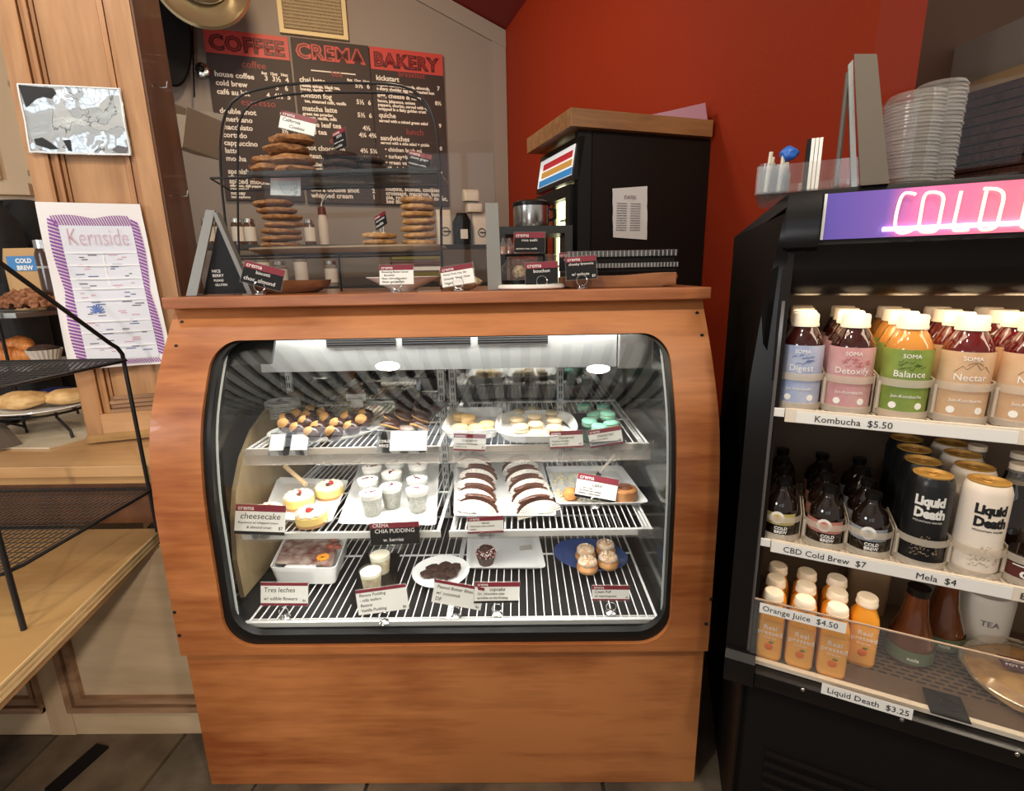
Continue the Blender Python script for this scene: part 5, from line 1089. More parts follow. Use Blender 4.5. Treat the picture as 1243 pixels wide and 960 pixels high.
# tacos: folded chocolate shells in pleated paper liners
TACO = mat('taco_chocolate', (.14, .055, .032), .35, col2=(.07, .025, .015), vs_=30, coat=.3)
def taco():
    t = thing('chocolate_taco', '', 'pastry'); R_ = .043; m = MB(); V = []; N = 22
    for s in (-1, 1):
        for k in range(N+1):
            a_ = pi*k/N; r_ = R_*(1.0+.03*sin(k*2.1)); V.append((r_*cos(a_), s*(.004+.010*sin(a_)), r_*.62*sin(a_)+.004)); V.append((r_*.2*cos(a_), s*.003, .004))
    Fc = []
    for s in (0, 1):
        b_ = s*2*(N+1)
        for k in range(N): a_ = b_+2*k; Fc.append((a_, a_+1, a_+3, a_+2))
    for k in range(N): a_ = 2*k; b_ = 2*(N+1)+2*k; Fc.append((a_, a_+2, b_+2, b_))
    m.add(V, Fc); m.blob((0, 0, .026), (.034, .010, .010), .25, 6, 2, 3); m.build('shell', TACO, t)
    m = MB(); V = []; N = 38
    for k in range(N+1):
        a_ = pi*k/N; z_ = .0028*(1 if k % 2 else -1)
        for f in (.12, .55, .95): V.append((.050*f*cos(a_), -.0185-z_*f-.010*(1-f), .050*.62*f*sin(a_)-.008))
    m.add(V, [(3*k+j, 3*k+3+j, 3*k+4+j, 3*k+1+j) for k in range(N) for j in range(2)])
    V2 = [(v[0], v[1]+.0005, v[2]) for v in V]; m.add(V2, [(3*k+j, 3*k+1+j, 3*k+4+j, 3*k+3+j) for k in range(N) for j in range(2)])
    m.build('pleated_liner', LINER, t, False); return Proto(t)
TC = taco()
for c_, (xs__, ys__) in enumerate((((580, 579, 579, 582, 577), (616, 602, 589, 577, 564)), ((652, 645, 640, 635, 630), (617, 602, 589.5, 578, 566)))):
    for k in range(5):
        q = at(xs__[k], ys__[k], 'Z', S2+.017); TC.place((q.x, q.y, S2+.007), 0, '%s chocolate taco from the front in the %s row on the white plate' % (ORD[k], ('left', 'right')[c_]), 'chocolate tacos in paper liners',
                rot=(radians(-30), radians((5, -5)[c_]), radians((-15, 17)[c_])), scale=(1.27, 1.05, 1.25))
# cake, cinnamon roll, petals, server
YEL = mat('yellow_petal', (.85, .72, .30), .6, col2=(.80, .78, .62), vs_=80); random.seed(9)
o = MB()
for k in range(150):
    q = at(random.uniform(668, 728), random.uniform(574, 608), 'Z', S2+.006); o.blob((q.x, q.y, S2+.0075), (random.uniform(.003, .007), random.uniform(.003, .006), .0022), .4, 5, 1, k)
tag(o.build('petal_crumbs', YEL), 'scattered yellow petals and crumbs on the cake plate', 'crumbs', kind='stuff')
q = at(692, 600, 'Z', S2+.02); o = MB().blob((0, 0, .017), (.021, .020, .018), .12, 4, 3, 2).build('orange_cake', mat('orange_cake', (.80, .30, .08), .6, bump=.5, bs=80)); o.location = (q.x, q.y, S2+.0055); tag(o, 'small bright orange cake behind the cake card', 'cake')
def roll(q, r_, lab, mt_=None, ice=True):
    t = thing('cinnamon_roll', lab, 'pastry', (q.x, q.y, S2+.0055)); m = MB(); P = [(r_*.1*(1+k*.16)*cos(k*.42)*.56, r_*.1*(1+k*.16)*sin(k*.42)*.56, r_*.45+.002*sin(k*.2)) for k in range(60)]
    MB().lathe([(0, 0), (r_*.9, 0), (r_, r_*.3), (r_*.95, r_*.8), (r_*.6, r_*.92), (0, r_*.9)], 26).build('bun', mat('roll_crust', (.30, .11, .035), .45, col2=(.50, .24, .09), vs_=25), t)
    m.tube([(a, b, r_*.92) for a, b, c in P], .0028, 6); m.build('swirl', mat('roll_swirl', (.16, .05, .02), .5), t)
    if ice: MB().blob((-.004, 0, r_*.98), (r_*.6, r_*.5, .008), .35, 5, 3, 3).build('icing', CREAM, t)
roll(at(757, 597, 'Z', S2+.025), .038, 'large glazed brown cinnamon roll at the right end of the cake plate', ice=False)
roll(at(738, 588, 'Z', S2+.03), .026, 'cream-topped roll behind the cake card, left of the big cinnamon roll')
t = thing('cake_server', 'metal cake server with dark blade leaning behind the cake card', 'server'); a, b = at(746, 552, 'Z', S2+.095), at(728, 574, 'Z', S2+.05); c_ = at(712, 584, 'Z', S2+.03)
MB().tube([a, b], .005, 8).build('handle', mat('grey_handle', (.42, .38, .33), .4), t); MB().add([b+Vector(v) for v in ((-.028, -.012, -.028), (.006, -.014, -.018), (.004, .012, -.004), (-.004, .010, 0), (-.028, -.012, -.026), (.006, -.014, -.016), (.004, .012, -.002), (-.004, .010, .002))], [(0,1,2,3),(7,6,5,4),(0,4,5,1),(1,5,6,2),(2,6,7,3),(3,7,4,0)]).build('blade', mat('dark_blade', (.05, .05, .05), .3, metal=.7), t, False)
# middle shelf cards
y2 = Y2-.024
def mc(px, py, Y, *a, **k): q = at(px, py, 'Y', Y); return card(a[0], (q.x, Y, q.z), *a[1:], **k)
mc(315, 650, y2, 'white card with large word cheesecake at the left of the middle shelf', .125, .073, 0, -16, 3, head='cheesecake', lines=('Raspberry w/ whipped cream', '        & almond crust'), stand='clip', lift=.003, banner=.23, headsz=.30, foot=2, price='$7')
t = mc(480, 662, y2, 'black card reading chia pudding below the pudding cups', .122, .054, 0, -14, -2, style='black', head='CHIA PUDDING', lines=('       w. berries',), stand='clip', lift=.003, banner=.24, headname='CREMA', headsz=.26)
mc(590, 648, y2, 'small white card reading tacos below the chocolate tacos', .088, .040, 0, -14, -2, head='tacos', lines=('Choc taco with caramel', 'cream'), stand='clip', lift=.003, banner=.26, headsz=.22, foot=1)
q = at(722, 616, 'Z', S2); card('tilted white card reading cake with carrot cake handwriting, on a ring stand', (q.x, q.y+.004, S2+.001), .112, .064, 0, -18, 12, head='cake', lines=('     Carrot cake', 'One whole cake, walnuts,', 'cinnamon, cream cheese'), stand='ring', lift=.020, banner=.26, headsz=.25, foot=2)
# deck: baking dish
q = at(366, 690, 'Z', DK); d0 = quad_tray('baking_dish', 'white ceramic baking dish of tres leches at the left of the lower deck', 'dish', [(330, 712), (410, 712), (426, 668), (352, 664)], DK, WHITE, .058)
t = bpy.data.objects.new('x', None); bpy.data.objects.remove(t)
c_ = d0.location; dz = DK+.052
top_ = [at(x, y, 'Z', dz) for x, y in ((330, 686), (402, 690), (413, 655), (344, 650))]; cc = sum(top_, Vector())/4; top_ = [cc+(q-cc)*.95+Vector((.002, .006, 0)) for q in top_]
m = MB(); n = 18; V = []
for j in range(n+1):
    for i in range(n+1):
        p_ = top_[0].lerp(top_[1], i/n).lerp(top_[3].lerp(top_[2], i/n), j/n); V.append((p_.x-c_.x, p_.y-c_.y, .051+.006*noise.noise(Vector((i*.6, j*.6, 2)))))
m.add(V, [(a_, a_+1, a_+n+2, a_+n+1) for j in range(n) for i in range(n) for a_ in [j*(n+1)+i]]); m.build('cake_surface', mat('cream_red_cake', (.50, .40, .34), .7, col2=(.17, .05, .04), vs_=30, bump=.6, bs=90), d0)
box('dish_handle', WHITE, -.045, .045, -.085, -.070, .038, .050, d0, .004)
m = MB(); random.seed(3)
for k in range(9): a_ = 2*pi*k/9; m.blob((.012*cos(a_), .012*sin(a_), 0), (.0075, .0075, .004), .1, 3, 1, k)
q = at(392, 676, 'Z', dz+.006); o = m.build('orange_flower', mat('orange_flower', (.90, .33, .03), .5)); o.location = (q.x, q.y, dz+.006); tag(o, 'small orange flower on the baking dish dessert', 'flower')
for k, (x, y) in enumerate(((405, 655), (410, 663), (400, 662))):
    q = at(x, y, 'Z', dz+.006); o = MB().blob((0, 0, 0), (.012, .010, .006), .35, 7, 2, k+4).build('red_petals', mat('dried_red_flower', (.28, .07, .04), .7)); o.location = (q.x, q.y, dz+.005); tag(o, '%s dried red flower cluster at the back corner of the baking dish' % ('rear', 'right', 'left')[k], 'flower')
# banana puddings
quad_tray('black_tray', 'small black tray under the banana pudding cups on the lower deck', 'tray', [(424, 738), (478, 738), (486, 674), (442, 674)], DK, BLACK, .008)
BC = cup(.056, .024, .030, mat('banana_pudding', (.78, .66, .44), .5, col2=(.60, .44, .24), vs_=60), mat('banana_cream', (.86, .80, .62), .5), False, 'banana_pudding_cup')
for x, y, nm_ in ((450, 692, 'front'), (461, 672, 'rear')): q = at(x, y, 'Z', DK+.062); BC.place((q.x, q.y, DK+.0052), 0, '%s clear cup of creamy banana pudding on the lower deck' % nm_, 'banana pudding cups')
# round plate with dark cookies
q = at(536, 700, 'Z', DK); o = MB().loft([(.045, .045, 0), (.05, .05, .001), (.082, .082, .010), (.082, .082, .012), (.05, .05, .004), (.03, .03, .004)], 44).build('round_plate', WHITE); o.location = (q.x-.003, q.y+.012, DK+.001); tag(o, 'round white plate with flat dark chocolate bites on the lower deck', 'plate')
for k in range(7):
    x, y = [(526, 690), (540, 688), (552, 690), (519, 697), (534, 697), (548, 697), (536, 704)][k]; q = at(x, y, 'Z', DK+.012); o = MB().blob((0, 0, .006), (.022, .019, .007), .25, 5, 2, k).build('chocolate_bite', COOKD); o.location = (q.x, q.y, DK+.008+.001*(k % 3)); o.rotation_euler = (0, 0, k); tag(o, '%s flat dark chocolate bite on the round plate' % ('back left', 'back middle', 'back right', 'left', 'central', 'right', 'front')[k], 'cookie', 'chocolate bites')
quad_tray('rectangular_plate', 'nearly empty white rectangular plate holding one cupcake, lower deck', 'plate', [(566, 694), (663, 694), (652, 646), (568, 647)], DK, WHITE, .012)
q = at(590, 678, 'Z', DK+.02); t = thing('cupcake', 'chocolate cupcake with pink and white sprinkles on the rectangular plate', 'cupcake', (q.x, q.y, DK+.0055))
m = MB(); V = []; N = 48
for k in range(N): a_ = 2*pi*k/N; r_ = (.0235, .0255)[k % 2]; V += [(r_*.82*cos(a_), r_*.82*sin(a_), 0), (r_*1.15*cos(a_), r_*1.15*sin(a_), .028)]
m.add(V, [(2*k, 2*((k+1) % N), 2*((k+1) % N)+1, 2*k+1) for k in range(N)]+[tuple(2*k for k in range(N))]); m.build('pleated_case', mat('brown_case', (.06, .035, .03), .5), t, False)
MB().blob((0, 0, .036), (.030, .030, .019), .08, 4, 3, 2).build('frosting', COOKD, t); m = MB(); m2 = MB(); random.seed(1)
for k in range(150):
    a_ = random.random()*6.28; e_ = random.uniform(-.3, .9); r_ = .0305*cos(e_); (m if k % 2 else m2).blob((r_*cos(a_), r_*sin(a_), .036+.019*sin(e_)), .0016, 0, 1, 1)
tag(m.build('pink_sprinkles', mat('pink_sprinkle', (.65, .20, .20), .5), t), kind='stuff'); tag(m2.build('white_sprinkles', WHITE, t), kind='stuff')
o = box('clear_paper', CLEAR2, -.02, .02, -.012, .012, 0, .001); q = at(638, 664, 'Z', DK+.012); o.location = (q.x, q.y, DK+.010); o.rotation_euler = (.1, 0, .15); tag(o, 'small glossy clear slip on the rectangular plate', 'paper')
# blue plate with cream puffs
q = at(716, 677, 'Z', DK); o = MB().loft([(.07, .05, 0), (.075, .055, .001), (.112, .088, .012), (.112, .088, .014), (.08, .06, .005), (.04, .03, .004)], 48).build('blue_plate', mat('blue_ceramic', (.045, .085, .26), .2, coat=.5)); o.location = (q.x, q.y, DK+.001); o.rotation_euler = (0, 0, -.35); tag(o, 'oval blue plate with four cream puffs on the lower deck', 'plate')
def puff():
    t = thing('cream_puff', '', 'pastry'); MB().blob((0, 0, .018), (.031, .030, .019), .10, 3, 3, 6).build('puff_base', mat('choux', (.52, .27, .10), .6, col2=(.34, .14, .045), vs_=30, bump=.5, bs=60), t); MB().blob((0, 0, .036), (.028, .027, .015), .10, 3, 3, 3).build('puff_top', mat('choux_top', (.42, .23, .11), .65, col2=(.66, .54, .42), vs_=70, bump=.5, bs=60), t)
    m = MB(); random.seed(7)
    for k in range(60): a_ = random.random()*6.28; q = random.random()**.5*.024; m.blob((q*cos(a_), q*sin(a_), .0515-.012*(q/.028)**2), .0015, .2, 3, 1)
    tag(m.build('sugar_crumbs', CREAM, t), kind='stuff'); return Proto(t)
PF = puff()
for x, y, nm_ in ((711, 668, 'back left'), (735, 662, 'back right'), (713, 682, 'front left'), (738, 677, 'front right')): q = at(x, y, 'Z', DK+.04); PF.place((q.x, q.y, DK+.006), x, '%s sugar-dusted cream puff on the blue plate' % nm_, 'cream puffs')
# deck cards
def dc(px, py, *a, **k): q = at(px, py, 'Z', DK+.002); return card(a[0], (q.x, q.y, DK+.0015), *a[1:], **k)
dc(347, 748, 'white handwritten card Tres Leches on a ring stand, lower deck left', .120, .058, 0, -14, 1, head='', lines=('Tres leches', 'w/ edible flowers'), lift=.032, banner=.14, headname='', price='$6', foot=1)
dc(467, 754, 'tilted white handwritten card Banana Pudding on a ring stand', .128, .062, 0, -14, -8, head='', lines=('Banana Pudding', '- nilla wafers', 'Banana', 'Vanilla Pudding'), lift=.027, banner=.13, headname='', price='$6')
dc(554, 748, 'white handwritten card Peanut Butter Bites tilted right, by the round plate', .125, .058, 0, -12, 12, head='', lines=('Peanut Butter Bites', 'w/ coconut', 'DF'), lift=.030, banner=.13, headname='', price='$6')
dc(603, 744, 'sharply angled white card reading cupcake before the rectangular plate', .115, .052, 12, -14, 8, head='cupcake', lines=('One chocolate cake', 'sprinkles on the frosting'), lift=.030, banner=.22, headsz=.24, foot=2)
dc(741, 742, 'small white card about cream puffs on the black ring stand, lower deck right', .094, .038, 0, -14, 1, head='', lines=('Cream Puff', 'w/ marscapone'), lift=.032, banner=.28, price='$6', foot=1)

# ================================================================ DRINKS COOLER
CR = atan2(-.44463518, .89571176); CO = Vector((.473, .923, 0)); CMX = Matrix.Translation(CO) @ Matrix.Rotation(CR, 4, 'Z'); CMI = CMX.inverted(); CN = Vector((.44463518, .89571176, 0))
def cw(u, v, z): return CMX @ Vector((u, v, z))
def cpx(x, y, v=0): return CMI @ onplane(x, y, CO+CN*v, CN)      # pixel -> (u,v,z) on the plane v
coo = thing('drinks_cooler', 'black open-front drinks cooler with lit neon sign at the right', 'cooler', CO, CR)
def cb(name, mt, *a, bevel=0, parent=None): return box(name, mt, *a, parent or coo, bevel)
UW = .90; SK = .134/.689
def skew(name, mt, pts, z0, z1): return slabz(pts, z0, z1, name, mt, coo)
# shell: side cheek, back, top, base
skew('side_panel', FRIDGE, [(-.010, .0), (-.145, .69), (-.125, .69), (.006, .0)], .03, 1.395)
skew('back_panel', FRIDGE, [(-.125, .67), (UW, .42), (UW, .44), (-.125, .69)], .03, 1.40)
skew('side_panel', FRIDGE, [(UW-.02, .02), (UW, .02), (UW, .42), (UW-.02, .42)], .03, 1.42)
mt_top = BLACK
m = MB()
V = [(-.012, .02, 1.405), (UW, .02, 1.405), (UW, .43, 1.405), (-.14, .68, 1.375)]
m.add(V+[(a, b, c+.022) for a, b, c in V], [(3,2,1,0),(4,5,6,7),(0,1,5,4),(1,2,6,5),(2,3,7,6),(3,0,4,7)]).build('top_panel', BLACK, coo, False)
# curved cheek profile on the left (v,z), swollen in the middle
def sweep(name, mt, prof_, u0, u1, nseg=1, du=None):
    """profile (v,z) closed, extruded along u"""
    n = len(prof_); m = MB(); V = [(u0+(du(z) if du else 0), v, z) for v, z in prof_]+[(u1, v, z) for v, z in prof_]
    return m.add(V, [tuple(range(n)), tuple(range(2*n-1, n-1, -1))]+[(i, i+n, (i+1) % n+n, (i+1) % n) for i in range(n)]).build(name, mt, coo)
ck_ = [(.02, 1.41), (-.004, 1.41), (-.012, 1.38), (-.014, 1.345), (-.006, 1.33), (.0, 1.30), (.006, 1.22), (.0, 1.1), (-.006, .9), (-.008, .7), (-.006, .50), (.02, .5)]
sweep('cheek', BLACK, ck_, -.046, -.006, du=lambda z: .034*max(0, (z-1.15)/.26)**1.0)
cb('glass_edge', mat('grey_tinted_glass', (.10, .09, .09), .15), -.006, -.0005, -.004, .34, .50, 1.245)
skew('inner_side', mat('inner_side_dark', (.03, .022, .018), .4), [(-.0045, .345), (-.001, .345), (-.001, .346), (-.0045, .346)], .5, 1.25)
# canopy
can = [(.03, 1.427), (.004, 1.427), (-.004, 1.40), (-.006, 1.345), (-.008, 1.338), (.0, 1.325), (.002, 1.30), (.012, 1.275), (.03, 1.258), (.06, 1.252), (.06, 1.427)]
sweep('canopy', BLACK, can, .0, UW-.02)
sweep('corner_cap', BLACK, [(.02, 1.425), (-.008, 1.424), (-.022, 1.40), (-.026, 1.36), (-.018, 1.335), (-.0, 1.328), (.02, 1.33)], -.012, .038)
cb('canopy_ceiling', mat('warm_liner', (.50, .40, .30), .5), .0, UW-.02, .061, .345, 1.262, 1.27)
cb('lamp', mat('cooler_lamp', (1, .8, .6), .5, emit=(1, .78, .52), es=3), .03, UW-.05, .060, .072, 1.252, 1.2605)
cb('inner_back', mat('cooler_back', (.16, .11, .075), .5), .0, UW-.02, .346, .352, .5, 1.262)
KZ, BZ, DZ = 1.048, .782, .508
def carea(u, v, z, su, sv, power, col=(1, .80, .56), rx=0):
    l = bpy.data.lights.new('cooler_area_light', 'AREA'); l.shape = 'RECTANGLE'; l.size = su; l.size_y = sv; l.energy = power; l.color = col
    o = bpy.data.objects.new('cooler_area_light', l); COL.objects.link(o); o.location = cw(u, v, z); o.rotation_euler = (radians(rx), 0, CR); return o
carea(.42, .10, 1.248, .8, .04, .95); carea(.42, -.01, 1.247, .8, .03, .5, rx=-12); 
carea(.42, .02, BZ-.026, .8, .03, .55); carea(.42, .02, KZ-.026, .8, .03, .22)  # added fill under both shelves to brighten what stands below, no fitting there
# sign
sp = [cpx(x, y, -.008) for x, y in ((1014, 237), (1000, 296))]; su0, sz0, sz1 = .045, 1.346, 1.418
mt, N, L_ = nm('lit_sign'); b = N['Principled BSDF']; tc = N.new('ShaderNodeTexCoord'); sx_ = N.new('ShaderNodeSeparateXYZ'); L_.new(tc.outputs['Object'], sx_.inputs[0])
mr = N.new('ShaderNodeMapRange'); mr.inputs[1].default_value = .045; mr.inputs[2].default_value = .50; L_.new(sx_.outputs[0], mr.inputs[0])
r = N.new('ShaderNodeValToRGB'); e = r.color_ramp.elements; e[0].color = (.10, .07, .32, 1); e[0].position = 0; e[1].color = (.80, .17, .27, 1); e[1].position = .5
q_ = e.new(.18); q_.color = (.16, .09, .36, 1); q_ = e.new(.27); q_.color = (.62, .15, .36, 1)
L_.new(mr.outputs[0], r.inputs[0]); L_.new(r.outputs[0], b.inputs['Emission Color']); L_.new(r.outputs[0], b.inputs['Base Color']); b.inputs['Emission Strength'].default_value = .30; b.inputs['Specular IOR Level'].default_value = .2; b.inputs['Roughness'].default_value = .3
SIGNM = mt
cb('sign_panel', SIGNM, su0, UW-.03, -.010, -.0062, sz0, sz1); cb('sign_edge', WPLAST, su0-.004, su0, -.011, -.006, sz0, sz1)
NEON = mat('neon_tube', (1, .85, .6), .3, emit=(1, .74, .36), es=1.35); TUBE = mat('sign_lamp_tube', (1, .9, .9), .3, emit=(1, .80, .74), es=4)
cb('sign_lamp_tube', TUBE, .125, UW-.04, -.0150, -.0125, sz0+.009, sz0+.015)
ls = []
def q3(px, py): return cpx(px, py, -.016)
def stroke(pts, name='neon_letter'):
    P = [q3(*p) for p in pts]; Q = [P[0]]
    for i in range(1, len(P)-1):
        A, B, C_ = P[i-1], P[i], P[i+1]; r0 = (A+B)/2; r1 = (B+C_)/2
        for k in range(5): f = k/4; Q.append(r0*(1-f)**2+B*2*f*(1-f)+r1*f*f)
    Q.append(P[-1]); return Q
def letter(*strokes_):
    m = MB()
    for s in strokes_: m.tube(stroke(s), .0022, 7)
    return m.build('neon_letter', NEON, coo)
letter([(1112, 236), (1106, 234), (1096, 234), (1090, 250), (1086, 270), (1088, 283), (1100, 283), (1108, 279)])
letter([(1134, 233), (1122, 234), (1118, 258), (1114, 281), (1126, 282), (1138, 281), (1142, 258), (1147, 236), (1134, 233)])
letter([(1167, 232), (1161, 258), (1156, 280), (1163, 280), (1176, 279)])
letter([(1198, 230), (1192, 256), (1187, 279), (1200, 279), (1210, 276), (1214, 258), (1220, 236), (1212, 229), (1194, 229)])
letter([(1250, 228), (1243, 256), (1238, 277), (1252, 276), (1262, 272), (1266, 252), (1271, 232), (1262, 226), (1246, 227)])
# shelves
KZ, BZ, DZ = 1.048, .782, .508
SHM = mat('cooler_shelf_wire', (.62, .53, .43), .4); RAILM = mat('price_rail', (.80, .70, .58), .4)
for z, nm_ in ((KZ, 'k'), (BZ, 'b')):
    s = cb('shelf', SHM, -.002, UW-.03, .004, .34, z-.008, z-.003); m = MB()
    for k in range(90): u = k*.0096; m.box(u, u+.0045, .006, .34, z-.003, z-.0005)
    tag(m.build('shelf_ribs', SHM, s, False), kind='stuff')
    cb('rail', RAILM, .018, UW-.03, -.004, .002, z-.022, z+.003, parent=s); cb('rail_cap', WPLAST, -.002, .017, -.003, .003, z-.014, z+.002, bevel=.001, parent=s)
def ctext(body, px, py, size, v=-.0065, parent=coo, mt_=INK, **k):
    p = cpx(px, py, v); return text('lettering', body, size, mt_, parent, Matrix.Translation((p.x, v, p.z)), **k)
def strip(px0, py, px1, z0, z1, v): a, b = cpx(px0, py, v), cpx(px1, py, v); return cb('price_strip', PAPER, a.x, b.x, v-.0008, v, z0, z1)
strip(967, 500, 1243, KZ-.021, KZ-.001, -.0045); cpk = cpx(988, 511, -.0065); text('lettering', 'Kombucha  $5.50', .0165, INK, coo, Matrix.Translation((cpk.x, -.0058, KZ-.0165)), sx=.98)
strip(937, 660, 1243, BZ-.021, BZ+.001, -.0045); q = cpx(950, 670, -.006); text('lettering', 'CBD Cold Brew  $7', .0165, INK, coo, Matrix.Translation((q.x, -.0058, BZ-.016)), sx=.98)
q = cpx(1112, 695, -.006); text('lettering', 'Mela  $4', .0165, INK, coo, Matrix.Translation((q.x, -.0058, BZ-.016)), sx=.98); q = cpx(1240, 715, -.006); text('lettering', 'B', .0165, INK, coo, Matrix.Translation((q.x, -.0058, BZ-.016)))
# bottles
def capped(name, h, r, hcap, rcap, liquid, label, capm=CAPW, ltxt=(), n=2, neck=.35, shoulder=.60, lab0=.08, lab1=.66, lcol=WINK):
    t = thing(name, '', 'bottle'); hb = h-hcap
    MB().loft([(r*.9, r*.9, 0, n), (r, r, h*.03, n), (r, r, h*shoulder, n), (r*.93, r*.93, h*(shoulder+.08), n), (r*.72, r*.72, h*(shoulder+.17), 2), (rcap*.86, rcap*.86, h*(shoulder+.23), 2), (rcap*.86, rcap*.86, hb, 2)], 24).build('bottle', liquid, t)
    MB().lathe([(0, hb), (rcap, hb), (rcap, h-.003), (rcap-.002, h), (0, h)], 22).build('cap', capm, t)
    MB().lathe([(rcap+.001, hb-.001), (rcap+.001, hb+.004)], 22).build('cap_ring', capm, t)
    if label: MB().loft([(r+.0006, r+.0006, h*lab0, n), (r+.0006, r+.0006, h*lab1, n)], 24, cap0=False, cap1=False).build('label', label, t)
    for z_, sz, s in ltxt: text('label_lettering', s, sz, lcol, t, Matrix.Translation((0, 0, z_)), 'CENTER', curve=r+.0012 if n == 2 else None) if n == 2 else text('label_lettering', s, sz, lcol, t, Matrix.Translation((0, -r-.0014, z_)), 'CENTER')
    return t
def liq(name, c): return mat(name, c, .08, coat=.6, spec=.6)
DT = liq('dark_tea', (.030, .004, .003)); RT2 = liq('red_tea', (.085, .004, .004)); YL = liq('golden_tea', (.48, .20, .035))
def labm(n, c, c2): return mat(n, c, .45, col2=c2, vs_=24)
K1 = labm('blue_label', (.48, .50, .62), (.30, .36, .55)); K2 = labm('pink_label', (.62, .37, .36), (.52, .25, .26)); K3 = labm('green_label', (.25, .33, .07), (.16, .24, .04)); K4 = labm('tan_label', (.66, .45, .28), (.56, .35, .20))
KH = .173
def kb(nm_, lq, lb, word, line):
    t = capped('kombucha_bottle', KH, .0345, .022, .0215, lq, lb, ltxt=((KH*.60, .0095, 'SOMA'), (KH*.415, .0155, word), (KH*.21, .0075, 'Jun-Kombucha')), shoulder=.64, lab0=.06, lab1=.68)
    m = MB(); R_ = .0353
    if word in ('Nectar',):
        pts = [(-.022, .49), (-.012, .55), (-.006, .52), (.004, .58), (.012, .52), (.018, .55), (.026, .49)]
        m.tube([(R_*sin(a/R_), -R_*cos(a/R_), KH*z) for a, z in pts], .0005, 4); m.tube([(R_*sin((.004+.010*cos(k*.5))/R_), -R_*cos((.004+.010*cos(k*.5))/R_), KH*.55+.006*sin(k*.5)) for k in range(7)], .0004, 4)
    else:
        random.seed(len(word))
        for k in range(14):
            a, z = random.uniform(-.02, .022), random.uniform(.49, .575); m.tube([(R_*sin(a/R_), -R_*cos(a/R_), KH*z), (R_*sin((a+.004)/R_), -R_*cos((a+.004)/R_), KH*z+random.uniform(-.003, .004)), (R_*sin((a+.007)/R_), -R_*cos((a+.007)/R_), KH*z+.002)], .0006, 4)
    m.build('line_drawing', mat('drawing_'+word, {'Balance': (.05, .09, .01), 'Nectar': (.25, .13, .06), 'Digest': (.12, .16, .32), 'Detoxify': (.42, .08, .09)}[word], .5), t)
    for a in (-.018, .019):
        o_ = MB(); o_.lathe([(0, 0), (.0058, 0), (.0058, .0006), (0, .0006)], 14, M=Matrix.Translation((R_*sin(a/R_), -R_*cos(a/R_)+.0004, KH*.13)) @ Matrix.Rotation(a/R_, 4, 'Z') @ Matrix.Rotation(radians(90), 4, 'X')); o_.build('round_seal', PAPER, t)
    return Proto(t)
kp = [kb('a', DT, K1, 'Digest', 0), kb('b', DT, K2, 'Detoxify', 0), kb('c', YL, K3, 'Balance', 0), kb('d', RT2, K4, 'Nectar', 0)]
lane = [(0, .036, 'blue labelled'), (1, .113, 'pink labelled'), (2, .194, 'green labelled'), (3, .272, 'tan labelled'), (3, .350, 'far right tan labelled'), (3, .428, 'last visible tan labelled')]
for li, (pi_, u, nm_) in enumerate(lane):
    for r_ in range(4):
        o = kp[pi_].place(cw(u, .040+r_*.074, KZ+.0004), CR+radians(0), '%s %s kombucha bottle from the front on the top cooler shelf' % (ORD[r_], nm_), 'kombucha bottles')
FENCE = glassy('lane_plastic', (.80, .76, .70), 1, .15, .08, .45, (.85, .75, .62))
def fence(u, z, w_, name='lane_divider', h0=.014, h1=.068):
    m = MB(); R_ = w_/2; P = []
    for k in range(13):
        a = -pi/2+pi*(k-6)/12*.95; P.append((u+R_*cos(a), .0395+R_*sin(a)))
    V = []; 
    for x_, y_ in P: V += [(x_, y_, z+h1-.013), (x_, y_, z+h1)]
    m.add(V, [(2*k, 2*k+2, 2*k+3, 2*k+1) for k in range(12)]); V = []
    for x_, y_ in P: V += [(x_, y_, z+.001), (x_, y_, z+h0)]
    m.add(V, [(2*k, 2*k+2, 2*k+3, 2*k+1) for k in range(12)])
    for s in (0, 12): x_, y_ = P[s]; m.box(x_-.001, x_+.001, y_-.002, y_+.09, z+.001, z+h1)
    m.tube([(P[1][0], P[1][1]-.001, z+.012), (P[1][0], P[1][1]-.001, z+.03), (P[1][0], P[1][1]-.001, z+h1-.008)], .003, 6)
    return m.build(name, FENCE, coo)
for pi_, u, _ in lane: fence(u, KZ, .0765)
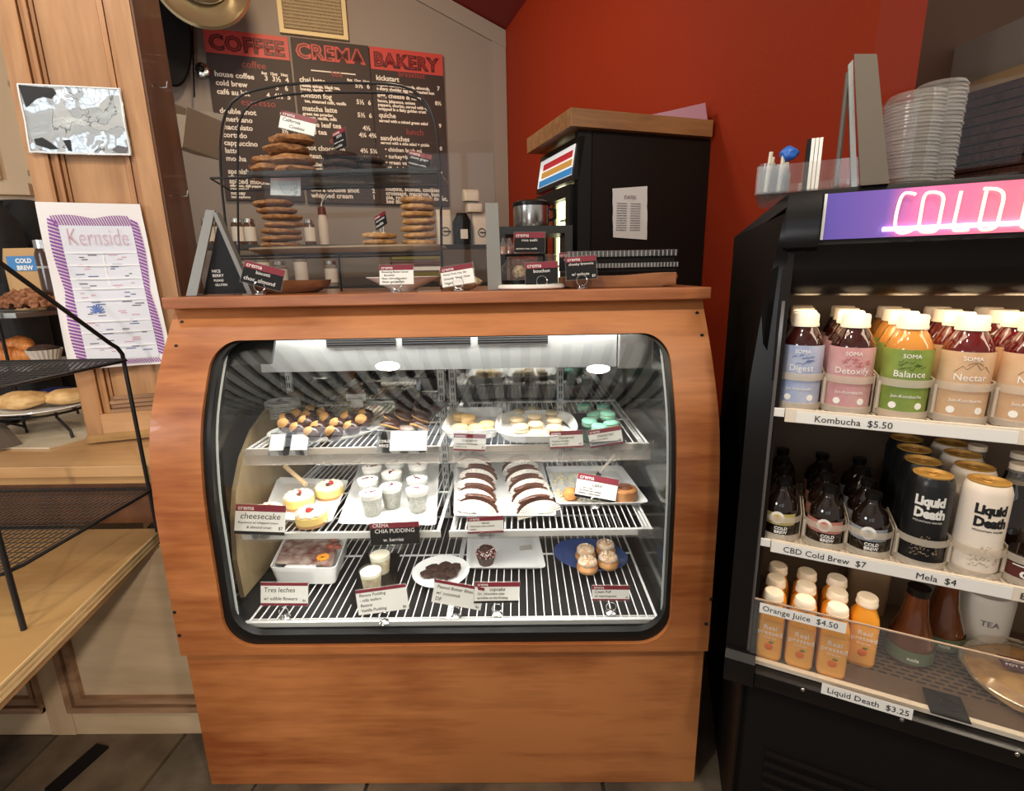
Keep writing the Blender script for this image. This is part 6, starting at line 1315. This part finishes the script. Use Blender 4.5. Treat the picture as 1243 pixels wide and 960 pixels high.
# shelf B : cold brew bottles and cans
DKB = liq('amber_black_glass', (.012, .005, .003))
def cb_(w1, c, ring, name='cold_brew_bottle'):
    t = thing(name, '', 'bottle'); r = .030; h = .115
    MB().loft([(r*.9, r*.9, 0), (r, r, .004), (r, r, .062), (r*.85, r*.85, .078), (r*.45, r*.45, .092), (.011, .011, .098), (.011, .011, .106)], 24).build('bottle', DKB, t); MB().lathe([(0, .104), (.0135, .104), (.0135, .115), (0, .1155)], 18).build('cap', BLACK, t)
    a0 = {'brew': 0}.get(w1, 0); lm = mat('label_'+w1, c, .5)
    m = MB(); R_ = r+.0007; V = []; N = 16
    for k in range(N+1): a = -1.6+2.6*k/N-pi/2; V += [(R_*cos(a), R_*sin(a), .030), (R_*cos(a), R_*sin(a), .054)]
    m.add(V, [(2*k, 2*k+2, 2*k+3, 2*k+1) for k in range(N)]); m.build('label_band', lm, t)
    a = -.15; q = Matrix.Translation((R_*sin(a), -R_*cos(a)-.0006, .046)) @ Matrix.Rotation(a, 4, 'Z') @ Matrix.Rotation(radians(90), 4, 'X')
    MB().lathe([(0, 0), (.0125, 0), (.0125, .0006), (0, .0006)], 24, M=q).build('clock_badge', PAPER, t); MB().lathe([(0, .0007), (.0075, .0007), (.0075, .0011), (0, .0011)], 24, M=q).build('badge_centre', ring, t)
    m = MB(); p = q @ Vector((0, 0, .0014)); m.tube([p, p+Vector((0, 0, .005))], .0006, 4); m.tube([p, p+Vector((.004, 0, 0))], .0006, 4); m.build('clock_hands', INK, t)
    for z_, s in ((.021, 'COLD'), (.013, 'BREW'), (.005, w1)): text('label_lettering', s, .0085, WINK, t, Matrix.Translation((.003, 0, z_)), 'CENTER', curve=r+.001, bold=.0003)
    return Proto(t)
cbs = [cb_('OUR', (.55, .45, .16), mat('badge_yellow', (.70, .52, .12), .5)), cb_('DAY', (.55, .22, .18), mat('badge_red', (.65, .18, .14), .5)), cb_('DUSK', (.30, .33, .38), mat('badge_grey', (.50, .52, .55), .5))]
for i, (px, py) in enumerate(((945, 640), (1000, 650), (1052, 660))):
    u = cpx(px, py, .036).x
    for r_ in range(4): cbs[i].place(cw(u, .040+r_*.066, BZ+.0004), CR, '%s dark glass cold brew bottle from the front with %s label' % (ORD[r_], ('yellow', 'red', 'grey')[i]), 'dark cold brew bottles')
    fence(u, BZ, .074, h1=.052)
GOLD = mat('gold_lid', (.62, .36, .10), .45, metal=.35); 
def can(body, ink, emb):
    t = thing('drink_can', '', 'can'); r = .0335; h = .166
    MB().loft([(.024, .024, 0), (r, r, .010), (r, r, h-.018), (.030, .030, h-.006), (.0275, .0275, h-.002)], 32, cap1=False).build('body', body, t); MB().loft([(.0275, .0275, h-.004), (.0285, .0285, h), (.0265, .0265, h), (.024, .024, h-.005), (.002, .002, h-.005)], 32, cap0=False).build('lid', GOLD, t)
    q = MB(); q.tube([(.007*cos(k*pi/6), .006+.009*sin(k*pi/6), h-.0035) for k in range(12)], .0012, 5, closed=True); q.build('pull_tab', GOLD, t)
    text('label_lettering', 'Liquid', .0235, ink, t, Matrix.Translation((-.001, 0, h*.70)), 'CENTER', curve=r+.0006, bold=.0012, sx=.82, space=.95); text('label_lettering', 'Death', .0235, ink, t, Matrix.Translation((.001, 0, h*.565)), 'CENTER', curve=r+.0006, bold=.0012, sx=.82, space=.95)
    text('label_lettering', 'MOUNTAIN WATER', .0048, ink, t, Matrix.Translation((0, 0, h*.51)), 'CENTER', curve=r+.0006)
    m = MB(); R_ = r+.0004; random.seed(8)
    for k in range(70): a = random.uniform(-.6, .6); z_ = .022+random.random()*.040*(1-abs(a)*.7); m.tube([(R_*sin(a), -R_*cos(a), z_), (R_*sin(a+.06), -R_*cos(a+.06), z_+random.uniform(-.003, .004))], .0006, 4)
    tag(m.build('line_emblem', emb, t), kind='stuff')
    return Proto(t)
cans = [can(mat('black_can', (.010, .010, .011), .3), mat('silver_white_ink', (.80, .78, .74), .4), mat('tan_ink', (.30, .22, .14), .5)), can(mat('white_can', (.80, .70, .60), .35), INK, mat('tan_ink_pale', (.48, .38, .28), .5))]
for i, px in ((0, 1113), (1, 1180)):
    u = cpx(px, 684, .038).x
    for r_ in range(4): cans[i].place(cw(u, .040+r_*.072, BZ+.0004), CR+radians(-6 if i == 0 else 4), '%s %s can from the front on the middle cooler shelf' % (ORD[r_], ('black', 'white')[i]), 'tall %s cans' % ('black', 'white')[i])
    fence(u, BZ, .078, h1=.056)
# dark bottles with clear necks and a round jar
u6 = cpx(1246, 700, .04).x
t = thing('stubby_jar', '', 'jar'); MB().lathe([(0, 0), (.034, 0), (.036, .01), (.036, .040), (.030, .050), (0, .050)], 28).build('jar', DKB, t); MB().loft([(.0366, .0366, .006), (.0366, .0366, .036)], 28, cap0=False, cap1=False).build('label', mat('maroon_label', (.10, .02, .015), .5), t); text('label_lettering', 'COLD', .016, WINK, t, Matrix.Translation((.0, 0, .015)), 'CENTER', curve=.0372, bold=.001); MB().tube([(.0372*sin(k*.1-.9), -.0372*cos(k*.1-.9), .034) for k in range(19)], .001, 4).build('label_rule', WINK, t)
Proto(t).place(cw(u6, .040, BZ+.0004), CR, 'low dark jar with maroon label at the right frame edge of the middle shelf', None); fence(u6, BZ, .078, h1=.052)
t = thing('cola_bottle', '', 'bottle'); MB().loft([(.027, .027, 0), (.028, .028, .09), (.020, .020, .12), (.014, .014, .15)], 22).build('bottle', DKB, t); MB().loft([(.014, .014, .15), (.0125, .0125, .168)], 22).build('clear_neck', JARG, t); MB().lathe([(0, .168), (.0145, .168), (.0145, .178), (0, .178)], 18).build('cap', CAPW, t); MB().loft([(.0165, .0165, .135), (.0145, .0145, .150)], 22, cap0=False, cap1=False).build('neck_band', mat('neck_foil', (.30, .25, .20), .4), t)
bp_ = Proto(t)
for k, (u, v) in enumerate(((u6-.012, .115), (u6+.010, .185), (u6-.045, .21), (u6+.055, .13))): bp_.place(cw(u, v, BZ+.0004), CR, '%s dark bottle with clear neck behind the low maroon jar' % ('front', 'middle', 'rear', 'right')[k], 'clear necked dark bottles')
# deck
HOLEM = INK
dk = cb('deck', mat('deck_brown', (.16, .10, .065), .5, metal=.3), .0, UW-.02, .012, .345, DZ-.022, DZ-.006); m = MB()
for r_ in range(12):
    for c_ in range(34): u = .13+c_*.021+(.0105 if r_ % 2 else 0); m.box(u, u+.015, .075+r_*.0125, .080+r_*.0125, DZ-.0061, DZ-.0056)
tag(m.build('slots', INK, dk, False), kind='stuff')
DZ2 = DZ-.006
cb('deck_front_strip', RAILM, .0, UW-.02, -.002, .010, DZ-.010, DZ-.001)
sweep('bumper', BLACK, [(.012, DZ-.013), (-.012, DZ-.012), (-.022, DZ-.018), (-.024, DZ-.035), (-.018, DZ-.052), (-.004, DZ-.058), (.012, DZ-.058)], .014, UW)
bc = sweep('bumper_cap', BLACK, [(.02, DZ+.018), (-.016, DZ+.018), (-.030, DZ+.006), (-.032, DZ-.03), (-.024, DZ-.052), (-.004, DZ-.064), (.02, DZ-.064)], -.045, .012)
for u in (.10, .26, .42, .58): MB().lathe([(0, 0), (.004, 0), (.003, .0015), (0, .002)], 12, M=Matrix.Translation((u, -.0235, DZ-.022)) @ Matrix.Rotation(radians(90), 4, 'X')).build('rivet', STEEL, coo)
cb('kick_plate', BLACKM, -.005, UW-.01, .0, .012, .03, DZ-.06)
for k in range(9): cb('louvre', BLACK, .05, UW-.04, -.006, -.0005, .06+k*.028, .072+k*.028)
strip(1000, 815, 1118, DZ-.014, DZ+.009, -.026); a, b = cpx(1003, 826, -.015), 0
o_ = [o for o in coo.children if o.name.startswith('price_strip')][-1]; q = cpx(1005, 820, -.016)
text('lettering', 'Liquid Death  $3.25', .0165, INK, coo, Matrix.Translation((q.x, -.0272, DZ-.008)), sx=.98)
# acrylic lip
lz = .652; lip = cb('acrylic_lip', CLEAR, .0, UW-.03, -.010, -.007, DZ-.004, lz); cb('lip_edge', mat('lip_edge_plastic', (.35, .26, .2), .2), .0, UW-.03, -.0105, -.0065, lz, lz+.0022, parent=lip)
strip(922, 738, 1031, lz-.026, lz-.004, -.0108); q = cpx(925, 742, -.012); text('lettering', 'Orange Juice  $4.50', .0165, INK, coo, Matrix.Translation((q.x, -.0118, lz-.020)), sx=.98)
lt = cb('latch_plate', BLACKM, cpx(1130, 850, 0).x, cpx(1180, 862, 0).x, -.010, .055, DZ+.0, DZ+.002); MB().lathe([(0, 0), (.016, 0), (.015, .005), (.008, .007), (0, .007)], 20, cx=(cpx(1155, 855, .02).x), cy=.022).build('latch_knob', BLACK, lt).location.z = DZ+.0022
# juice bottles
OJ = mat('orange_juice', (.86, .36, .03), .15, coat=.5, sss=.0); OJL = mat('juice_label', (.85, .40, .08), .4)
t = capped('juice_bottle', .150, .0245, .017, .0185, OJ, OJL, ltxt=((.075, .015, 'Real'), (.063, .0145, 'pressed')), n=5, shoulder=.66, lab0=.06, lab1=.62)
t['category'] = 'bottle'; MB().blob((0, -.0252, .035), (.0085, .0012, .0085), 0, 1, 2).build('orange_picture', mat('orange_picture', (.75, .16, .02), .5), t); MB().blob((.004, -.0256, .046), (.006, .0008, .0025), .1, 3, 1).build('leaf_picture', mat('leaf_picture', (.12, .18, .03), .5), t); text('label_lettering', 'Orange juice', .0045, WINK, t, Matrix.Translation((0, -.0262, .055)), 'CENTER')
oj = Proto(t)
for r_ in range(3):
    for c_ in range(3):
        oj.place(cw(.034+.0565*c_+.004*r_, .036+r_*.056, DZ2+.0006), CR, '%s orange juice bottle from the left in the %s row of the cooler deck' % (ORD[c_], ('front', 'second', 'third')[r_]), 'orange juice bottles')
oj.place(cw(.034+.0565*3+.0, .036+.062, DZ2+.0006), CR, 'orange juice bottle standing alone at the right of the second row', 'orange juice bottles')
# carafes, jars behind and the wrapped pie
CRM = liq('brown_tea', (.10, .03, .012))
t = thing('tea_carafe', '', 'carafe'); MB().loft([(.036, .036, 0), (.042, .042, .02), (.040, .040, .05), (.024, .024, .10), (.018, .018, .15)], 26).build('carafe', CRM, t); MB().lathe([(0, .15), (.02, .15), (.02, .165), (0, .165)], 18).build('cap', BLACK, t); MB().loft([(.0428, .0428, .012), (.0424, .0424, .040)], 26, cap0=False, cap1=False).build('label', mat('green_grey_label', (.10, .13, .08), .5), t); text('label_lettering', 'nola', .012, WINK, t, Matrix.Translation((0, 0, .020)), 'CENTER', curve=.0432)
cp = Proto(t)
for k, px in enumerate((1108, 1150)): u = cpx(px, 770, .16).x; cp.place(cw(u+.006*(2*k-1), .15+.075*k, DZ2+.0006), CR, '%s pear-shaped carafe of brown tea on the cooler deck' % ('left', 'right')[k], 'tea carafes')
u = cpx(1200, 760, .24).x; t = thing('white_canister', 'white printed canister behind the wrapped pie on the cooler deck', 'canister', cw(u, .285, DZ2+.0006), CR); MB().lathe([(0, 0), (.048, 0), (.050, .11), (.044, .12), (0, .12)], 28).build('body', mat('offwhite_tin', (.55, .52, .48), .4), t); text('label_lettering', 'TEA', .018, INKG, t, Matrix.Translation((0, 0, .06)), 'CENTER', curve=.0506)
u = cpx(1052, 745, .26).x; t = thing('hanging_pouch', 'dim tan pouch standing behind the orange juice bottles', 'pouch', cw(u, .30, DZ2+.0006), CR); MB().loft([(.04, .02, 0, 4), (.042, .022, .1, 4), (.04, .006, .15, 5)], 22).build('pouch', mat('tan_pouch', (.22, .14, .08), .5), t)
u = cpx(1254, 800, .13).x; t = thing('wrapped_pie', 'plastic-wrapped pie in foil pan on the cooler deck at the frame edge', 'pie', cw(u+.010, .15, DZ2+.0006), CR)
FO = mat('foil_pan', (.75, .70, .62), .25, metal=.9, bump=.8, bs=60)
MB().loft([(.075, .075, 0), (.10, .10, .022), (.106, .106, .024), (.104, .104, .026), (.09, .09, .018)], 44, cap1=False).build('pan', FO, t); MB().blob((0, 0, .016), (.098, .098, .024), .10, 5, 4, 3).build('pie_filling', mat('pie_crust', (.62, .38, .16), .7, col2=(.40, .22, .09), vs_=40, bump=.8, bs=60), t); MB().loft([(.106, .106, .026), (.095, .095, .042), (.05, .05, .048), (.002, .002, .049)], 40, cap0=False).build('wrap', glassy('cling_film', (.92, .9, .86), 1.6, .12, .10), t)
MB().box(-.05, .06, -.028, .01, .0495, .0503).build('dark_label', mat('plum_label', (.10, .03, .05), .5), t, False); textlines('label_lettering', [(-.045, 0, .010, 'CHICKEN'), (-.045, -.013, .010, 'POT PIE')], WINK, t, Matrix.Translation((0, -.008, .0512)) @ Matrix.Rotation(radians(-90), 4, 'X'))
# ---- on top of the cooler
TZ = 1.4275
def tp(px, py, v): return cpx(px, py, v)
t = thing('acrylic_tray', 'clear acrylic organiser tray on the left end of the cooler top', 'tray', cw(.005, .10, TZ), CR)
box('floor', CLEAR, -.07, .085, -.09, .15, .0, .003, t)
for a in ((-.07, -.068, -.09, .15), (.083, .085, -.09, .15), (-.068, .083, -.09, -.088), (-.068, .083, .148, .15), (.0, .002, -.088, .148)): box('wall', CLEAR, *a, .003, .046, t)
GC = thing('clear_cup', '', 'cup'); MB().loft([(.010, .010, 0), (.013, .013, .05), (.0125, .0125, .05), (.009, .009, .003)], 18).build('cup', JARG, GC); MB().tube([(0, 0, .004), (.004, .003, .07)], .0035, 6).build('stick', mat('pale_stick', (.62, .55, .45), .5), GC); gcp = Proto(GC)
for k, (u, v) in enumerate(((-.060, -.06), (-.040, -.04), (-.058, -.01), (-.036, .01), (-.058, .05), (-.034, .06))): gcp.place(cw(.010+u, .10+v, TZ+.0035), CR, '%s small clear cup with stick in the acrylic tray' % ('front left', 'front right', 'middle left', 'middle right', 'rear left', 'rear right')[k], 'small clear cups')
q = tp(957, 186, .07); o = MB().blob((0, 0, 0), (.016, .014, .012), .25, 4, 3, 2).build('crumpled_wrapper', mat('blue_plastic', (.03, .13, .50), .4)); o.location = cw(q.x, .07, TZ+.072); tag(o, 'bright blue crumpled wrapper on the clear cups above the cooler', 'wrapper'); 
t = thing('card_stack', 'stack of white cards standing in the acrylic tray on the cooler', 'cards', cw(.022, .085, TZ+.0035), CR)
for k in range(4): box('card', [PAPER, CARDB][k == 0], -.013+k*.006, -.008+k*.006, -.04, .04, 0, .085, t)
# leaning grey bracket like the one on the counter, with glass
P = [cpx(x, y, -.0) for x, y in ((1046, 214), (1081, 211), (1066, 62), (1038, 62))]
t = thing('cooler_guard_bracket', 'grey metal glass guard bracket standing on the cooler top', 'bracket', cw(P[0].x+.015, 0, TZ), CR); X = P[0].x+.015
Q = [(p_.x-X, max(0, p_.z-TZ) if i > 1 else 0) for i, p_ in enumerate(P)]
MB().add([(a, -.0+b*.06, b) for a, b in Q]+[(a, .006+b*.06, b) for a, b in Q], [(0,1,2,3),(7,6,5,4),(0,4,5,1),(1,5,6,2),(2,6,7,3),(3,7,4,0)]).build('front_plate', GREYM, t, False)
MB().add([(Q[0][0]-.012, .0+.004, 0), (Q[0][0]-.004, .004, 0), (Q[3][0], .02, Q[3][1]-.005), (Q[3][0]-.006, .02, Q[3][1]-.012), (Q[0][0]-.012, .03, 0), (Q[0][0]-.004, .03, 0), (Q[3][0], .035, Q[3][1]-.005), (Q[3][0]-.006, .035, Q[3][1]-.012)], [(0,1,2,3),(7,6,5,4),(0,4,5,1),(1,5,6,2),(2,6,7,3),(3,7,4,0)]).build('inner_strip', STEEL, t, False)
MB().tube([(Q[3][0]-.004, .03, Q[3][1]-.02), (Q[0][0]-.030, .06, 0)], .004, 6).build('brace', GREYM, t)
box('foot', GREYM, Q[0][0], Q[1][0], -.004, .03, 0, .003, t)
BG = mat('brown_grey_metal', (.13, .105, .08), .5, metal=.2)
for ch in t.children:
    if ch.data.materials[0] == GREYM: ch.data.materials[0] = BG
t = thing('cooler_glass_guard', 'clear glass guard sheet rising from the cooler top beside the bracket', 'glass guard', cw(.10, .035, TZ), CR); box('glass', GGLASS, Q[2][0]*0-.012, .5, 0, .004, 0, .42, t)
# cup lids: two stacks of clear lids
LID = glassy('clear_lids', (.86, .84, .82), 1.8, .10, .18, .16, (.85, .80, .76))
def lidstack(px, h, r_, lab, n, v):
    u = cpx(px, 200, v).x; t = thing('lid_stack', lab, 'lids', cw(u, v, TZ), CR, 'stacks of clear lids'); 
    me = MB().loft([(r_, r_, 0), (r_+.002, r_+.002, .002), (r_*.98, r_*.98, .006), (r_*.93, r_*.93, .0085)], 26, cap0=False, cap1=False).mesh('lid', LID)
    for k in range(n): o = bpy.data.objects.new('lid', me); COL.objects.link(o); o.parent = t; o.location = (.0008*sin(k*2.3), .0008*cos(k*1.7), k*h/n)
lidstack(1100, .140, .040, 'left tall stack of clear plastic cup lids behind the glass guard', 26, .085)
lidstack(1128, .172, .036, 'right stack of clear plastic cup lids beside the ribbed wall', 28, .168)

# ================================================================ LEFT: wire riser, pastry stands
def rt(px, py, X=-.965): p = at(px, py, 'X', X); return p
XS = -.970; RZ = ZC+.0008
MESHM = mat('mesh_wire', (.05, .045, .042), .4, metal=.3)
rk = thing('wire_riser', 'black two-tier wire mesh riser standing on the plywood counter', 'rack', (XS, 1.0, RZ))
def R3(x, y, z): return (x-XS, y-1.0, z-RZ)
b0 = at(187, 645, 'Z', RZ); f0 = at(29, 764, 'Z', RZ); YBk, YFr = b0.y, f0.y
zl_ = at(185, 594, 'Y', YBk).z; zl2 = at(12, 668, 'Y', YFr).z; zu = at(150, 437, 'Y', YBk).z
ztop = at(137, 424, 'Y', YBk).z; pe = at(0, 319, 'X', XS)
sl_ = (pe.z-ztop)/(pe.y-(YBk-.02))
frame = [R3(XS, YBk, RZ), R3(XS, YBk, zu-.03), R3(XS, YBk, ztop-.012), R3(XS, YBk-.012, ztop+.006), R3(XS, YBk-.03, ztop+.018), R3(XS, pe.y, pe.z), R3(XS, pe.y-.1, pe.z-.1*sl_)]
MB().tube(frame, .0048, 9).build('side_frame', IRON, rk)
MB().tube([R3(f0.x, YFr, RZ), R3(f0.x, YFr, pe.z-.02)], .0052, 9).build('front_leg', IRON, rk)
for z, w_ in ((zl_, .60), (zu, .60)):
    loop = [R3(XS+.008, YBk-.004, z), R3(XS+.010, YBk-.03, z), R3(XS+.006, YFr+.03, z), R3(XS-.004, YFr, z), R3(XS-.03, YFr-.012, z), R3(XS-.60, YFr-.012, z), R3(XS-.60, YBk+.005, z), R3(XS-.02, YBk+.005, z)]
    sh = MB().tube(loop, .0042, 7, closed=True).build('mesh_shelf', IRON, rk); m = MB()
    for k in range(46): x = XS-.003-k*.013; m.tube([R3(x, YFr-.010, z+.002), R3(x-.0, YBk+.003, z+.002)], .0011, 4, caps=False)
    for k in range(20): y = YFr-.006+k*(YBk-YFr)/20; m.tube([R3(XS, y, z+.0034), R3(XS-.6, y, z+.0034)], .0011, 4, caps=False)
    tag(m.build('mesh', MESHM, sh), kind='stuff')
MB().tube([R3(XS-.60, YBk, RZ), R3(XS-.60, YBk, zu)], .0048, 8).build('leg', IRON, rk)
# pie plate on a low black stand
q = at(58, 520, 'Z', ZL+.007); PX, PYy = q.x, q.y
ZB_ = ZL+.0068
t = thing('plate_stand', 'low black wire stand under the pie plate at the left', 'stand', (PX, PYy, ZB_)); f1 = at(33, 525, 'Z', ZB_); f2 = at(88, 531, 'Z', ZB_); f3 = at(95, 502, 'Z', ZB_)
zpl = at(60, 494, 'Y', PYy).z-ZB_
ring = MB(); r_ = .105; ring.tube([(r_*cos(k*pi/12), r_*sin(k*pi/12), zpl-.01) for k in range(24)], .004, 6, closed=True); ring.build('ring', IRON, t)
for f_ in (f1, f2, f3):
    d = Vector((f_.x-PX, f_.y-PYy, 0)); dn = d.normalized()*r_; MB().tube([(dn.x, dn.y, zpl-.004), (dn.x, dn.y, zpl-.02), (d.x*.97+dn.x*.03, d.y*.97+dn.y*.03, .02), (d.x, d.y, 0)], .0042, 7).build('leg', IRON, t)
o = MB().loft([(.07, .07, 0), (.118, .118, .006), (.128, .128, .011), (.126, .126, .013), (.07, .07, .004)], 48).build('white_plate', WHITE); o.location = (PX, PYy, ZB_+zpl-.004); tag(o, 'white plate on the low black stand holding golden pies', 'plate')
PIE = mat('golden_pastry', (.66, .44, .20), .6, col2=(.48, .26, .09), vs_=30, bump=.6, bs=40)
for k, (dx, dy, s) in enumerate(((-.045, -.01, 1), (.065, .03, .9))):
    o = MB().blob((0, 0, .024), (.072*s, .06*s, .028*s), .14, 4, 4, k+2).build('hand_pie', PIE); o.location = (PX+dx, PYy+dy, ZB_+zpl+.004); tag(o, '%s golden pie on the white plate at the left' % ('larger left', 'right')[k], 'pie', 'golden pies')
# tiered pastry shelf further back
YP = PYy+.10
t = thing('pastry_stand', 'metal tiered stand with granola tray and croissants behind the flyer', 'stand', (at(20, 440, 'Y', YP).x, YP, ZB_)); ox = t.location.x
zS = at(40, 378, 'Y', YP).z-ZB_; zP = at(50, 440, 'Y', YP).z-ZB_
for zz, nm_ in ((zS, 'upper_shelf'), (zP, 'lower_shelf')): box(nm_, ALU if nm_ == 'upper_shelf' else WHITE, -.20, .115, -.08, .14, zz-.016, zz, t, .002)
for x_, y_ in ((-.19, -.09), (.065, -.09), (-.19, .15), (.12, .15)): MB().tube([(x_, y_, 0), (x_, y_, zS+.21)], .005, 7).build('post', IRON, t)
CRO = mat('croissant_crust', (.58, .22, .05), .4, col2=(.36, .10, .02), vs_=12)
for k in range(2):
    m = MB()
    for j in range(7): a = (j-3)/3; m.blob((.075*a, -.02*abs(a)*abs(a), .026), (.022, .034*(1-.55*abs(a)), .032*(1-.5*abs(a))), .06, 3, 3, j+k)
    o = m.build('croissant', CRO); q = at(14+8*k, (425, 405)[k], 'Y', YP-.02+.04*k); o.location = (q.x, q.y, ZB_+zP+.001+.03*k); o.rotation_euler = (0, 0, radians((12, -20)[k])); tag(o, '%s glossy brown croissant on the lower tier at the left edge' % ('front', 'rear, higher')[k], 'croissant', 'croissants')
q = at(55, 430, 'Y', YP-.03); t = thing('muffin', 'muffin in a pleated silver paper case on the lower tier', 'muffin', (q.x, q.y, ZB_+zP+.001)); m = MB(); V = []; N = 44
for k in range(N): a_ = 2*pi*k/N; r_ = (1, 1.08)[k % 2]; V += [(.028*r_*cos(a_), .028*r_*sin(a_), 0), (.045*r_*cos(a_), .045*r_*sin(a_), .048)]
m.add(V, [(2*k, 2*((k+1) % N), 2*((k+1) % N)+1, 2*k+1) for k in range(N)]+[tuple(2*k for k in range(N))]); m.build('pleated_case', mat('silver_case', (.50, .47, .42), .4), t, False); MB().blob((0, 0, .045), (.040, .040, .018), .15, 4, 3).build('muffin_top', COOKD, t)
GR = mat('granola', (.36, .16, .075), .8, col2=(.20, .07, .03), vs_=60); random.seed(6); m = MB()
for k in range(240): a_ = random.random()*6.28; r_ = random.random()**.5; m.blob((.105*r_*cos(a_), .06*r_*sin(a_), .012+.055*(1-r_*r_)*random.uniform(.75, 1)), random.uniform(.008, .013), .5, 5, 1, k)
o = m.build('granola_pile', GR); q = at(22, 350, 'Y', YP+.01); o.location = (q.x, q.y+.02, ZB_+zS+.001); tag(o, 'heaped brown nut granola pile on the upper tier at the left', 'granola', kind='stuff')
KR = mat('kraft_paper', (.50, .30, .13), .65, bump=.3, bs=30)
q0, q1 = at(5, 345, 'Y', YP+.10), at(58, 300, 'Y', YP+.10); t = thing('paper_bag', 'kraft paper bag with blue COLD BREW label behind the granola', 'bag', ((q0.x+q1.x)/2, YP+.125, ZB_+zS+.0005)); W = abs(q1.x-q0.x)/2; H = q1.z-t.location.z
MB().loft([(W, .016, 0, 6), (W, .018, H*.8, 6), (W*.95, .010, H, 6)], 24).build('bag', KR, t); l0 = at(11, 311, 'Y', YP+.10).z-t.location.z; l1 = at(11, 329, 'Y', YP+.10).z-t.location.z
box('blue_label', mat('blue_label_print', (.05, .22, .50), .5), -W*.75, W*.55, -.0195, -.0185, l1, l0, t); textlines('lettering', [(-W*.1, (l0+l1)/2+.002, (l0-l1)*.42, 'COLD', 'CENTER'), (-W*.1, l1+.003, (l0-l1)*.42, 'BREW', 'CENTER')], WINK, t, Matrix.Translation((0, -.020, 0)), bold=.0008)
q0 = at(72, 330, 'Y', YP+.14); t = thing('jar_with_label', 'clear jar with brown printed label half hidden by the flyer', 'jar', (q0.x-.004, YP+.112, ZB_+zS+.0005)); H = at(56, 292, 'Y', YP+.12).z-t.location.z
MB().lathe([(0, 0), (.034, 0), (.034, H*.8), (.028, H*.88), (0, H*.88)], 22).build('jar', mat('coffee_dark', (.06, .03, .02), .2), t); MB().lathe([(0, H*.88), (.031, H*.88), (.031, H), (0, H)], 22).build('lid', STEEL, t); text('lettering', 'ESPRESSO', .010, WINK, t, Matrix.Translation((0, 0, H*.6)), 'CENTER', curve=.0345)
# black bags behind
CL = mat('black_cloth', (.010, .010, .011), .8, bump=1, bs=20)
for k, (xa, ya, xb, yb, lab) in enumerate(((-34, 248, 12, 330, 'black cloth backpack at the left edge under the beige panels'), (12, 243, 52, 330, 'black padded bag hanging beside the flyer at the left'))):
    Yb = YP+.36+.24*k; q0, q1 = at(xa, yb, 'Y', Yb), at(xb, ya, 'Y', Yb); t = thing('black_bag', lab, 'bag', ((q0.x+q1.x)/2, Yb, ZL+.001)); W = (q1.x-q0.x)/2; H = q1.z-t.location.z
    MB().loft([(W*.97, .08, 0, 4), (W, .09, H*.6, 4), (W*.9, .07, H*.92, 3), (W*.6, .04, H, 3)], 26).build('bag', CL, t); MB().tube([(-W*.3, -.09, H*.4), (-W*.35, -.11, H*.8), (0, -.08, H*.99)], .010, 8).build('strap', CL, t)
    if k == 0: box('tag', mat('photo_tag', (.55, .60, .58), .4, col2=(.12, .16, .14), vs_=50), W*.0, W*.7, -.101, -.099, H*.62, H*.80, t)
o = MB().blob((0, 0, .03), (.10, .05, .03), .2, 3, 3).build('blue_cloth', mat('navy_cloth', (.01, .015, .10), .7)); q = at(75, 478, 'Y', YP+.30); o.location = (q.x, q.y, ZL+.001); tag(o, 'dark blue cloth lying behind the golden pies', 'cloth')
# dark dish with buns at the left edge
q = at(4, 512, 'Z', ZL+.008); o = MB().loft([(.05, .05, 0), (.10, .10, .012), (.10, .10, .015), (.05, .05, .005)], 40).build('dark_dish', mat('dark_ceramic', (.02, .018, .02), .3)); o.location = (q.x-.03, q.y, ZL+.0072); tag(o, 'dark round dish with buns at the far left edge', 'dish')
o = MB().blob((0, 0, .028), (.06, .05, .03), .15, 3, 3, 5).build('bun', PIE); o.location = (q.x-.03, q.y, ZL+.014); tag(o, 'crusty bun in the dark dish at the far left', 'bun')
t = thing('kraft_wedge', 'dark grey card wedge standing at the left edge of the ledge', 'card', (0, 0, 0)); a, b, c_ = at(-12, 505, 'Z', ZL+.05), at(-12, 548, 'Z', ZL+.0072), at(20, 541, 'Z', ZL+.0072)
MB().add([a, b, c_, a+Vector((0, .02, 0)), b+Vector((0, .02, 0)), c_+Vector((0, .02, 0))], [(0,1,2),(5,4,3),(0,3,4,1),(1,4,5,2),(2,5,3,0)]).build('wedge', mat('grey_brown_card', (.12, .09, .065), .6), t, False)
